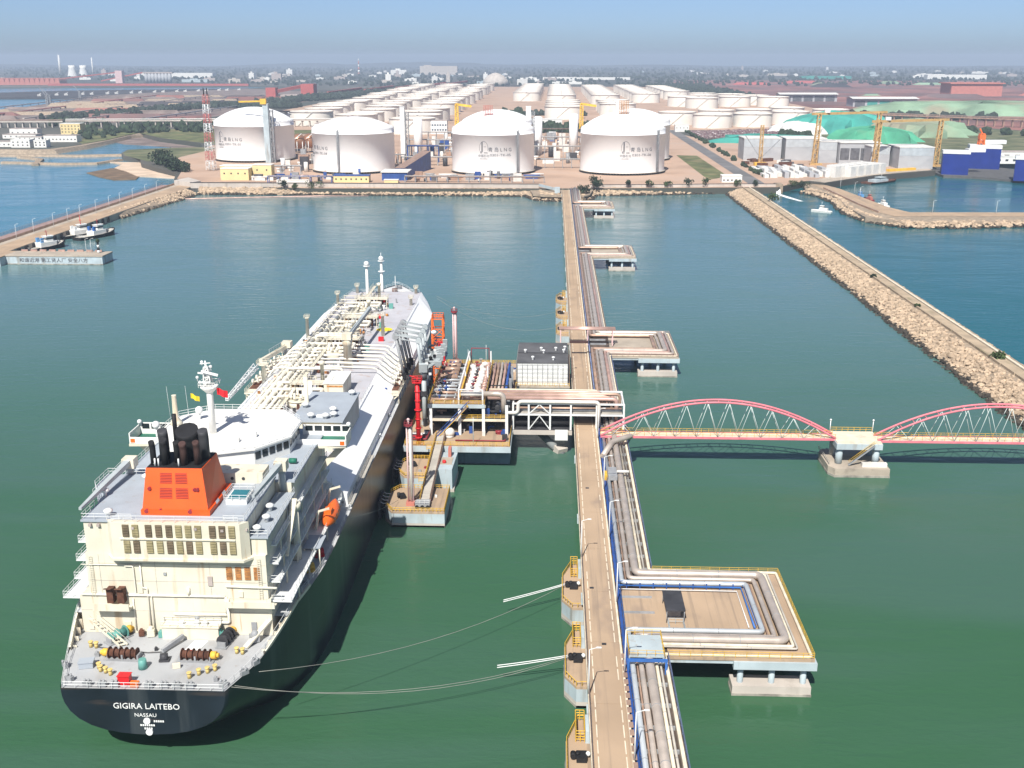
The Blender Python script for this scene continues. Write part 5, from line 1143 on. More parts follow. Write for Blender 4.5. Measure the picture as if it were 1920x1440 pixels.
def red_riser(x, y, z1, label):
    t = thing('fire_monitor_tower', label, 'fire monitor tower', (x, y, PZ), 'red fire monitor towers')
    MB().tube((x, y, PZ), (x, y, z1), .62, n=12).build('column', 'red', t)
    for k in range(7): MB().tube((x, y, PZ + 1.6 + k * (z1 - PZ - 2) / 6), (x, y, PZ + 1.9 + k * (z1 - PZ - 2) / 6), .95 if k % 3 == 0 else .8, n=12).build('band', 'red', t)
    MB().box(x - 1.2, x + 1.2, y - 1.2, y + 1.2, z1 - .3, z1).rail([(x - 1.2, y - 1.2, z1), (x + 1.2, y - 1.2, z1), (x + 1.2, y + 1.2, z1), (x - 1.2, y + 1.2, z1)], 1.1, 1.2, .07, close=True).build('top_platform', 'red', t)
    MB().tube((x, y, z1), (x, y, z1 + 1.0), .2, n=8).tube((x, y, z1 + 1), (x - 2, y, z1 + 1.5), .18, .12, n=8).build('monitor', 'red', t)
    MB().rail([(x - 1.5, y - 1.5, PZ), (x + 1.5, y - 1.5, PZ)], 1, 1, .07, 3).build('guard', 'tower_orange', t)
red_riser(-35.8, 271.6, 24.6, 'tall bright red banded column at the near corner of the loading platform')
red_riser(-33.6, 318, 22, 'red column standing between the loading arms and the orange tower')
ot = thing('gangway_tower', 'orange lattice gangway tower rising behind the loading arms', 'tower', (-35.8, 325, PZ))
for (sx, sy) in ((-1, -1), (1, -1), (1, 1), (-1, 1)): MB().box(-35.8 + sx * 1.7 - .22, -35.8 + sx * 1.7 + .22, 325 + sy * 1.7 - .22, 325 + sy * 1.7 + .22, PZ, 29.4).build('leg', 'tower_orange', ot)
for k in range(7):
    z = PZ + 3.2 * k; c = [(-37.5, 323.3), (-34.1, 323.3), (-34.1, 326.7), (-37.5, 326.7)]
    mb = MB()
    for i in range(4):
        a, b = c[i], c[(i + 1) % 4]; mb.beam((*a, z + 3), (*b, z + 3), .25); mb.beam((*a, z), (*b, z + 3), .18) if k < 6 else None; mb.beam((*b, z), (*a, z + 3), .18) if k % 2 == 0 and k < 6 else None
    mb.build('bracing', 'tower_orange', ot)
MB().rail([(-37.5, 323.3, 29.3), (-34.1, 323.3, 29.3), (-34.1, 326.7, 29.3), (-37.5, 326.7, 29.3)], 1.2, 1.2, .08, close=True).build('top_rail', 'tower_orange', ot)
MB().sphere((-36.4, 318.6, 26.2), .9, 10, 6, .7).tube((-36.4, 318.6, 25.8), (-36.4, 322, 24.6), .2, n=6).build('floodlight', 'rail_white', ot)
def pale_tower(x, y, z0, z1, label):
    t = thing('monitor_mast', label, 'mast', (x, y, z0), 'pale pink monitor masts')
    MB().tube((x - .45, y, z0), (x - .45, y, z1), .2, n=8).build('pipe', 'pink_pale', t); MB().tube((x + .3, y, z0), (x + .3, y, z1), .34, n=10).build('pipe', 'pink_pale' if y > 300 else 'pipe_white', t)
    MB().lattice((x + .1, y + .8, z0), (x + .1, y + .8, z1), 1.2, 1.2, int((z1 - z0) / 1.8), .07).build('ladder_cage', 'pink_pale', t)
    MB().lathe((x, y, z1), [(.5, -.5), (1.1, 0), (1.1, .15)], 10).rail([(x - .9, y - .9, z1), (x + .9, y - .9, z1), (x + .9, y + .9, z1), (x - .9, y + .9, z1)], 1.0, 1.1, .05, close=True).build('top_platform', 'darkred', t)
    MB().tube((x, y, z1), (x, y, z1 + 1.4), .22, n=8).sphere((x, y, z1 + 1.4), .4, 8, 5).build('monitor', 'pink_pale', t)
    MB().box(x - 1, x + 1, y - 1, y + 1, z0, z0 + .8).build('foot', 'coral', t)
pale_tower(-32.2, 342, PZ, 27.2, 'pale pink pipe mast with dark red head at the far end of the loading platform')
pale_tower(-33.6, 237, 3.95, 24.2, 'pale pink lattice mast standing on the near breasting dolphin')

# ---- breasting dolphins and the gangway between them
def breast(cy, y0, y1, xr, label):
    t = thing('breasting_dolphin', label, 'breasting dolphin', (-32, cy, 0), 'breasting dolphins beside the ship'); zt = 3.95
    poly = [(-39.6, y0 + 3.4), (-37.6, y0), (xr, y0), (xr, y1), (-37.6, y1), (-39.6, y1 - 3.4)]
    MB().prism(poly, -1, 1.0).build('base', 'seawall', t); MB().prism(poly, 1.0, zt - .5).build('body', 'pale_blue', t); MB().prism(poly, zt - .5, zt).build('cap', 'road', t)
    MB().prism([(x + (-.08 if x < -36 else .08), y) for x, y in poly], -1, .45).build('tide_mark', 'tide', t)
    MB().rail([(-39.4, y0 + 3.4, zt), (-37.5, y0 + .15, zt), (xr - .1, y0 + .15, zt), (xr - .1, y1 - .15, zt), (-37.5, y1 - .15, zt), (-39.4, y1 - 3.4, zt)], .95, .9, .07, 2).build('railing', 'yellow', t)
    for k in (0, 1):
        y = y0 + 4.8 + k * 4
        MB().box(-41.4, -40.8, y - 1.5, y + 1.5, .4, 5.2).build('fender_panel', 'dark_steel', t); MB().tube((-40.8, y, 2.4), (-39.5, y, 2.4), 1.0, n=12).build('fender_cone', 'soot', t)
        for e in (-1, 1): MB().path([(-41.2, y + e, 5.0), (-40.2, y + e, 4.4), (-39.2, y + e, 4.4)], .09, 5).build('fender_chain', 'rail_white', t)
    MB().obox((-36.2, cy + 1, zt + .5), (1.4, 1.8, 1.0), .4).tube((-37, cy + .6, zt + .4), (-37, cy + .6, zt + 1.5), .4, n=8).build('mooring_hook', 'soot', t)
    for k in range(6): MB().obox((-34 + k * 1.2, cy - 3 + (k % 3) * 2.4, zt + .25), (.7, .5, .5), k).build('deck_box', ['steel_grey', 'darkred', 'rail_white'][k % 3], t)
    return t
breast(240, 232.6, 247.4, -25, 'near breasting dolphin with tan top and dark mooring hook')
breast(261.5, 254.9, 268, -31, 'far breasting dolphin between the near one and the loading platform')
bx = thing('concrete_block', 'pale blue concrete block with red box beside the breasting dolphins', 'concrete block', (-27, 260, 0))
MB().prism([(-29.6, 254.5), (-25.2, 254.5), (-24.8, 267), (-29.6, 267)], -1, 6.2).build('block', 'pale_blue', bx)
MB().box(-28.8, -25.6, 258, 263, 6.2, 6.3).build('top_plate', 'concrete', bx); MB().box(-27, -26.2, 263.4, 265.4, 6.2, 8.6).build('red_post', 'coral', bx); MB().sphere((-27.6, 259, 6.6), .55, 8, 5).build('red_buoy', 'red', bx)
MB().box(-29.7, -24.7, 254.4, 267.1, -1, .8).build('tide_mark', 'seawall', bx)
gw = thing('gangway', 'narrow walkway with orange rails from the near dolphin to the loading platform', 'walkway', (-30, 255, 4))
gz = lambda y: 4.9 + (y - 238) / 38 * 3.0
for k in range(12): y = 238 + k * 3.15; MB().add([(-31.2, y, gz(y)), (-29.2, y, gz(y)), (-29.2, y + 3.05, gz(y + 3.05)), (-31.2, y + 3.05, gz(y + 3.05)), (-31.2, y, gz(y) - .2), (-29.2, y, gz(y) - .2), (-29.2, y + 3.05, gz(y + 3.05) - .2), (-31.2, y + 3.05, gz(y + 3.05) - .2)], [(0, 1, 2, 3), (7, 6, 5, 4), (0, 4, 5, 1), (2, 6, 7, 3), (1, 5, 6, 2), (3, 7, 4, 0)]).build('deck_plank', 'rope', gw)
for x in (-31.4, -29.0):
    MB().beam((x, 238, gz(238) - .3), (x, 276, gz(276) - .3), .25, .5).build('stringer', 'pipe_tan', gw); MB().rail([(x, 238, gz(238)), (x, 276, gz(276))], 1.15, 1.5, .06, 3).build('railing', 'yellow' if x < -30 else 'pipe_tan', gw)
for y in (240, 256, 266): MB().box(-31, -29.4, y - .4, y + .4, 3.8, gz(y) - .3).build('trestle', 'steel_grey', gw)
MB().rail([(-33.2, 250, 4.4), (-31.8, 250, 4.4), (-31.8, 268, 6.4), (-33.2, 268, 6.4)], 1.3, 1.4, .08, 3).build('ladder_frame', 'gold', gw)
gu = thing('gangway_unit', 'low white gangway unit with wheels parked on the near breasting dolphin', 'gangway', (-31, 236.5, 3.95))
MB().box(-32.2, -28.8, 234.6, 237.6, 4.4, 5.1).build('frame', 'steel_grey', gu)
for x in (-31.8, -30.5, -29.2): MB().tube((x, 234.3, 4.4), (x, 234.7, 4.4), .45, n=10).build('wheel', 'soot', gu)
MB().rail([(-32.2, 234.6, 5.1), (-28.8, 234.6, 5.1)], 1, 1, .05).build('rail', 'rail_white', gu)

# ---- pipe bridge over the roadway
pb = thing('pipe_bridge', 'white steel pipe bridge carrying pipes from the loading platform across the road', 'pipe bridge', (3, 288, 0))
MB().box(-10.9, 6.0, 283.5, 296.5, PZ - 1.4, PZ - .2).build('deck', 'seawall', pb)
MB().box(-10.9, 6.0, 284, 296, PZ - .2, PZ).build('deck_surface', 'dark_steel', pb)
for x in (-10.6, -6.2, -.2, 5.6, 12.8, 20.4):
    for y in (284, 296): MB().box(x - .25, x + .25, y - .25, y + .25, PZ, 14.6).build('column', 'rail_white', pb)
for y in (284, 296):
    for z in (14.4, 11.2): MB().box(-10.8, 20.6, y - .2, y + .2, z, z + .45).build('chord', 'rail_white', pb)
    for (a, b) in ((-6.2, -3.2), (-.2, -3.2)): MB().beam((a, y, PZ), (b, y, 11.1), .25).beam((a, y, 11.6), (b, y, 14.4), .25).build('brace', 'rail_white', pb)
for x in (-10.6, -6.2, -.2, 5.6, 12.8, 20.4): MB().box(x - .2, x + .2, 284.2, 295.8, 14.0, 14.4).build('cross_beam', 'rail_white', pb)
for k, (y, r, m_) in enumerate(((285, .5, 'pipe_white'), (287.2, .6, 'pipe_pink'), (289, .4, 'pipe_tan'), (290.4, .4, 'pipe_pink'), (291.8, .45, 'pipe_tan'), (293.4, .45, 'pipe_pink'), (295.2, .3, 'kerb'))):
    xe = [14.5, 18.5, 17.2, 15.95, 19.7, 14.5, 13.6][k]
    MB().path([(-18, y + (0 if k else -1), 15.2), (xe, y, 15.2), (xe, y, DZ + 1.2), (xe, y + 3, DZ + .6)] if k else [(-13, 283.6, 12.0), (-9.2, 283.6, 12.0), (-9.2, 283.6, 15.4), (13.4, 283.6, 15.4), (13.4, 283.6, 8.4)], r, 10, 1.2).build('pipe', m_, pb)
for k in range(6): MB().tube((-10.6, 286 + k * 1.6, 12.2), (20, 286 + k * 1.6, 12.2), .38, n=8).build('lower_pipe', ['steel_grey', 'pipe_tan', 'dark_steel'][k % 3], pb)
MB().box(-10.8, 20, 284.4, 295.6, 11.65, 11.75).build('grating', 'rope', pb)
for k in range(5): MB().tube((-10.8, 286 + k * 2.2, 8.4), (5.8, 286 + k * 2.2, 8.4), .7, n=10).build('dark_pipe', 'soot', pb)
MB().tube((-4, 290, 5), (3.6, 284.2, -.8), 1.1, n=12).build('raking_pile', 'pile', pb); MB().obox((2.8, 285, .5), (3.2, 2.4, 2.4), .6, .3).build('pile_collar', 'seawall', pb)
MB().box(1.2, 4.8, 282.4, 283.45, PZ - 2.6, PZ + .2).build('junction_box', 'panel_white', pb)
gt = thing('road_pipe_gantry', 'pinkish pipe gantry crossing over the road behind the substation', 'gantry', (8, 375, DZ))
for x in (3.2, 13.0, 22): MB().box(x - .2, x + .2, 374.8, 375.2, DZ, 13.2).box(x - .2, x + .2, 377.8, 378.2, DZ, 13.2).build('post', 'pink_pale', gt)
for k in range(4): MB().tube((2.6, 375 + k, 13.5), (23, 375 + k, 13.5), .3, n=8).build('pipe', 'pipe_pink', gt)
MB().box(6.2, 12.8, 360, 361.2, 12.2, 12.9).build('road_sign_beam', 'brown_pipe', gt)

# ---- substation
sb = thing('substation', 'substation with black flat roof and white panel walls on a platform left of the road', 'building', (-3, 338, 0))
MB().box(-11.4, 5.8, 325, 353, 3.6, 6.6).build('platform', 'pale_blue', sb)
for x in (-10, -3, 4):
    for y in (327, 339, 351): MB().tube((x, y, -2), (x, y, 3.8), .7, n=10).build('pile', 'pile', sb)
MB().box(-11.6, 6.0, 324.8, 353.2, 6.6, 7.1).build('walkway', 'concrete', sb)
MB().box(-10.8, 5.2, 327, 351.5, 7.1, 14.2).build('wall', 'panel_white', sb)
for k in range(10):
    x = -10.8 + k * 1.6
    for j in range(2): MB().box(x + .04, x + 1.56, 326.9, 327.02, 8.2 + j * 3, 11.1 + j * 3).build('panel', 'panel_white', sb)
MB().box(-11, 5.4, 326.8, 351.7, 14.2, 14.5).build('roof', 'black_roof', sb)
MB().box(-11, 5.4, 337.8, 338.2, 14.5, 14.75).build('roof_upstand', 'dark_steel', sb)
MB().rail([(-11.4, 325, 7.1), (5.8, 325, 7.1)], 1.1, 1.6, .06, 2).build('walkway_rail', 'yellow', sb)
for (x, y) in ((-6, 330), (-8.6, 338.4), (-2.6, 338), (.6, 329.6), (4, 339), (4.4, 343), (-3.4, 341.2), (1.4, 341.4)): MB().tube((x, y, 14.4), (x, y, 15.3), .3, n=8).lathe((x, y, 15.2), [(.3, 0), (.55, .1), (.5, .5), (.05, .6)], 8).build('roof_vent', 'rail_white', sb)
mb = MB().rail([(-10.9, 326.4, 7.1), (5.3, 326.4, 7.1)], 7, 1.6, .05, 5); mb.rail([(-11.2, 326.4, 7.1), (-11.2, 351, 7.1)], 7, 2.4, .05, 5); mb.build('scaffold', 'steel_grey', sb)
MB().rail([(5.8, 326, 7.1), (5.8, 352, 7.1)], 7.6, 4, .06, 4).build('scaffold', 'pipe_tan', sb)

# ================================================================== BREAKWATERS, SHORE, MOLE, SMALL HARBOURS
CAM = Vector((0, 0, 107))
def slope_rocks(line, width, ztop_, size, dens, side, rg, flip=1):
    """positions of armour stones on a slope; line = waterline points, side = unit inward direction function"""
    out = []
    for (a, b) in zip(line, line[1:]):
        a, b = Vector((*a, 0)), Vector((*b, 0)); L = (b - a).length; d = (b - a).normalized(); nn = Vector((-d.y, d.x, 0)) * side
        k = int(L * width / (size * size) * dens)
        for _ in range(k):
            t = rg.random(); s_ = rg.random() ** .9
            p = a.lerp(b, t) + nn * (s_ * width - .8 + rg.uniform(-.6, .6))
            out.append((Vector((p.x, p.y, -.15 + s_ * ztop_ + rg.uniform(-.25, .2))), size * rg.uniform(.55, 1.05)))
    return out
def rubble(parent, rocks, rg, parts=0, wet=.75):
    rocks.sort(key=lambda q: (q[0] - CAM).length)
    if parts:
        vm = []
        for k in range(8):
            mb = MB().rock((0, 0, 0), 1., rg); me = bpy.data.meshes.new('stone'); me.from_pydata(mb.v, [], mb.f); me.materials.append(MATS['rock']); vm.append(me)
        n_ = 0; rest = []
        o0 = root_org(parent)
        for (p_, r) in rocks:
            if n_ < parts and p_.z > wet:
                o = bpy.data.objects.new('stone', vm[n_ % 8]); C.objects.link(o); o.parent = parent; o.location = p_ - o0; o.scale = (r, r, r); o.rotation_euler = (rg.uniform(-.3, .3), rg.uniform(-.3, .3), rg.random() * 6.28); n_ += 1
            else: rest.append((p_, r))
        rocks = rest
    a, b = MB(), MB()
    for (p_, r) in rocks: (a if p_.z > wet + rg.uniform(-.3, .3) else b).rock(p_, r, rg)
    if a.v: a.build('armour_stones', 'rock', parent, kind='stuff')
    if b.v: b.build('wet_stones', 'rock_wet', parent, kind='stuff')
rg = random.Random(21)
# --- long breakwater on the right
bw = thing('breakwater', 'long straight rubble breakwater with earth track running along the right of the basin', 'breakwater', (155, 570, 0))
def ridge(parent, y0, y1, sec, m='core', name='core_bank', step=12):
    mb = MB(); rows = []
    y = y0
    while y <= y1:
        rows.append([(x + rg.uniform(-.4, .4), y, z) for x, z in sec]); y += step
    for r0, r1 in zip(rows, rows[1:]):
        for i in range(len(sec) - 1): mb.add([r0[i], r0[i + 1], r1[i + 1], r1[i]], [(0, 1, 2, 3)])
    return mb.build(name, m, parent)
ridge(bw, 230, 902, [(140, -1.5), (144, .3), (155.5, 4.6), (157, 4.7), (163.4, 4.6), (165, 4.3), (171, -1.5)])
MB().add([(157.2, 230, 4.85), (161.6, 230, 4.85), (161.6, 902, 4.85), (157.2, 902, 4.85)], [(0, 1, 2, 3)]).build('track', 'track', bw)
mb = MB()
for y in range(232, 900, 6): mb.box(156.3 + rg.uniform(-.1, .1), 156.9, y, y + 5.6, 4.4, 5.5 + rg.uniform(-.1, .15))
mb.build('crest_kerb', 'track', bw, kind='stuff')
MB().box(161.9, 162.9, 230, 902, 4.2, 5.25).build('edge_kerb', 'kerb', bw)
R1 = slope_rocks([(142.6, 900), (142.6, 235)], 13.2, 4.7, 1.05, 1.2, 1, rg)
R1 += slope_rocks([(169.6, 235), (169.6, 902)], 6.6, 4.3, 1.0, 1.1, 1, rg)
rubble(bw, R1, rg, 300)
# --- shore revetment with sea wall
rv = thing('shore_revetment', 'rubble revetment below the sea wall along the foot of the tank yard', 'revetment', (-80, 880, 0))
line = [(-293, 874), (-200, 873), (-60, 872), (-22, 870), (-16, 848), (-6, 841), (24, 839), (30, 850), (34, 876), (90, 886), (141, 897)]
def strip(parent, ln, width, zt, m='core'):
    mb = MB(); n_ = len(ln)
    V = []
    for i, q in enumerate(ln):
        d = Vector((ln[min(i + 1, n_ - 1)][0] - ln[max(i - 1, 0)][0], ln[min(i + 1, n_ - 1)][1] - ln[max(i - 1, 0)][1], 0)).normalized(); nn = Vector((-d.y, d.x, 0)); q = Vector((*q, 0))
        V.append((q - nn * 3 - Vector((0, 0, 1.5)), q + nn * width + Vector((0, 0, zt)), q + nn * (width + 7) + Vector((0, 0, zt + .3))))
    for a, b in zip(V, V[1:]): mb.add([a[0], b[0], b[1], a[1], b[2], a[2]], [(0, 1, 2, 3), (3, 2, 4, 5)])
    return mb.build('core_bank', m, parent)
strip(rv, line, 10, 4.2)
rubble(rv, slope_rocks(line, 13.5, 4.6, 1.9, 1.7, 1, rg), rg)
MB().prism([(-16, 850), (-6, 843), (24, 841), (29, 852), (33, 888), (-20, 888)], 3.2, 4.3).build('root_fill', 'core', rv)
sw = thing('sea_wall', 'long pale concrete sea wall above the revetment left of the jetty root', 'wall', (-150, 888, 0))
for k in range(29): MB().box(-302 + k * 10 + .05, -292 + k * 10 - .05, 886.5, 887.3, 3.8, 8.4).build('wall_panel', 'seawall', sw)
MB().box(-302, -12, 886.2, 887.6, 8.4, 8.75).build('coping', 'dark_steel', sw)
MB().beam((-12, 887, 7.6), (2, 868, 6.4), .5, 2.2).build('wing_wall', 'pale_blue', sw); MB().box(1, 5.2, 858, 866, 2.5, 8.6).build('gate_pier', 'pale_blue', sw)
sw2 = thing('sea_wall', 'pale concrete sea wall right of the jetty root with shrubs in front', 'wall', (110, 900, 0))
pts = [(30, 893), (90, 897), (150, 905), (186, 905)]
for (a, b) in zip(pts, pts[1:]):
    k = max(1, round((b[0] - a[0]) / 9))
    for i in range(k):
        p0 = Vector((*a, 0)).lerp(Vector((*b, 0)), i / k); p1 = Vector((*a, 0)).lerp(Vector((*b, 0)), (i + .985) / k)
        MB().beam((p0.x, p0.y, 5.6), (p1.x, p1.y, 5.6), .8, 3.4).build('wall_panel', 'seawall', sw2)
    MB().beam((*a, 7.45), (*b, 7.45), 1.1, .3).build('coping', 'dark_steel', sw2)
# oil boom floating before the revetment
tag(MB().path([(-300, 800), (-280, 820), (-255, 842), (-225, 858), (-190, 866), (-150, 868)] and [(x, y, .25) for x, y in [(-303, 842), (-285, 846), (-255, 853), (-225, 860), (-190, 867), (-150, 868.5)]], .5, 6).build('oil_boom', 'pipe_pink'), 'faded orange oil boom floating along the shore at the left corner', 'oil boom')

# --- the left mole
ml = thing('mole', 'left mole with tan roadway and dark sea wall where the tugs lie', 'mole', (-315, 740, 0))
MB().prism([(-334, 548), (-303, 548), (-303, 905), (-333, 905)], -1.5, 4.3).build('body', 'concrete', ml)
MB().box(-317, -303.2, 549, 905, 4.3, 4.45).build('roadway', 'road', ml); MB().box(-333, -323, 549, 905, 4.3, 4.42).build('upper_terrace', 'pipe_pink', ml)
for k in range(36): MB().box(-323, -322.2, 549 + k * 10, 558.9 + k * 10, 4.3, 5.8).build('wall_panel', 'pipe_tan', ml)
MB().rail([(-333, 548, 4.4), (-332, 905, 4.4)], 2.2, 2.2, .09, 3).build('fence', 'steel_grey', ml)
for k in range(16): MB().box(-302.95, -302.3, 580 + k * 9, 583 + k * 9, .6, 4.0).build('fender', 'soot', ml)
R2 = slope_rocks([(-291, 872), (-301, 735)], 10, 4.4, 1.8, 1.2, -1, rg)
MB().add([(-290, 874, -1), (-300, 735, -1), (-304, 735, 4.2), (-304, 874, 4.2)], [(0, 1, 2, 3)]).build('rubble_bank', 'core', ml); rubble(ml, R2, rg)
MB().prism([(-322, 905), (-303, 890), (-298, 902), (-318, 930)], 0, 8.2).build('abutment', 'seawall', ml)
en = thing('low_pier', 'low pale pier with dark lettering at the left edge', 'pier', (-272, 570, 0))
MB().box(-297, -243.6, 563.2, 577, -1.5, 4.4).build('body', 'pale_blue', en); MB().box(-320, -297, 557, 577, -1.5, 4.4).build('body', 'pale_blue', en)
MB().box(-297.2, -243.3, 562.9, 577.2, 4.4, 5.0).build('cap', 'concrete', en); MB().box(-320.2, -296.9, 556.8, 577.2, 4.4, 4.95).build('cap', 'road', en)
MB().box(-297.2, -243.4, 562.9, 577.1, -1.5, .5).build('tide_mark', 'tide', en)
text_mb('和谐近港 第工贤人厂 安全八方', 2.5, lambda x, y, e: (-270.5 + x, 563.1 - e, 1.5 + y), .03, sx=1.12).build('lettering', 'lettering', en)
mb = MB()
for k in range(9): MB().box(-294 + k * 5.2, -290.4 + k * 5.2, 575.6, 576.4, 5.0, 6.0).build('barrier', 'pipe_pink', en)
bc = thing('beacon', 'small dark green and white beacon at the tip of the pier head', 'beacon', (-249, 572, 5))
for k, m_ in enumerate(('rail_white', 'soot', 'rail_white', 'soot')): MB().tube((-249, 572, 5 + k * 1.5), (-249, 572, 6.5 + k * 1.5), .75 - .06 * k, n=10).build('band', m_, bc)
MB().lathe((-249, 572, 11), [(.9, 0), (1.1, .2), (1.0, 1.4), (.1, 2)], 10).build('lantern', 'leaf_dark', bc)
def lamp_like(src, loc, label, rz, sc): return dup(src, loc, label, rz, sc)
for (x, s_) in ((-255.4, 'left'), (-252.6, 'right')): dup(lam, (x, 571, 5), 'the ' + s_ + ' one of two thin lamps near the beacon', 0, .95)['group'] = 'lamps on the left mole'
dup(lam, (-280, 570, 5), 'thin lamp in the middle of the low pier head', 0, .8)['group'] = 'lamps on the left mole'
for i, y in enumerate((575, 597, 620, 642, 669, 690, 709, 735, 758, 778, 803, 829, 854)):
    dup(lam, (-318.5, y, 4.4), ORDN[i] + ' lamp along the left mole counting from the near end', 0, 1.05)['group'] = 'lamps on the left mole'

# --- tug boats
def tug(x, y, ang, label, funnel, mastc, L=27):
    t = thing('tugboat', label, 'tugboat', (x, y, 0), 'tugboats moored at the left mole', rz=ang, local=True)
    B = lambda mb, nm, m_, p_=None: mb.build(nm, m_, p_ or t, local=True)
    secs = [(-L / 2, 3.4, 2.0), (-L / 2 + 2, 4.2, 1.9), (0, 4.7, 2.0), (L / 4, 4.5, 2.5), (L / 2 - 3, 3.2, 3.3), (L / 2 - .8, 1.5, 3.9), (L / 2, .3, 4.1)]
    mb = MB(); dk = MB()
    for (a, b) in zip(secs, secs[1:]):
        for sg in (-1, 1):
            q = [(a[0], sg * a[1] * .9, -.6), (b[0], sg * b[1] * .85, -.6), (b[0], sg * b[1], b[2]), (a[0], sg * a[1], a[2])]; mb.add(q, [(0, 1, 2, 3) if sg < 0 else (3, 2, 1, 0)])
        dk.add([(a[0], -a[1], a[2] - .35), (b[0], -b[1], b[2] - .35), (b[0], b[1], b[2] - .35), (a[0], a[1], a[2] - .35)], [(0, 1, 2, 3)])
    a = secs[0]; mb.add([(a[0], -a[1] * .9, -.6), (a[0], a[1] * .9, -.6), (a[0], a[1], a[2]), (a[0], -a[1], a[2])], [(3, 2, 1, 0)])
    B(mb, 'hull', 'soot'); B(dk, 'deck', 'rope')
    mb = MB()
    for sg in (-1, 1):
        for a, b in zip(secs, secs[1:]): mb.tube((a[0], sg * a[1], a[2] - .2), (b[0], sg * b[1], b[2] - .2), .32, n=8)
    B(mb, 'fender_belt', 'soot'); B(MB().sphere((L / 2 - .2, 0, 3.2), 1.0, 8, 6), 'bow_fender', 'soot')
    B(MB().prism([(-4, -3.0), (6.5, -2.8), (8, -1.4), (8, 1.4), (6.5, 2.8), (-4, 3.0)], 1.7, 4.4), 'deckhouse', 'white')
    w_ = B(MB().prism([(.5, -2), (5, -2), (5.8, -1), (5.8, 1), (5, 2), (.5, 2)], 4.4, 7.4), 'wheelhouse', 'white')
    B(MB().prism([(.4, -2.05), (5.05, -2.05), (5.86, -1.03), (5.86, 1.03), (5.05, 2.05), (.4, 2.05)], 5.7, 6.6), 'wheelhouse_window', 'window', w_)
    B(MB().prism([(.1, -2.3), (5.3, -2.3), (6.2, -1.1), (6.2, 1.1), (5.3, 2.3), (.1, 2.3)], 7.4, 7.65), 'wheelhouse_roof', 'white', w_)
    for sg in (-1, 1): B(MB().box(-3.4, -1.6, sg * 2 - .6, sg * 2 + .6, 4.4, 7.0), 'funnel', funnel)
    B(MB().tube((2.4, 0, 7.6), (2.2, 0, 13.5 if mastc == 'red' else 11.2), .28, .12, n=8).beam((2.3, -1.2, 10), (2.3, 1.2, 10), .2), 'mast', 'red' if mastc == 'red' else 'darkred')
    B(MB().tube((9.6, -1.2, 3.4), (9.6, 1.2, 3.4), .7, n=10), 'towing_winch', 'steel_grey')
    B(MB().rail([(-12, -3.2, 1.8), (-12, 3.2, 1.8)], 1, 1, .06), 'stern_rail', 'rail_white')
    return t
tug(-303.5 + 5.5, 611, math.atan2(23, 13), 'tugboat lying alone nearest the pier head with dark mast', 'shed_blue', 'dark')
tug(-297.8, 657, math.atan2(17, 12), 'inner of the two rafted tugboats, with a tall red mast', 'rail_white', 'red')
tug(-286.4, 656, math.atan2(29, 12), 'outer of the two rafted tugboats, with blue funnels', 'blue_bright', 'dark', 31)

# --- the right-hand spit with its quay
sp_ = thing('harbour_spit', 'curved rubble spit with tan roadway sheltering the small harbour at the right', 'spit', (240, 820, 0))
outer = [(203, 900), (213, 880), (216, 843), (210, 800), (209, 775), (213, 738), (232, 711), (267, 711), (311, 719), (420, 725)]
inner = [(420, 772), (330, 766), (251, 764), (244, 790), (241, 850), (238, 905), (233, 932), (216, 944)]
sheet('spit_fill', [(x + (5 if i < 5 else 0), y + (6 if i > 5 else 0)) for i, (x, y) in enumerate(outer)] + inner, 3.6, 'core', skirt=-1.5)['kind'] = 'structure'
rd = [(222, 940), (224, 880), (226, 830), (226, 770), (234, 742), (322, 745), (420, 748), (420, 771), (330, 765), (250.6, 763), (243.6, 790), (240.6, 850), (237.6, 905), (232, 931)]
sheet('quay_road', rd, 3.75, 'road')
MB().beam((224.5, 905, 4), (225.6, 800, 4), .8, 1.6).beam((225.6, 800, 4), (228, 760, 4), .8, 1.6).build('parapet', 'pipe_tan', sp_)
rubble(sp_, slope_rocks(outer, 9, 3.8, 1.7, 1.1, 1, rg), rg)
for (x, y, s_) in ((264, 756, 'left one of two tall lamps on the far right spit'), (308, 757, 'right one of two tall lamps on the far right spit'), (239, 908, 'lamp at the root of the right harbour quay'), (241, 872, 'lamp on the right harbour quay above the dark boats'), (236, 838, 'lamp standing midway along the right harbour quay')):
    dup(lam, (x, y, 3.8), 'white ' + s_, 0, 1.05)['group'] = 'lamps on the right spit'
wr = thing('culvert_outfall', 'concrete outfall beside the breakwater root pouring white water', 'outfall', (187, 910, 0))
MB().box(185, 190.5, 903, 915, -1, 7.4).build('headwall', 'core', wr)
MB().prism([(184, 896), (187.5, 896), (188.5, 903.2), (185.5, 903.2)], -.5, [.3, .3, 3.4, 3.4]).build('cascade', 'foam', wr)
MB().prism([(184, 896.2), (187.4, 896.2), (192, 872), (196, 851), (193, 851), (187, 872)][::-1], -.2, .06).build('foam_trail', 'foam', wr)
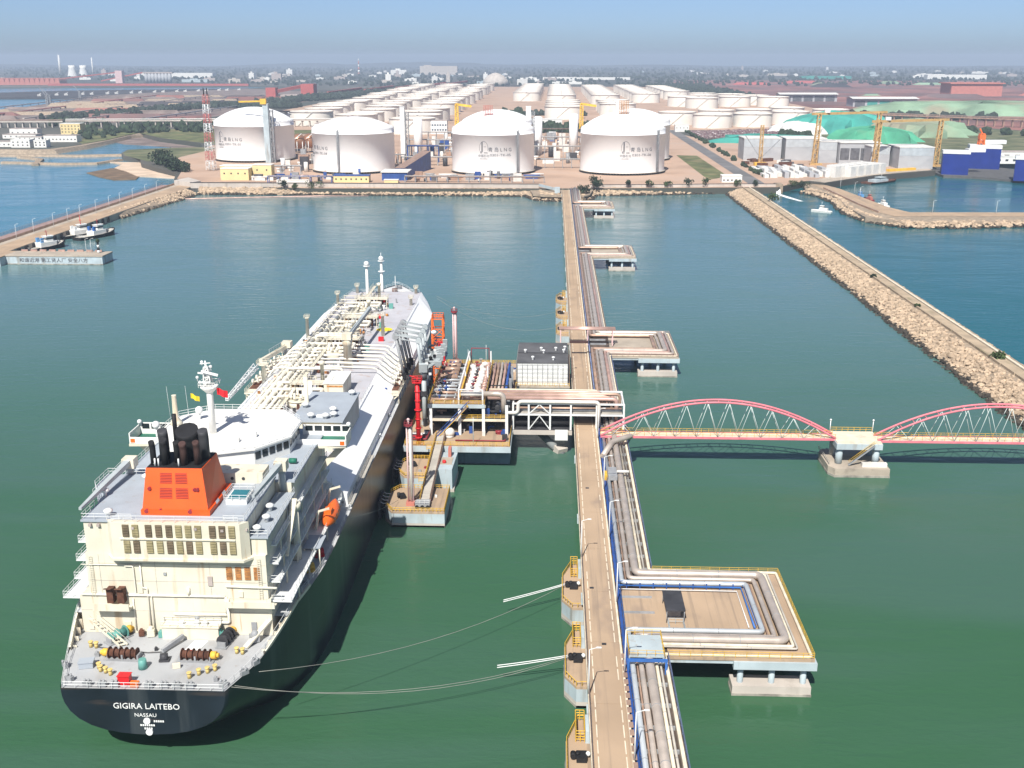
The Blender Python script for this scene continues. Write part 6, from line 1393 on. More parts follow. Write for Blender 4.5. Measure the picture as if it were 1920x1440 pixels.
def launch(x, y, ang, L, hullm, housem, label, name='fishing_boat', cat='boat'):
    t = thing(name, label, cat, (x, y, 0), 'small boats in the right harbour', rz=ang, local=True)
    secs = [(-L / 2, L * .14), (0, L * .16), (L * .3, L * .12), (L / 2, .1)]
    mb = MB()
    for k, (a, b) in enumerate(zip(secs, secs[1:])):
        z0 = 1.2 + .25 * k; z1 = 1.2 + .25 * (k + 1)
        for sg in (-1, 1):
            mb.add([(a[0], sg * a[1] * .8, -.4), (b[0], sg * b[1] * .8, -.4), (b[0], sg * b[1], z1), (a[0], sg * a[1], z0)], [(0, 1, 2, 3) if sg < 0 else (3, 2, 1, 0)])
        mb.add([(a[0], -a[1], z0 - .3), (b[0], -b[1], z1 - .3), (b[0], b[1], z1 - .3), (a[0], a[1], z0 - .3)], [(0, 1, 2, 3)])
    a = secs[0]; mb.add([(a[0], -a[1] * .8, -.4), (a[0], a[1] * .8, -.4), (a[0], a[1], 1.2), (a[0], -a[1], 1.2)], [(3, 2, 1, 0)])
    mb.build('hull', hullm, t, local=True)
    hw = L * .1
    MB().box(-L * .3, L * .1, -hw, hw, 1, 3.2).build('cabin', housem, t, local=True); MB().box(-L * .12, L * .08, -hw * .8, hw * .8, 3.2, 5.0).build('wheelhouse', housem, t, local=True)
    MB().box(-L * .13, L * .085, -hw * .82, hw * .82, 3.9, 4.5).build('window_band', 'window', t, local=True)
    MB().tube((0, 0, 5), (0, 0, 7.6), .12, n=5).build('mast', 'rail_white', t, local=True)
    return t
launch(195, 787, R(150), 15, 'white', 'white', 'white fishing boat just off the rubble of the right spit')
launch(246, 873, R(105), 13, 'soot', 'shed_blue', 'dark boat moored highest along the right harbour quay'); launch(248.6, 856, R(105), 11, 'darkred', 'coral', 'dark red boat moored between the dark boat and the white one')
launch(249.2, 822, R(105), 14, 'white', 'white', 'white boat with orange trim moored at the right harbour quay')
t = launch(296, 988, R(38), 44, 'rust_dark', 'pale_blue', 'long brown hulled workboat with pale blue house in front of the block yard', 'workboat', 'workboat')

# ================================================================== THE TANK YARD
def lng_tank(x, y, r, label, digits=None, stair=None, ta=0., front=True, apex=58.5, frame=None):
    t = thing('gas_tank', label, 'storage tank', (x, y, GZ), 'large domed gas tanks')
    z0, zw = 7.2, 45.0
    sh = MB().lathe((x, y, 0), [(r, z0), (r, 40.6), (r + .35, 40.7), (r + .35, 41.1), (r, 41.2), (r, zw)], 64, cap=False).build('shell', 'tank_white', t)
    k = 10; rd_ = apex - zw; Rr = (r * r + rd_ * rd_) / (2 * rd_)
    prof = [(r, zw)] + [(r * math.cos(math.pi / 2 * i / k) + (.02 if i == k else 0), zw + math.sqrt(max(0, Rr * Rr - (r * math.cos(math.pi / 2 * i / k)) ** 2)) - (Rr - rd_)) for i in range(k + 1)]
    MB().lathe((x, y, 0), prof, 64, cap=False).build('dome', 'tank_white', t)
    MB().lathe((x, y, 0), [(r + 1.2, z0 - .3), (r + 1.2, z0 + .05), (r - .5, z0 + .06)], 48, cap=False).build('base_slab', 'concrete', t)
    if front:
        for i in range(44):
            a = -math.pi * (i + .5) / 44; MB().obox((x + (r + .4) * math.cos(a), y + (r + .4) * math.sin(a), 6.1), (1.0, .8, 1.8), a).build('foundation_block', 'dark_steel', t)
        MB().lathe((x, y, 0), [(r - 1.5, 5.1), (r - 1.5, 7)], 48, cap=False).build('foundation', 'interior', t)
    mb = MB()
    mb.rail([(x + (r - .3) * math.cos(a), y + (r - .3) * math.sin(a), zw + .05) for a in [2 * math.pi * i / 40 for i in range(40)]], 1.2, 3, .09, 2, close=True); mb.build('rim_railing', 'rail_white', t)
    def cyl(a, z, e=0.): return (x + (r + e) * math.sin(a), y - (r + e) * math.cos(a), z)
    if stair is not None:
        mb = MB(); k = 34
        for i in range(k): mb.obox(cyl(stair, z0 + i * (zw - z0) / k + .5, .8), (1.9, 1.5, .12), stair); mb.beam(cyl(stair - .022, z0 + i * (zw - z0) / k, 1.4), cyl(stair + .022, z0 + (i + 1) * (zw - z0) / k, 1.4), .35, .5)
        for s_ in (-.024, .024): mb.tube(cyl(stair + s_, z0, 1.5), cyl(stair + s_, zw, 1.5), .14, n=5)
        mb.build('stair', 'steel_grey', t)
        a = stair; pts = [(x + rr * math.sin(a), y - rr * math.cos(a), zw + .4 + math.sqrt(max(0, Rr * Rr - rr * rr)) - (Rr - rd_)) for rr in [r * (1 - i / 8) for i in range(9)]]
        MB().rail(pts, 1.0, 3, .1, 2).build('dome_stair', 'pink_pale', t)
    if digits:
        def bend(a0, zz): return lambda u, v, e: (x + (r + .08 + e) * math.sin(a0 + u / r), y - (r + .08 + e) * math.cos(a0 + u / r), zz + v)
        text_mb('青 岛 L N G', 4.3, bend(ta + .33, 26.6), .03).build('lettering', 'lettering', t)
        text_mb(digits, 3.2, bend(ta + .34, 22.2), .03, sx=1.25).build('lettering', 'lettering', t)
        text_mb('中国石化', 2.7, bend(ta - .06, 21.6), .03).build('lettering', 'lettering', t)
        text_mb('SINOPEC', 1.6, bend(ta - .06, 19.4), .03, sx=1.2).build('lettering', 'lettering', t)
        mb = MB(); B_ = bend(ta - .06, 25)
        def q4(u0, v0, u1, v1): mb.add([B_(u0, v0, .03), B_(u1, v0, .03), B_(u1, v1, .03), B_(u0, v1, .03)], [(0, 1, 2, 3)])
        q4(-2.0, 1.2, -.9, 10); q4(-3.2, 0, 3.6, .7); q4(-3.2, 1.0, -2.2, 1.6); q4(.2, 5.6, 2.2, 5.9)
        for i in range(14):
            a, b = math.pi * (i / 14) * 1.0, math.pi * ((i + 1) / 14); mb.add([B_(4 * math.cos(a), 5 + 5.6 * math.sin(a), .03), B_(4 * math.cos(b), 5 + 5.6 * math.sin(b), .03), B_(3.75 * math.cos(b), 5 + 5.3 * math.sin(b), .03), B_(3.75 * math.cos(a), 5 + 5.3 * math.sin(a), .03)], [(3, 2, 1, 0)])
        q4(3.75, 2, 4, 5); q4(-4, 2, -3.75, 5)
        mb.build('emblem', 'lettering', t)
    # roof platform with pump frames
    if frame:
        fx, fy, fh = frame; pz = zw + 6.2
        MB().box(x + fx - 6, x + fx + 6, y + fy - 4, y + fy + 4, pz, pz + .4).build('roof_platform', 'pink_pale', t)
        for dx in (-5.5, 0, 5.5): MB().box(x + fx + dx - .2, x + fx + dx + .2, y + fy - 3.8, y + fy - 3.4, zw + 1, pz).build('platform_leg', 'pink_pale', t)
        for k in range(4):
            xx = x + fx + 1 + k * 2.2 - 2; MB().lattice((xx, y + fy, pz), (xx, y + fy, pz + fh), 1.6, 1.6, 6, .16).build('pump_frame', 'coral' if fh < 16 else 'rust', t)
        MB().rail([(x + fx - 6, y + fy - 4, pz + .4), (x + fx + 6, y + fy - 4, pz + .4), (x + fx + 6, y + fy + 4, pz + .4), (x + fx - 6, y + fy + 4, pz + .4)], 1.2, 2, .12, close=True).build('platform_rail', 'coral', t)
        for k in range(5): MB().sphere((x + fx - 5 + k * 1.1, y + fy - 2, pz + 1.2), .9, 8, 5).build('relief_valve', 'coral', t)
    return t
lng_tank(-315, 1140, 41, 'leftmost white domed gas tank behind the red and white mast', '0301-TK-01', None, -.95 + .3, apex=59)
lng_tank(-189.7, 1027, 38.5, 'white domed gas tank second from the left with dark stair in its middle', '0301-TK-04', -.19, -1.10, apex=55)
lng_tank(-57, 1022, 38.5, 'white domed gas tank just left of the jetty root', '0301-TK-05', .66, -.30 + .19, apex=59, frame=(-6, -14, 15))
lng_tank(64.5, 1027, 39.5, 'rightmost front white domed gas tank behind the jetty root', '0301-TK-06', .86, .07, apex=60, frame=(-3, -14, 19))
lng_tank(-60, 1160, 37, 'domed gas tank peeping over the one left of the jetty root', apex=56, front=False); lng_tank(84, 1160, 38, 'domed gas tank peeping over the rightmost front tank', apex=57, front=False)
def shaft(x, y, w_, h, m, label, name='stair_shaft'):
    t = thing(name, label, 'tower', (x, y, GZ), 'tower shafts beside the gas tanks')
    MB().box(x - w_, x + w_, y - w_, y + w_, GZ, GZ + h).build('shaft', m, t); MB().box(x - w_ - .3, x + w_ + .3, y - w_ - .3, y + w_ + .3, GZ + h, GZ + h + .6).build('cap', 'rail_white', t)
    MB().lattice((x + w_ + 2.4, y, GZ), (x + w_ + 2.4, y, GZ + h * .9), 3.2, 3.2, 14, .4).build('stair_cage', 'steel_grey', t)
    return t
shaft(-291.5, 1102, 2.8, 58, 'pale_blue', 'pale blue shaft standing at the right side of the leftmost gas tank')
shaft(-161, 1160, 2.4, 53, 'panel_white', 'white shaft between the second and third front gas tanks'); shaft(-27.5, 1175, 2.6, 53, 'panel_white', 'white shaft right of the tank left of the jetty root'); shaft(71, 1230, 2.8, 56, 'panel_white', 'white shaft above the dome of the rightmost front tank')
for i, (x, y, r, h, s_) in enumerate(((-301, 1226, 3.2, 44, 'tall white column just right of the leftmost gas tank'), (-153, 1226, 5, 38, 'tall white column right of the second front tank'), (-18, 1215, 5, 40, 'tall white column behind the gap left of the jetty root'), (22, 1235, 5, 42, 'tall white column at the left of the rightmost front tank'))):
    tag(MB().lathe((x, y, GZ), [(r, 0), (r, h), (r * .8, h + .6), (.1, h + 1.4)], 18).build('process_column', 'tank_white'), s_, 'column', 'process columns')
st = thing('process_tower', 'dark lattice process tower right of the leftmost gas tank', 'tower', (-312, 1234, GZ))
for k, x in enumerate((-313, -304)): MB().lattice((x, 1236, GZ), (x, 1236, 50), 6, 6, 9, .7).build('lattice', 'steel_grey', st); 
for z in (14, 22, 30, 38, 46): MB().box(-317, -299, 1231, 1241, z, z + .6).build('floor', 'dark_steel', st)
MB().box(-332, -296, 1205, 1222, 50, 51.5).build('top_platform', 'dark_steel', st)
for i, x in enumerate((-288, -277)):
    s_ = thing('gas_sphere', ('left' if i == 0 else 'right') + ' one of two copper coloured gas spheres between the tanks', 'gas sphere', (x, 1221 + i * 8, GZ), 'copper gas spheres')
    MB().sphere((x, 1221 + i * 8, GZ + 13), 8.2, 24, 14).build('sphere', 'copper', s_)
    for k in range(8): a = k * math.pi / 4; MB().tube((x + 8 * math.cos(a), 1221 + i * 8 + 8 * math.sin(a), GZ), (x + 8 * math.cos(a), 1221 + i * 8 + 8 * math.sin(a), GZ + 13), .45, n=6).build('leg', 'rail_white', s_)
    MB().beam((x - 2, 1212 + i * 8, GZ + 16), (x + 6, 1212 + i * 8, GZ + 22), .8).build('stair', 'rail_white', s_)
fl = thing('flare_mast', 'tall red and white banded lattice mast at the left of the tank yard', 'mast', (-325.5, 1019, GZ))
for k in range(8):
    z0, z1 = GZ + 1 + k * 8.6, GZ + 1 + (k + 1) * 8.6; w0, w1 = 7.6 - .35 * k, 7.6 - .35 * (k + 1)
    MB().lattice((-325.5, 1019, z0), (-325.5, 1019, z1), w0, w1, 3, .2).build('mast_section', 'mast_red' if k % 2 else 'rail_white', fl)
    for dx in (-1.4, 1.4): MB().tube((-325.5 + dx, 1019, z0), (-325.5 + dx, 1019, z1), .42, n=8).build('flare_pipe', 'mast_red' if k % 2 else 'rail_white', fl)
for dx in (-1.6, 1.6): MB().tube((-325.5 + dx, 1019, 74), (-325.5 + dx, 1019, 81), .6, .5, n=8).build('flare_tip', 'soot', fl)
# --- buildings at the water front
def house(x0, x1, y0, y1, h, m, label, wins=(), roofm='house_white', cat='building', name='building', z0=None, ww=1.3, wh=1.4, win='window', group=None, over=.3):
    z0 = GZ + .1 if z0 is None else z0
    t = thing(name, label, cat, ((x0 + x1) / 2, (y0 + y1) / 2, z0), group)
    MB().box(x0, x1, y0, y1, z0, z0 + h).build('wall', m, t); MB().box(x0 - over, x1 + over, y0 - over, y1 + over, z0 + h, z0 + h + .5).build('roof', roofm, t)
    for (n_, zz) in wins:
        for i in range(n_):
            xc = x0 + (x1 - x0) * (i + .5) / n_; wo = MB().box(xc - ww / 2, xc + ww / 2, y0 - .06, y0 + .05, z0 + zz, z0 + zz + wh).build('window', win, t)
    return t
house(-291, -266.5, 936, 950, 9.8, 'yellow_wall', 'cream yellow block with four square windows at the left of the water front', [(4, 5.2)], 'house_white')
house(-266, -249, 947, 958, 12, 'yellow_wall', 'taller cream yellow block with two square windows beside the four windowed one', [(2, 7.2)], 'house_white')
house(-264, -245, 936, 941, 3, 'house_white', 'low pale annex in front of the cream yellow blocks', [(2, 1)], 'house_white')
house(-296, -267, 951, 962, 10.8, 'yellow_wall', 'cream yellow rear wing behind the four windowed block')
house(-189, -158.5, 922, 932, 5.6, 'yellow_wall', 'long yellow building with blue flat roof on the water front', [(7, 2.2)], 'blue', win='window')
house(-236, -208, 912, 916, 2.6, 'house_white', 'low white shed right of the cream yellow blocks'); house(-145, -133, 920, 925, 2.4, 'yellow_wall', 'tiny cream hut right of the blue roofed building')
house(-203, -151, 1540, 1556, 18.4, 'panel_white', 'long white two storey office with rows of dark windows between the tanks', [(14, 4.5), (14, 11)], 'house_roof', ww=2.4, wh=2.6, win='window_blue')
house(-330, -285, 1500, 1525, 16, 'house_white', 'white office behind the copper spheres', [(8, 4), (8, 10)], 'house_roof', ww=3, wh=3)
house(-60, 12, 1640, 1660, 15, 'house_white', 'long white arcade fronted building behind the third tank', [(16, 3), (16, 8)], 'house_white', ww=2.2, wh=2.8)
house(-34, 4, 1600, 1612, 9, 'shed_blue', 'small light blue building among the trees behind the jetty axis', [(5, 3)], 'house_white')
house(145, 162, 936, 947, 5.4, 'house_white', 'small white hut at the corner by the access road', [(5, 1.2)], 'house_white')
house(176, 196, 1600, 1612, 10, 'house_white', 'white gatehouse at the head of the access road', [(4, 5)], 'house_white')
# blue enclosed conveyor stair and racks between the tanks
bs = thing('covered_stairway', 'dark blue covered stairway slanting up between the second and third tanks', 'stairway', (-135, 1010, GZ))
MB().prism([(-142, 965), (-134, 965), (-118, 1040), (-126, 1040)], GZ, [GZ + 8, GZ + 8, GZ + 17, GZ + 17]).build('side_wall', 'blue', bs)
MB().add([(-142.6, 964.5, GZ + 8.3), (-133.6, 964.5, GZ + 8.3), (-117.6, 1040, GZ + 17.5), (-126.6, 1040, GZ + 17.5)], [(0, 1, 2, 3)]).build('roof', 'pipe_tan', bs)
MB().box(-150, -128, 940, 964, GZ, GZ + 7).build('base_house', 'blue', bs); MB().box(-151, -127, 939, 965, GZ + 7, GZ + 7.6).build('base_roof', 'house_white', bs)
def rack(x0, x1, y, z, label, m='steel_grey', pm=('pipe_white', 'rail_white', 'pipe_pink'), n_=4, posts=9):
    t = thing('pipe_rack', label, 'pipe rack', ((x0 + x1) / 2, y, GZ), 'pipe racks of the tank yard')
    L = x1 - x0; k = max(2, int(L / posts))
    for i in range(k + 1):
        x = x0 + L * i / k; MB().box(x - .3, x + .3, y - .3, y + .3, GZ, z).box(x - .3, x + .3, y + 4.7, y + 5.3, GZ, z).box(x - .3, x + .3, y, y + 5, z - .6, z).build('portal', m, t)
    for j in range(n_): MB().tube((x0, y + .5 + j * 4 / max(1, n_ - 1), z + .5), (x1, y + .5 + j * 4 / max(1, n_ - 1), z + .5), .55, n=8).build('pipe', pm[j % len(pm)], t)
    MB().rail([(x0, y - .2, z), (x1, y - .2, z)], 1.4, 4, .12).build('rail', m, t)
rack(-300, -228, 968, 14, 'white pipe rack running behind the cream yellow blocks'); rack(-245, -150, 1090, 14, 'pipe rack between the first and second gas tanks', posts=7)
rack(-152, -97, 1075, 13, 'pipe rack joining the second and third gas tanks', posts=8); rack(-17, 26, 1055, 13, 'pipe rack with thick white pipe joining the third and fourth tanks', posts=8)
rack(-245, -190, 918, 10, 'blue framed low rack right of the cream yellow blocks', 'blue', ('pipe_white', 'pipe_pink'), 3); rack(-128, -8, 925, 9.6, 'long grey rack along the sea wall left of the jetty root', 'steel_grey', ('pipe_tan', 'pipe_white'), 3)
rack(-165, -95, 1180, 16, 'rear pipe rack behind the second and third gas tanks'); rack(-165, -95, 1240, 18, 'farther rear rack with white pipes behind the second and third tanks'); rack(-30, 30, 1150, 18, 'rear rack behind the gap at the jetty root'); rack(-30, 40, 1260, 20, 'farther rear rack behind the gap at the jetty root')
rack(-165, -95, 1340, 20, 'farthest rack in front of the long white office'); rack(-150, -118, 1110, 21, 'dark blue pipe bridge over the yard between the second and third tanks', 'blue', ('blue', 'blue', 'pipe_tan'), 4)
rack(-30, 40, 1380, 22, 'farthest rack in the gap behind the jetty root', 'dark_steel', ('pipe_tan', 'steel_grey'), 4)
rg = random.Random(31)
for k in range(130):
    x, y = rg.choice([(rg.uniform(-160, -98), rg.uniform(1060, 1420)), (rg.uniform(-28, 38), rg.uniform(1080, 1440)), (rg.uniform(-262, -232), rg.uniform(1000, 1300))])
    h = rg.uniform(3, 15); s_ = rg.uniform(2, 6)
    mb = MB().tube((x, y, GZ), (x, y, GZ + h), s_ * .5, n=10) if k % 3 == 0 else MB().obox((x, y, GZ + h / 2), (s_ * 2, s_, h), 0) if k % 3 == 1 else MB().tube((x - s_, y, GZ + 3), (x + s_, y, GZ + 3), s_ * .35, n=10).box(x - s_ * .7, x + s_ * .7, y - .6, y + .6, GZ, GZ + 2)
    mc = rg.choice(['steel_grey', 'pipe_white', 'rail_white', 'dark_steel', 'blue', 'pipe_tan', 'pipe_white'])
    tag(mb.build('process_unit', mc), {'steel_grey': 'grey ', 'pipe_white': 'silvery white ', 'rail_white': 'white ', 'dark_steel': 'dark ', 'blue': 'blue ', 'pipe_tan': 'brown '}[mc] + ('tall ' if h > 10 else 'low ' if h < 6 else 'middling ') + ['upright vessel', 'box cabinet', 'lying drum'][k % 3] + ', ' + ('near' if y < 1180 else 'middle' if y < 1300 else 'far') + ' part of the ' + ('first' if x < -200 else 'second' if x < -90 else 'third') + ' gap between the tanks', 'process unit', 'small process units of the gas yard')
for k in range(64):
    x, y = rg.uniform(-262, -6), rg.uniform(932, 972); h = rg.uniform(2, 7); s_ = rg.uniform(1.4, 4)
    if -192 < x < -122 and y < 966: continue
    mb = MB().tube((x, y, GZ), (x, y, GZ + h), s_ * .4, n=8) if k % 3 == 0 else MB().obox((x, y, GZ + h / 2), (s_ * 2, s_, h), 0) if k % 3 == 1 else MB().tube((x - s_ * 2, y, GZ + 3), (x + s_ * 2, y, GZ + 3), s_ * .22, n=8).box(x - s_ * 1.5, x + s_ * 1.5, y - .4, y + .4, GZ, GZ + 3)
    mc = rg.choice(['steel_grey', 'pipe_white', 'dark_steel', 'blue', 'pipe_tan', 'pipe_white', 'caisson_dark'])
    tag(mb.build('process_unit', mc), {'steel_grey': 'grey', 'pipe_white': 'silvery', 'dark_steel': 'dark', 'blue': 'blue', 'pipe_tan': 'brown', 'caisson_dark': 'black'}[mc] + (' tall ' if h > 5 else ' low ' if h < 3.4 else ' ') + ['standing drum', 'box', 'pipe piece'][k % 3] + ' behind the sea wall before the ' + ('first' if x < -240 else 'second' if x < -150 else 'third') + ' tank, ' + ('wall side' if y < 945 else 'midway' if y < 958 else 'tank side'), 'process unit', 'small process units of the gas yard')
cr = thing('yard_crane', 'yellow hoist on top of the pale blue shaft at the left', 'crane', (-300, 1100, 63))
MB().beam((-318, 1100, 65.5), (-290, 1100, 66.2), 1.4, 1.6).build('jib', 'gold', cr); MB().box(-296, -290, 1098, 1102, 63.2, 68.5).build('machine_house', 'gold', cr)
for (x, y, s_) in ((-96, 1035, 'left'), (22, 1050, 'right')):
    c_ = thing('derrick', 'yellow derrick on the left rim of the ' + ('tank left of the jetty root' if s_ == 'left' else 'rightmost front tank'), 'crane', (x + 10, y, 46), 'yellow derricks on the tanks')
    MB().lattice((x + 4, y, 43), (x + 4, y, 66), 3, 2.6, 7, .5).build('mast', 'gold', c_); MB().beam((x + 3, y, 66), (x + 18, y, 64), 1.6, 2).build('jib', 'gold', c_)

# ================================================================== THE OIL TANK FARM
base = thing('oil_tank', 'x', 'storage tank', (0, 0, 0), 'white oil tanks of the far tank farm'); ORG[base.name] = Vector((0, 0, 0))
H_ = 22
MB().lathe((0, 0, 0), [(38, 0), (38, H_)], 40, cap=False).build('shell', 'farm_white', base, local=True)
MB().lathe((0, 0, 0), [(38.1, H_ - 1.2), (39.3, H_ - 1.1), (39.3, H_ - .7), (38.1, H_ - .6)], 40, cap=False).build('wind_girder', 'house_roof', base, local=True)
MB().lathe((0, 0, 0), [(38, H_), (37.6, H_), (37.6, H_ - 1.6), (20, H_ - 1.2), (.1, H_ - .8)], 40, cap=False).build('roof', 'farm_roof', base, local=True)
mb = MB()
for i in range(14): a = -2.0 + i * .05; mb.obox((39 * math.cos(a), 39 * math.sin(a), 1 + i * 1.5), (1.2, 2.2, .4), a)
mb.beam((0, -38.4, H_), (0, -38.4, H_ + 2), 3, .4); mb.build('stair', 'farm_white', base, local=True)
first = True
def farm(x, y, label, sc=1.):
    global first
    if first:
        base.location = (x, y, GZ); base['label'] = label; base.scale = (sc, sc, min(1, sc * 1.15)); first = False
    else:
        o = dup(base, (x, y, GZ), label); o.scale = (sc, sc, min(1, sc * 1.15))
for c_, x in enumerate((-205, -300, -395)):
    k = 0
    for y in range(1560 + c_ * 100, 3760, 106):
        if (c_ == 0 and 1950 < y < 2000): continue
        k += 1
        if k <= 20: farm(x - (y - 1560) * .018 + rnd.uniform(-9, 9), y + rnd.uniform(-7, 7), ORDN[k - 1] + ' white oil tank from the front in the ' + ['inner', 'middle', 'outer'][c_] + ' row of the left block', rnd.choice([.8, .86, .92, .9]))
for c_, (x, ys_) in enumerate(((-70, (2790, 2885, 2980, 3075, 3170, 3265, 3360, 3455, 3550, 3645, 3740)), (17, (1960, 2055, 2150, 2245, 2590, 2685, 2780, 2875, 2970, 3065, 3160, 3255, 3350, 3445, 3540, 3635)), (119, (2080, 2175, 2270, 2600, 2695, 2790, 2885, 2980, 3075, 3170, 3265, 3360, 3455, 3550)), (222, (2700, 2795, 2890, 2985, 3080, 3175, 3270, 3365, 3460, 3555)), (318, (2900, 2995, 3090, 3185, 3280, 3375, 3470)))):
    for k, y in enumerate(ys_):
        farm(x, y, ORDN[k] + ' white oil tank from the front in the ' + ['leftmost', 'second', 'third', 'fourth', 'rightmost'][c_] + ' column of the centre block', .9)
for i, (x, y, s_) in enumerate(((199, 1790, 'with lattice stair, left end'), (245, 1712, 'second from the left'), (312, 1742, 'third from the left'), (386, 1812, 'fourth from the left'), (470, 1892, 'at the right end'))):
    farm(x, y, 'white oil tank ' + s_ + ' of the near row beside the scrap yard', .8)
for i, (x, y, s_) in enumerate(((272, 1860, 'left'), (340, 1890, 'middle'), (410, 1960, 'right'))): farm(x, y, s_ + ' one of three oil tanks just behind the near row', .8)
for i, (x, y) in enumerate(((288, 2480), (318, 2395), (402, 2480), (485, 2470), (460, 2570), (345, 2580), (420, 2660), (360, 2720))): farm(x, y, ORDN[i] + ' white oil tank of the loose group at the far right', .92)
for c_, (x0, y0) in enumerate(((560, 2760), (660, 2460))):
    s_ = thing('grey_storage_shed', ('left' if c_ == 0 else 'right') + ' long grey open fronted shed beyond the near oil tanks', 'shed', (x0, y0, GZ), 'long grey storage sheds')
    MB().box(x0, x0 + 140, y0 + 4, y0 + 60, GZ, GZ + 17).build('body', 'caisson', s_); MB().add([(x0 - 3, y0 - 3, GZ + 17.4), (x0 + 143, y0 - 3, GZ + 17.4), (x0 + 143, y0 + 30, GZ + 21), (x0 - 3, y0 + 30, GZ + 21), (x0 + 143, y0 + 63, GZ + 17.4), (x0 - 3, y0 + 63, GZ + 17.4)], [(0, 1, 2, 3), (3, 2, 4, 5)]).build('roof', 'block_white', s_)
    for k in range(5): MB().box(x0 + 4 + k * 27, x0 + 26 + k * 27, y0 + 3.5, y0 + 4.2, GZ, GZ + 13).build('bay', 'net_teal' if (c_ == 1 and k in (1, 2)) else 'caisson_dark', s_)

# ================================================================== BLOCK YARD AND DOCK AT THE RIGHT
def caisson(x0, x1, y0, y1, h, label, dark=False, slant=0.):
    t = thing('concrete_caisson', label, 'caisson', ((x0 + x1) / 2, y0, GZ), 'huge grey concrete caissons')
    MB().box(x0, x1, y0 + (.6 if dark else 0), y1, GZ, GZ + h).build('body', 'caisson', t)
    MB().box(x0 - .3, x1 + .3, y0 - .3, y1 + .3, GZ + h, GZ + h + .8).build('top', 'block_white', t)
    if dark:
        k = 4
        for i in range(k): a = x0 + (x1 - x0) * i / k; MB().box(a + .6, a + (x1 - x0) / k - .6, y0 + .3, y0 + .62, GZ + 4, GZ + h - 5).build('recess', 'caisson_dark', t)
    else: MB().box(x0 + .3, x1 - .3, y0 - .12, y0 + .02, GZ + h * .62, GZ + h - .4).build('band', 'pipe_blue', t)
    return t
caisson(199, 238, 1150, 1185, 22, 'leftmost grey caisson behind the yellow tower crane'); caisson(242, 284, 1148, 1185, 22, 'second grey caisson from the left'); caisson(270, 288, 1120, 1146, 21, 'narrow grey caisson left of the dark recessed one')
caisson(289, 330, 1112, 1150, 20.5, 'grey caisson with dark recessed panels', True); caisson(333, 366, 1062, 1100, 20, 'pale smooth caisson at the right end beside the blue dock'); caisson(312, 330, 1082, 1108, 19, 'small caisson stepped in left of the pale smooth one')
rg = random.Random(41)
by = thing('block_stack', 'long row of white concrete slabs stacked along the quay', 'concrete blocks', (225, 1010, GZ))
for k in range(40):
    x = 190 + (k % 14) * 4.6 + rg.uniform(-.6, .6); y = 985 + (k // 14) * 26 + rg.uniform(-6, 6) + (k % 14) * .6; h = rg.uniform(2.5, 6)
    MB().obox((x, y, GZ + h / 2), (3.8, 18, h), rg.uniform(-.05, .05)).build('slab', rg.choice(['block_white', 'caisson', 'block_white']), by)
for k in range(5):
    x = 253 + k * 9; t = tag(MB().obox((x, 981 + k * 8.2, GZ + 5), (8.2, 5, 10), .72).obox((x + 8, 994 + k * 8.2, GZ + 4.6), (8.2, 26, 9.2), .72).build('concrete_block', 'block_white'), ORDN[k] + ' white upright panel from the left in the front row of the block yard', 'concrete block', 'upright white panels on the quay')
for k in range(16):
    x, y = rg.uniform(190, 245), rg.uniform(1045, 1140); mc = rg.choice(['rust_dark', 'rust_dark', 'caisson_dark', 'house_white'])
    tag(MB().obox((x, y, GZ + 1.6), (rg.uniform(6, 14), rg.uniform(3, 6), 3.2), rg.random()).build('formwork', mc), {'rust_dark': 'rusty', 'caisson_dark': 'dark', 'house_white': 'white'}[mc] + ' formwork stack in the ' + ('near' if y < 1080 else 'far') + ' ' + ('left' if x < 208 else 'middle' if x < 227 else 'right') + ' part of the block yard', 'steel stack', 'formwork stacks of the block yard')
def gantry(a, b, z, label):
    t = thing('gantry_crane', label, 'gantry crane', (a[0], a[1], GZ), 'yellow gantry cranes of the block yard')
    for (x, y) in (a, b):
        MB().lattice((x - 2, y, GZ), (x, y, z), 4.4, 3.2, 11, .5).build('leg', 'crane_yellow', t); MB().box(x - 6, x + 6, y - 2, y + 2, GZ, GZ + 2).build('bogie', 'crane_yellow', t)
    A, B = Vector((*a, z)), Vector((*b, z)); e = (B - A) * .12
    MB().beam(A - e, B + e, 1.7, 2.3).build('girder', 'crane_yellow', t); c_ = A.lerp(B, .12); MB().obox((c_.x, c_.y, z + 2.4), (5, 4, 3)).build('trolley', 'house_white', t)
gantry((310, 1056), (378, 1086), 50, 'right yellow gantry crane spanning the pale caissons'); gantry((262, 1096), (330, 1128), 55, 'left yellow gantry crane standing before the dark recessed caisson')
tc = thing('tower_crane', 'slim yellow tower crane at the left of the block yard', 'tower crane', (206, 1092, GZ)); MB().lattice((206, 1092, GZ), (206, 1092, 44), 3, 2.6, 12, .4).build('mast', 'crane_yellow', tc); MB().box(200, 212, 1088, 1096, GZ, GZ + 3).build('base', 'gold', tc); MB().beam((206, 1092, 12), (190, 1092, 34), .8).beam((206, 1092, 12), (224, 1092, 30), .8).build('jib', 'steel_grey', tc)
dk = thing('floating_dock', 'floating dock with deep blue wing walls and white tops at the right edge', 'floating dock', (400, 1060, 0))
MB().prism([(366, 1030), (389, 1022), (470, 940), (520, 980), (450, 1105), (368, 1100)], -1, 2.2).build('pontoon', 'wire', dk)
MB().prism([(367, 1040), (389, 1032), (391, 1044), (370, 1052)], 2.2, 21.5).build('wing_wall', 'dock_blue', dk); MB().prism([(366.6, 1039.6), (389.4, 1031.6), (391.4, 1044.4), (369.6, 1052.4)], 21.5, 24.5).build('wall_top', 'rail_white', dk)
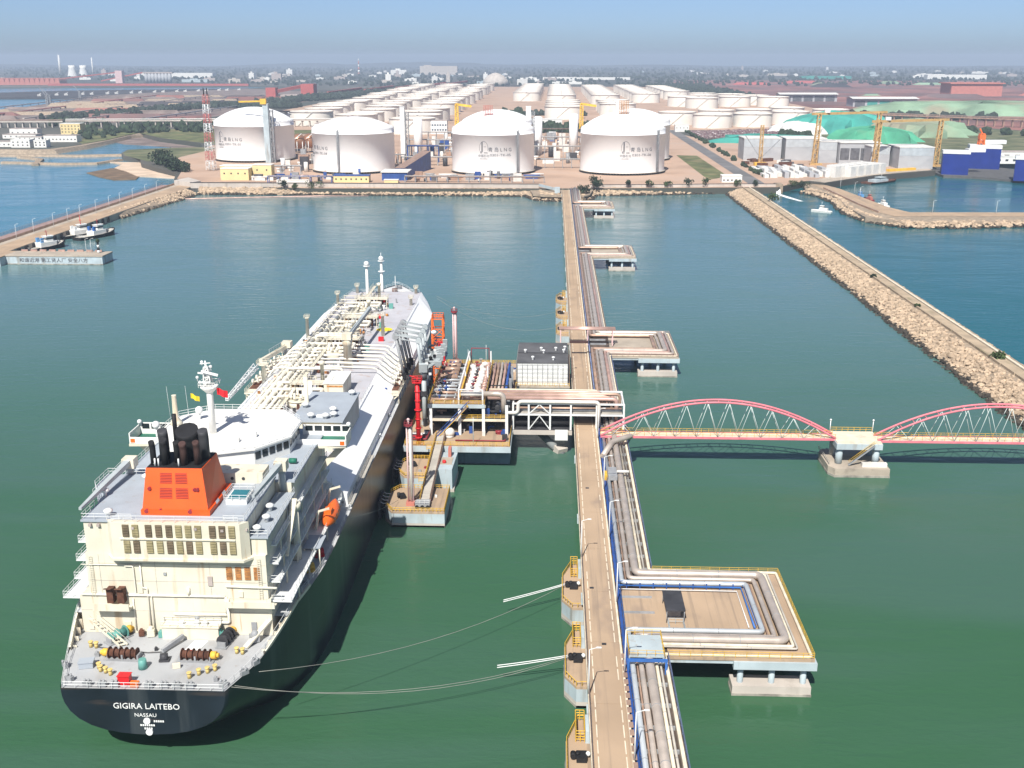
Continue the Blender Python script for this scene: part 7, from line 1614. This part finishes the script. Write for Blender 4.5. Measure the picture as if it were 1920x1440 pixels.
MB().prism([(413, 1098), (440, 1088), (443, 1100), (416, 1112)], 2.2, 22).build('wing_wall', 'dock_blue', dk); MB().prism([(412.6, 1097.6), (440.4, 1087.6), (443.4, 1100.4), (415.6, 1112.4)], 22, 25.4).build('wall_top', 'rail_white', dk)
MB().prism([(412, 985), (440, 975), (446, 990), (418, 1000)], 2.2, 21).build('wing_wall', 'dock_blue', dk); MB().prism([(411.6, 984.6), (440.4, 974.6), (446.4, 990.4), (417.6, 1000.4)], 21, 23.5).build('wall_top', 'rail_white', dk)
for (x, y) in ((392, 1048), (444, 1103)):
    mb = MB()
    for k in range(7): mb.beam((x, y, 3 + k * 2.7), (x + (3 if k % 2 else -1), y + 2, 5.7 + k * 2.7), 1.6, .4)
    mb.build('zigzag_stair', 'rail_white', dk)
MB().lattice((424, 1100, 25.4), (424, 1100, 36), 5, 3.5, 4, .7).obox((424, 1100, 33), (6, 5, 4)).beam((424, 1100, 36), (421, 1100, 41), 1.2).build('crane_turret', 'tower_orange', dk)
MB().box(428, 452, 1108, 1116, 25.4, 29).build('deckhouse', 'rail_white', dk); MB().box(394, 410, 1050, 1060, 22, 25).build('deckhouse', 'rail_white', dk)
house(455, 520, 1150, 1165, 9, 'house_white', 'low white quay building behind the blue dock', [(6, 3)], 'house_roof', ww=5, wh=3.4); house(440, 470, 1118, 1126, 7, 'house_white', 'white hut on the quay left of the low quay building', [(4, 2.5)], 'house_white', ww=3, wh=2)
tag(MB().obox((330, 1042, GZ + 1.2), (34, 4, 2.4), .5).build('spare_girder', 'gold'), 'yellow spare girder lying on the quay in front of the pale caisson', 'girder')

# mounds under green netting, scrap yard, right viaduct
def mound(cx, cy, rx, ry, h, m, label, flat=.35, seed=1):
    rg2 = random.Random(seed); mb = MB(); N = 28; rows = [(1, 0), (.86, .45), (.7, .8), (flat, 1.0), (.001, 1.04)]
    ph = [rg2.uniform(.74, 1.2) for _ in range(N)]
    for (k, z) in rows:
        for i in range(N): a = 2 * math.pi * i / N; jj = rg2.uniform(.9, 1.1); mb.v.append((cx + rx * k * ph[i] * jj * math.cos(a), cy + ry * k * ph[i] * jj * math.sin(a), GZ + h * z * rg2.uniform(.82, 1.1) if z else GZ - .5))
    for k in range(len(rows) - 1):
        for i in range(N): j = (i + 1) % N; mb.f.append((k * N + i, k * N + j, (k + 1) * N + j, (k + 1) * N + i)); mb.sm.append(False)
    return tag(mb.build('covered_mound', m), label, 'mound', 'mounds under green dust netting')
mound(275, 1405, 70, 32, 9, 'net_teal', 'low flat mound under bright teal netting right of the access road', .7, 2)
mound(425, 1640, 78, 90, 26, 'net_teal', 'high mound under teal and green netting behind the caissons', .3, 3); mound(415, 1440, 60, 60, 17, 'net_green', 'green netted mound behind the left gantry crane', .3, 4); mound(505, 1560, 80, 80, 20, 'net_faded', 'faded green netted mound at the right of the teal one', .25, 5)
mound(350, 1590, 40, 70, 15, 'block_white', 'white sheeted heap sloping down beside the teal mound', .2, 9)
mound(830, 2170, 260, 110, 22, 'net_faded', 'wide faded green mound beyond the right viaduct', .6, 6); mound(1150, 2250, 240, 130, 30, 'net_green', 'long green netted mound at the far right edge', .6, 7)
sc_ = MB(); rg = random.Random(55)
for k in range(700): x = rg.uniform(195, 345); y = 1455 + (x - 190) * .45 + rg.uniform(0, 130); sc_.obox((x, y, GZ + 1.3), (rg.uniform(2, 6), rg.uniform(1.6, 3), rg.uniform(1.5, 4)), rg.random() * 3)
sc_.build('parked_vehicles', 'scrap', kind='stuff')
def viaduct(p0, p1, z, label, n_, m='seawall', sheds=False):
    t = thing('viaduct', label, 'viaduct', (*p0, GZ)); a, b = Vector((*p0, z)), Vector((*p1, z))
    MB().beam(a, b, 8, 2.2).build('deck', m, t); MB().beam(a + Vector((0, 0, 2.4)), b + Vector((0, 0, 2.4)), 7, .8).build('roof', 'house_white' if sheds else 'pipe_tan', t)
    for i in range(n_): c_ = a.lerp(b, (i + .5) / n_); MB().box(c_.x - .9, c_.x + .9, c_.y - 2.5, c_.y + 2.5, GZ - .5, z - 1).build('pier', m, t)
viaduct((480, 1935), (1100, 1400), 17, 'long conveyor viaduct on many piers behind the right gantry crane', 60, 'pipe_tan')
viaduct((-1250, 1625), (-760, 1672), 14, 'left part of the conveyor viaduct behind the white houses', 44); viaduct((-756, 1673), (-330, 1712), 15, 'right part of the conveyor viaduct with pale roof behind the pond', 36, 'seawall', True)

# ================================================================== HOUSES, TREES, THE FAR SHORE
for (x0, x1, y0, y1, h, m, label, wins) in (
    (-755, -716, 1490, 1505, 9, 'house_white', 'white house at the upper left among the seaside houses', [(5, 3)]),
    (-690, -662, 1506, 1524, 15, 'yellow_wall', 'cream three storey house in front of the viaduct', [(6, 3), (6, 7), (6, 11)]),
    (-652, -609, 1372, 1386, 8, 'house_white', 'long white house on the point above the curved revetment', [(9, 2.5)]),
    (-700, -655, 1292, 1306, 6, 'house_white', 'low white house at the left frame edge behind the revetment', [(8, 2)]),
    (-650, -627, 1282, 1296, 9, 'house_white', 'white double gabled house behind the revetment', [(4, 2), (4, 5.5)]),
    (-623, -608, 1284, 1296, 8, 'house_white', 'small white house right of the double gabled one', [(3, 2), (3, 5)]),
    (-735, -690, 1430, 1448, 5, 'house_white', 'low white house with tan roof in the middle of the houses', [(6, 1.8)]),
    (-700, -668, 1400, 1412, 4, 'house_white', 'low grey roofed hall between the seaside houses', [(5, 1.5)])):
    house(x0, x1, y0, y1, h, m, label, wins, 'house_white' if 'cream' in label or 'double' in label else 'house_roof', cat='house', name='seaside_house', ww=1.8, wh=1.6, group='seaside houses at the left')

def leafy(mb, c, r, n_, rg, s_=.8, flat=.8):
    """leaf-sized faces spread through an uneven crown"""
    lobes = [(Vector((rg.gauss(0, .45) * r, rg.gauss(0, .45) * r, rg.uniform(-.3, .55) * r * flat)), r * rg.uniform(.4, .7)) for _ in range(7)]
    for _ in range(n_):
        o, lr = rg.choice(lobes); v = Vector((rg.gauss(0, 1), rg.gauss(0, 1), rg.gauss(0, .9))).normalized() * lr * rg.uniform(.55, 1.05)
        p_ = Vector(c) + o + v; a = Vector((rg.uniform(-1, 1), rg.uniform(-1, 1), rg.uniform(-.6, .6))).normalized() * s_; b = a.cross(Vector((rg.uniform(-1, 1), rg.uniform(-1, 1), rg.uniform(-1, 1)))).normalized() * s_
        mb.add([p_ - a, p_ + b, p_ + a, p_ - b], [(0, 1, 2, 3)])
def tree(x, y, z, h, r, label, m='leaf', name='shrub', cat='shrub', group='shrubs along the sea wall', n_=320, s_=.6, rg=random.Random(71)):
    t = thing(name, label, cat, (x, y, z), group)
    mb = MB().tube((x, y, z - .3), (x + rg.uniform(-.3, .3), y, z + h * .6), h * .06, h * .025, n=6)
    for k in range(5): a = k * 1.3; mb.tube((x, y, z + h * (.25 + .06 * k)), (x + r * .6 * math.cos(a), y + r * .6 * math.sin(a), z + h * (.6 + .06 * k)), h * .022, h * .008, n=5)
    mb.build('trunk', 'bark', t); mb = MB(); leafy(mb, (x, y, z + h * .48), r * 1.15, n_, rg, s_, h / (2.0 * r)); mb.build('crown', m, t)
tree(33, 884, 5, 11, 6, 'tall dark shrub just right of the jetty root on the wall', 'leaf_dark', n_=500); tree(25, 858, 3, 8, 5, 'round bush on the rubble at the right foot of the jetty', 'leaf_dark', n_=420)
for i, (x, y, h, r, s_) in enumerate(((-222, 882, 6, 3, 'shrub below the wall left of the low white shed'), (-199, 880, 7, 4.5, 'bushy shrub below the wall right of the low white shed'), (-213, 878, 4, 2, 'tiny shrub on the rubble between the two shrubs left of the yellow building'), (62, 892, 5, 2.6, 'first small shrub on the wall right of the jetty root'), (78, 894, 5, 2.4, 'second small shrub on the wall right of the jetty root'), (95, 896, 4, 2.2, 'third small shrub on the wall right of the jetty root'), (112, 899, 6, 3, 'larger shrub on the wall before the white hut'), (126, 901, 7, 3.4, 'shrub by the breakwater root on the shore wall'), (152, 903, 6, 3, 'shrub at the root of the breakwater track'), (168, 905, 5, 2.6, 'shrub on the wall left of the culvert outfall'), (164, 812, 6, 3.6, 'lone bush leaning over the breakwater track near the shore'), (158.5, 372, 1.6, 2.2, 'low green bush beside the breakwater track near the right edge'), (157, 520, .9, .9, 'tiny tuft halfway along the breakwater kerb'), (157, 455, .9, .8, 'dry tuft on the breakwater kerb beyond the low green bush'), (200, 908, 4, 4, 'scrubby bush right of the culvert outfall'), (208, 906, 4, 4, 'scrubby bush at the root of the right spit'))):
    tree(x, y, 5 if y < 885 or x > 150 else 6.5, h, r, s_, 'leaf' if i % 3 else 'leaf_dark', n_=260, s_=.5)
rg = random.Random(81)
for i, (x, y, h, r) in enumerate(((-402, 1092, 17, 9), (-394, 1078, 12, 7), (-386, 1066, 11, 7), (-377, 1052, 10, 7), (-369, 1040, 9, 6), (-362, 1028, 10, 6), (-355, 1016, 9, 6), (-349, 1006, 8, 5))):
    tree(x, y, 4.5, h, r, ORDN[i] + ' tree of the row beside the beach counting from the far end', 'leaf_dark', 'tree', 'tree', 'trees beside the beach', 420, 1.1)
# woods and tree belts too far to count
def wood(name, poly, n_, r0, r1, rg, m='leaf_far'):
    mb = MB(); xs = [q[0] for q in poly]; ys_ = [q[1] for q in poly]
    def inside(x, y):
        c_ = False; j = len(poly) - 1
        for i in range(len(poly)):
            if (poly[i][1] > y) != (poly[j][1] > y) and x < (poly[j][0] - poly[i][0]) * (y - poly[i][1]) / (poly[j][1] - poly[i][1]) + poly[i][0]: c_ = not c_
            j = i
        return c_
    k = 0; tries = 0
    while k < n_ and tries < n_ * 30:
        tries += 1; x, y = rg.uniform(min(xs), max(xs)), rg.uniform(min(ys_), max(ys_))
        if inside(x, y):
            r = rg.uniform(r0, r1); mb.rock((x, y, GZ + r * .8), r, rg, 1.2); mb.rock((x + r * .6, y - r * .3, GZ + r * .5), r * .65, rg, 1.1); k += 1
    return mb.build(name, m, kind='stuff')
wood('tree_belt', [(-900, 1880), (-850, 2060), (-820, 2290), (-780, 2480), (-560, 2420), (-560, 2330), (-740, 2360), (-800, 2080), (-840, 1880)], 900, 3, 6.5, rg)
wood('tree_belt', [(-720, 2600), (-640, 2600), (-540, 3000), (-500, 3600), (-460, 4200), (-560, 4200), (-620, 3400)], 1200, 4, 7.5, rg)
wood('tree_belt', [(-800, 1720), (-330, 1760), (-330, 1735), (-800, 1690)], 120, 4, 7, rg, 'leaf_dark'); wood('tree_belt', [(-700, 1590), (-440, 1630), (-430, 1560), (-640, 1540)], 70, 4, 8, rg, 'leaf_dark')
wood('tree_belt', [(-460, 1500), (-430, 1380), (-400, 1400), (-420, 1520)], 16, 6, 10, rg, 'leaf_dark'); wood('tree_belt', [(-610, 1400), (-600, 1500), (-620, 1560), (-690, 1560), (-640, 1400)], 30, 3, 5, rg, 'leaf_dark')
wood('tree_grove', [(-90, 1560), (-20, 1560), (60, 1580), (60, 1630), (-90, 1640)], 110, 5, 8, rg, 'leaf_dark'); wood('tree_grove', [(-110, 1700), (-90, 2000), (-60, 2040), (-60, 1700)], 50, 5, 9, rg, 'leaf_dark')
wood('tree_belt', [(390, 2650), (330, 4300), (560, 4300), (540, 2900)], 1100, 4, 8, rg); wood('tree_belt', [(480, 1960), (480, 2040), (760, 1960), (760, 1900)], 90, 4, 8, rg)
wood('tree_belt', [(-60, 2050), (60, 2050), (60, 2075), (-60, 2075)], 30, 4, 7, rg); wood('tree_belt', [(-330, 1530), (-260, 1530), (-260, 1570), (-330, 1570)], 30, 4, 7, rg, 'leaf_dark'); wood('tree_belt', [(295, 1470), (330, 1420), (340, 1470), (320, 1500)], 30, 4, 7, rg, 'leaf_dark')
wood('tree_belt', [(186, 960), (190, 960), (194, 1600), (190, 1600)], 60, 1.5, 3, rg, 'leaf_dark'); wood('tree_belt', [(560, 1560), (900, 1440), (900, 1460), (580, 1600)], 40, 4, 7, rg, 'leaf_dark')
wood('far_woods', [(-9000, 5600), (9000, 5600), (9000, 13000), (-9000, 13000)], 4200, 5, 11, rg); wood('far_woods', [(-1200, 4300), (2600, 4300), (3800, 6200), (-3000, 6200)], 1500, 4, 8, rg)
# --- power station
for i, (x, w_) in enumerate(((-2915, 0), (-2846, 1))):
    t = thing('cooling_tower', ('left' if i == 0 else 'right') + ' pale cooling tower of the hazy power station', 'cooling tower', (x, 6610, GZ), 'cooling towers of the power station')
    MB().lathe((x, 6610, GZ), [(28, 0), (22, 26), (18, 48), (18.5, 64), (18.3, 63)], 32, cap=False).build('shell', 'house_white', t); MB().lathe((x, 6610, GZ), [(17, 40), (17.8, 63.5)], 32, cap=False).build('inner_shell', 'seawall', t)
for i, (x, y, h, r, s_) in enumerate(((-3290, 7280, 126, 9, 'tall white chimney left of the cooling towers'), (-2808, 6660, 108, 5, 'banded white chimney right of the cooling towers'), (-2950, 5600, 62, 6, 'short chimney at the far left edge'), (-2080, 5200, 48, 4, 'thin white stack between the red vaults and the tall chimney'))):
    t = thing('chimney', s_, 'chimney', (x, y, GZ), 'chimneys of the power station'); MB().lathe((x, y, GZ), [(r, 0), (r * .6, h), (r * .5, h)], 16).build('shaft', 'house_white', t); MB().lathe((x, y, GZ + h * .8), [(r * .67, 0), (r * .65, h * .06)], 16).build('band', 'house_roof', t)
cv = thing('coal_store', 'long row of coral red vaulted roofs at the far left shore', 'storage shed', (-2150, 4430, GZ))
for k in range(24):
    x = -2480 + k * 20.6; mb = MB(); N = 10
    for yy in (4400, 4470):
        for i in range(N + 1): a = math.pi * i / N; mb.v.append((x + 10.2 * math.cos(a), yy, GZ + 27 * math.sin(a) ** .8))
    for i in range(N): mb.f.append((i, i + 1, N + 2 + i, N + 1 + i)); mb.sm.append(False)
    mb.f.append(tuple(range(N + 1))); mb.sm.append(False); mb.build('vault', 'coral', cv)
def hut(x, y, w_, d_, h, m): 
    mb = MB().box(x - w_ / 2, x + w_ / 2, y, y + d_, GZ - .5, GZ + h).box(x - w_ * .2, x + w_ * .1, y + d_ * .3, y + d_ * .6, GZ + h, GZ + h * 1.25)
    return mb.build('far_building', m)
t = thing('silo_block', 'grey block of silos with raised conveyor at the far left shore', 'silos', (-1750, 4830, GZ))
for k in range(8): MB().lathe((-1800 + k * 15, 4830, GZ), [(8, 0), (8, 40)], 14).build('silo', 'caisson', t)
MB().box(-1812, -1680, 4822, 4842, GZ + 40, GZ + 46).build('top_gallery', 'house_roof', t); MB().beam((-2000, 4820, GZ + 8), (-1812, 4826, GZ + 44), 6, 5).build('conveyor', 'brick_red', t); MB().beam((-2200, 4650, GZ + 10), (-1900, 4780, GZ + 46), 6, 5).build('conveyor', 'brick_red', t); MB().box(-1915, -1885, 4770, 4800, GZ, GZ + 52).build('transfer_tower', 'pink_pale', t)
MB().box(-2000, -1200, 4300, 4310, GZ, GZ + 8).build('low_gallery', 'brick_red', t)
rt = thing('red_transfer_house', 'dark red conveyor houses with sloping gallery behind the leftmost gas tank', 'conveyor house', (-700, 2960, GZ))
MB().box(-768, -742, 2915, 2945, GZ, GZ + 28).build('house', 'brick_red', rt); MB().box(-690, -655, 2985, 3030, GZ, GZ + 36).build('house', 'brick_red', rt); MB().beam((-745, 2930, GZ + 18), (-690, 3000, GZ + 30), 8, 8).build('gallery', 'brick_red', rt); MB().box(-740, -690, 2940, 3000, GZ, GZ + 10).build('lower_house', 'house_roof', rt)
for k in range(5): MB().beam((-640 + k * 60, 3100 + k * 260, GZ + 10), (-585 + k * 60, 3330 + k * 260, GZ + 16), 6, 6).build('long_gallery', 'brick_red', rt)
tag(MB().box(1120, 1262, 3170, 3260, GZ, GZ + 34).box(1115, 1267, 3165, 3265, GZ + 34, GZ + 37).build('coral_shed', 'coral'), 'big coral red box shed on the far right ore field', 'shed')
tag(MB().lathe((-235, 4420, GZ), [(55, 0), (49, 20), (32, 38), (12, 47), (.1, 49)], 24).build('ore_dome', 'seawall'), 'pale dome beyond the end of the tank farm', 'dome')
rg = random.Random(91)
for k in range(26):
    x, y = rg.uniform(650, 2400), rg.uniform(2500, 5000); mb = MB(); hh = rg.uniform(6, 16); L = rg.uniform(60, 220); d_ = rg.uniform(30, 60)
    mb.add([(x, y, GZ), (x + L, y, GZ), (x + L, y + d_, GZ), (x, y + d_, GZ), (x + d_ / 2, y + d_ / 2, GZ + hh), (x + L - d_ / 2, y + d_ / 2, GZ + hh)], [(0, 1, 5, 4), (1, 2, 5), (2, 3, 4, 5), (3, 0, 4)])
    mc = rg.choice(['ore_red', 'coral', 'coal', 'net_faded', 'brick_red'])
    tag(mb.build('ore_heap', mc), {'ore_red': 'brownish red', 'coral': 'coral', 'coal': 'black', 'net_faded': 'greenish', 'brick_red': 'dark red'}[mc] + (' long' if L > 150 else ' short' if L < 100 else '') + ' heap on the ' + ('near' if y < 3300 else 'middle' if y < 4200 else 'far') + ' ' + ('left' if x < 1200 else 'centre' if x < 1800 else 'right') + ' of the ore field', 'ore heap', 'heaps on the far ore field')
for k in range(120):
    q = k % 5
    if q == 0: x, y = rg.uniform(-3000, -1200), rg.uniform(4700, 7500)
    elif q == 1: x, y = rg.uniform(-1500, -300), rg.uniform(4600, 7500)
    elif q == 2: x, y = rg.uniform(-700, 100), rg.uniform(4500, 5600)
    elif q == 3: x, y = rg.uniform(600, 3600), rg.uniform(5200, 8500)
    else: x, y = rg.uniform(-3200, 3600), rg.uniform(5600, 10500)
    w_ = rg.uniform(15, 60) * (2 if rg.random() < .15 else 1); mc = rg.choice(['house_white', 'house_white', 'block_white', 'house_roof', 'pale_blue', 'seawall']); hh = rg.uniform(6, 14) + (rg.random() < .18) * rg.uniform(10, 26)
    tag(hut(x, y, w_, rg.uniform(12, 30), hh, mc), {'house_white': 'white', 'block_white': 'off white', 'house_roof': 'brownish', 'pale_blue': 'pale blue', 'seawall': 'beige'}[mc] + (' tall' if hh > 16 else ' low' if hh < 9 else '') + (' wide' if w_ > 50 else ' narrow' if w_ < 26 else '') + ' building in the ' + ('near' if y < 5400 else 'middle' if y < 7000 else 'far') + ' ' + ('far left' if x < -1900 else 'left' if x < -900 else 'centre left' if x < -200 else 'centre' if x < 700 else 'right' if x < 2200 else 'far right') + ' of the hazy town', 'building', 'buildings of the far town')
for (x0, x1, y, h, m, label) in ((1944, 2249, 5870, 22, 'house_white', 'long white sheds in a row at the far right'), (1300, 1560, 5900, 14, 'net_teal', 'long pale teal roofed hall at the far right'), (3900, 4700, 9200, 95, 'pink_pale', 'broad hazy block standing high on the right horizon'), (4450, 4560, 9150, 120, 'house_white', 'white tower block on the right horizon, left one'), (4640, 4740, 9150, 115, 'house_white', 'white tower block on the right horizon, right one'), (-900, -650, 7400, 55, 'seawall', 'hazy pale block left of the striped radio tower'), (-60, 380, 5600, 12, 'house_white', 'long white hall beyond the centre of the tank farm'), (-2300, -1900, 6100, 26, 'house_white', 'broad white hall right of the silo block')):
    tag(MB().box(x0, x1, y, y + 60, GZ - .5, GZ + h).box(x0 + (x1 - x0) * .1, x0 + (x1 - x0) * .3, y + 10, y + 40, GZ + h, GZ + h * 1.1).build('far_hall', m), label, 'building')
tw = thing('radio_tower', 'thin red and white striped tower on the horizon left of centre', 'tower', (-1240, 7000, GZ))
for k in range(6): MB().lathe((-1240, 7000, GZ + k * 17), [(7 - k * .8, 0), (6.2 - k * .8, 17)], 10).build('section', 'house_white' if k % 2 else 'coral', tw)
for i in range(18):
    x = -1480 + i * 24; y = 3120 + i * 34 + (i % 2) * 25; tag(MB().obox((x, y, 6.5), (9, 5, 5), .7).beam((x - 4, y, 7), (x + 6, y, 12), 1.2).build('pier_machine', 'house_white'), ORDN[i] + ' small white machine from the left on the dark coal pier', 'machine', 'machines on the coal pier')
for (x, y, h) in ((-1190, 2560, 34), (-1150, 2460, 40), (-1230, 2820, 36)):
    t = thing('quay_crane', {34: 'thin quay crane in the middle of the left shore', 40: 'nearest thin quay crane on the left shore', 36: 'farthest thin quay crane on the left shore'}[h], 'crane', (x, y, GZ), 'thin quay cranes on the left shore'); MB().lattice((x, y, GZ), (x, y, GZ + h * .6), 5, 4, 6, .6).build('mast', 'steel_grey', t); MB().beam((x, y, GZ + h * .5), (x - 14, y, GZ + h), 1.2).build('jib', 'steel_grey', t)

rg = random.Random(17)
for k in range(26):
    y = 1850 + k * 48 + rg.uniform(-12, 12); x = -1130 + k * 2 + rg.uniform(-60, 60) - (y - 1850) * .06; L = rg.uniform(70, 170); d_ = rg.uniform(14, 26); hh = rg.uniform(4, 9); x += (k % 3) * 130; mc = rg.choice(['coal', 'ore_red', 'tidal', 'core'])
    mb = MB().add([(x, y, GZ), (x + L, y + 10, GZ), (x + L, y + d_ + 10, GZ), (x, y + d_, GZ), (x + d_ / 2, y + d_ / 2, GZ + hh), (x + L - d_ / 2, y + d_ / 2 + 10, GZ + hh)], [(0, 1, 5, 4), (1, 2, 5), (2, 3, 4, 5), (3, 0, 4)])
    tag(mb.build('stockpile', mc), ORDN[k % 13] + ' ' + {'coal': 'black', 'ore_red': 'reddish', 'tidal': 'grey brown', 'core': 'tan'}[mc] + ' stockpile counting from the ' + ('near' if k < 13 else 'middle') + ' end of the left shore strip', 'stockpile', 'stockpiles on the left shore strip')
for k in range(5):
    x = -1120 + k * 105; MB_ = MB()
    t = thing('belt_conveyor', ORDN[k] + ' long thin belt conveyor from the left on the shore strip', 'conveyor', (x, 1850, GZ), 'belt conveyors on the left shore strip')
    MB().beam((x, 1850, GZ + 4), (x - 130 + k * 40, 3050, GZ + 5), 3.4, 1.6).build('belt', ['house_roof', 'brick_red', 'seawall', 'house_roof', 'steel_grey'][k], t)
    for j in range(24): MB().box(x - j * (130 - k * 40) / 24 - .8, x - j * (130 - k * 40) / 24 + .8, 1850 + j * 50, 1851 + j * 50, GZ, GZ + 3.6).build('trestle', 'steel_grey', t)

# ================================================================== THE AIR
hz = MB().box(-15990, 15990, -1490, 15890, -9.5, 160)
m = bpy.data.materials.new('air'); m.use_nodes = True; n = m.node_tree.nodes; n.remove(n['Principled BSDF'])
pv = n.new('ShaderNodeVolumePrincipled'); pv.inputs['Color'].default_value = (.66, .80, 1, 1); pv.inputs['Density'].default_value = 1.05e-4; pv.inputs['Anisotropy'].default_value = .0
m.node_tree.links.new(pv.outputs[0], n['Material Output'].inputs['Volume']); MATS['air'] = m
hz.build('haze', 'air', kind='stuff')
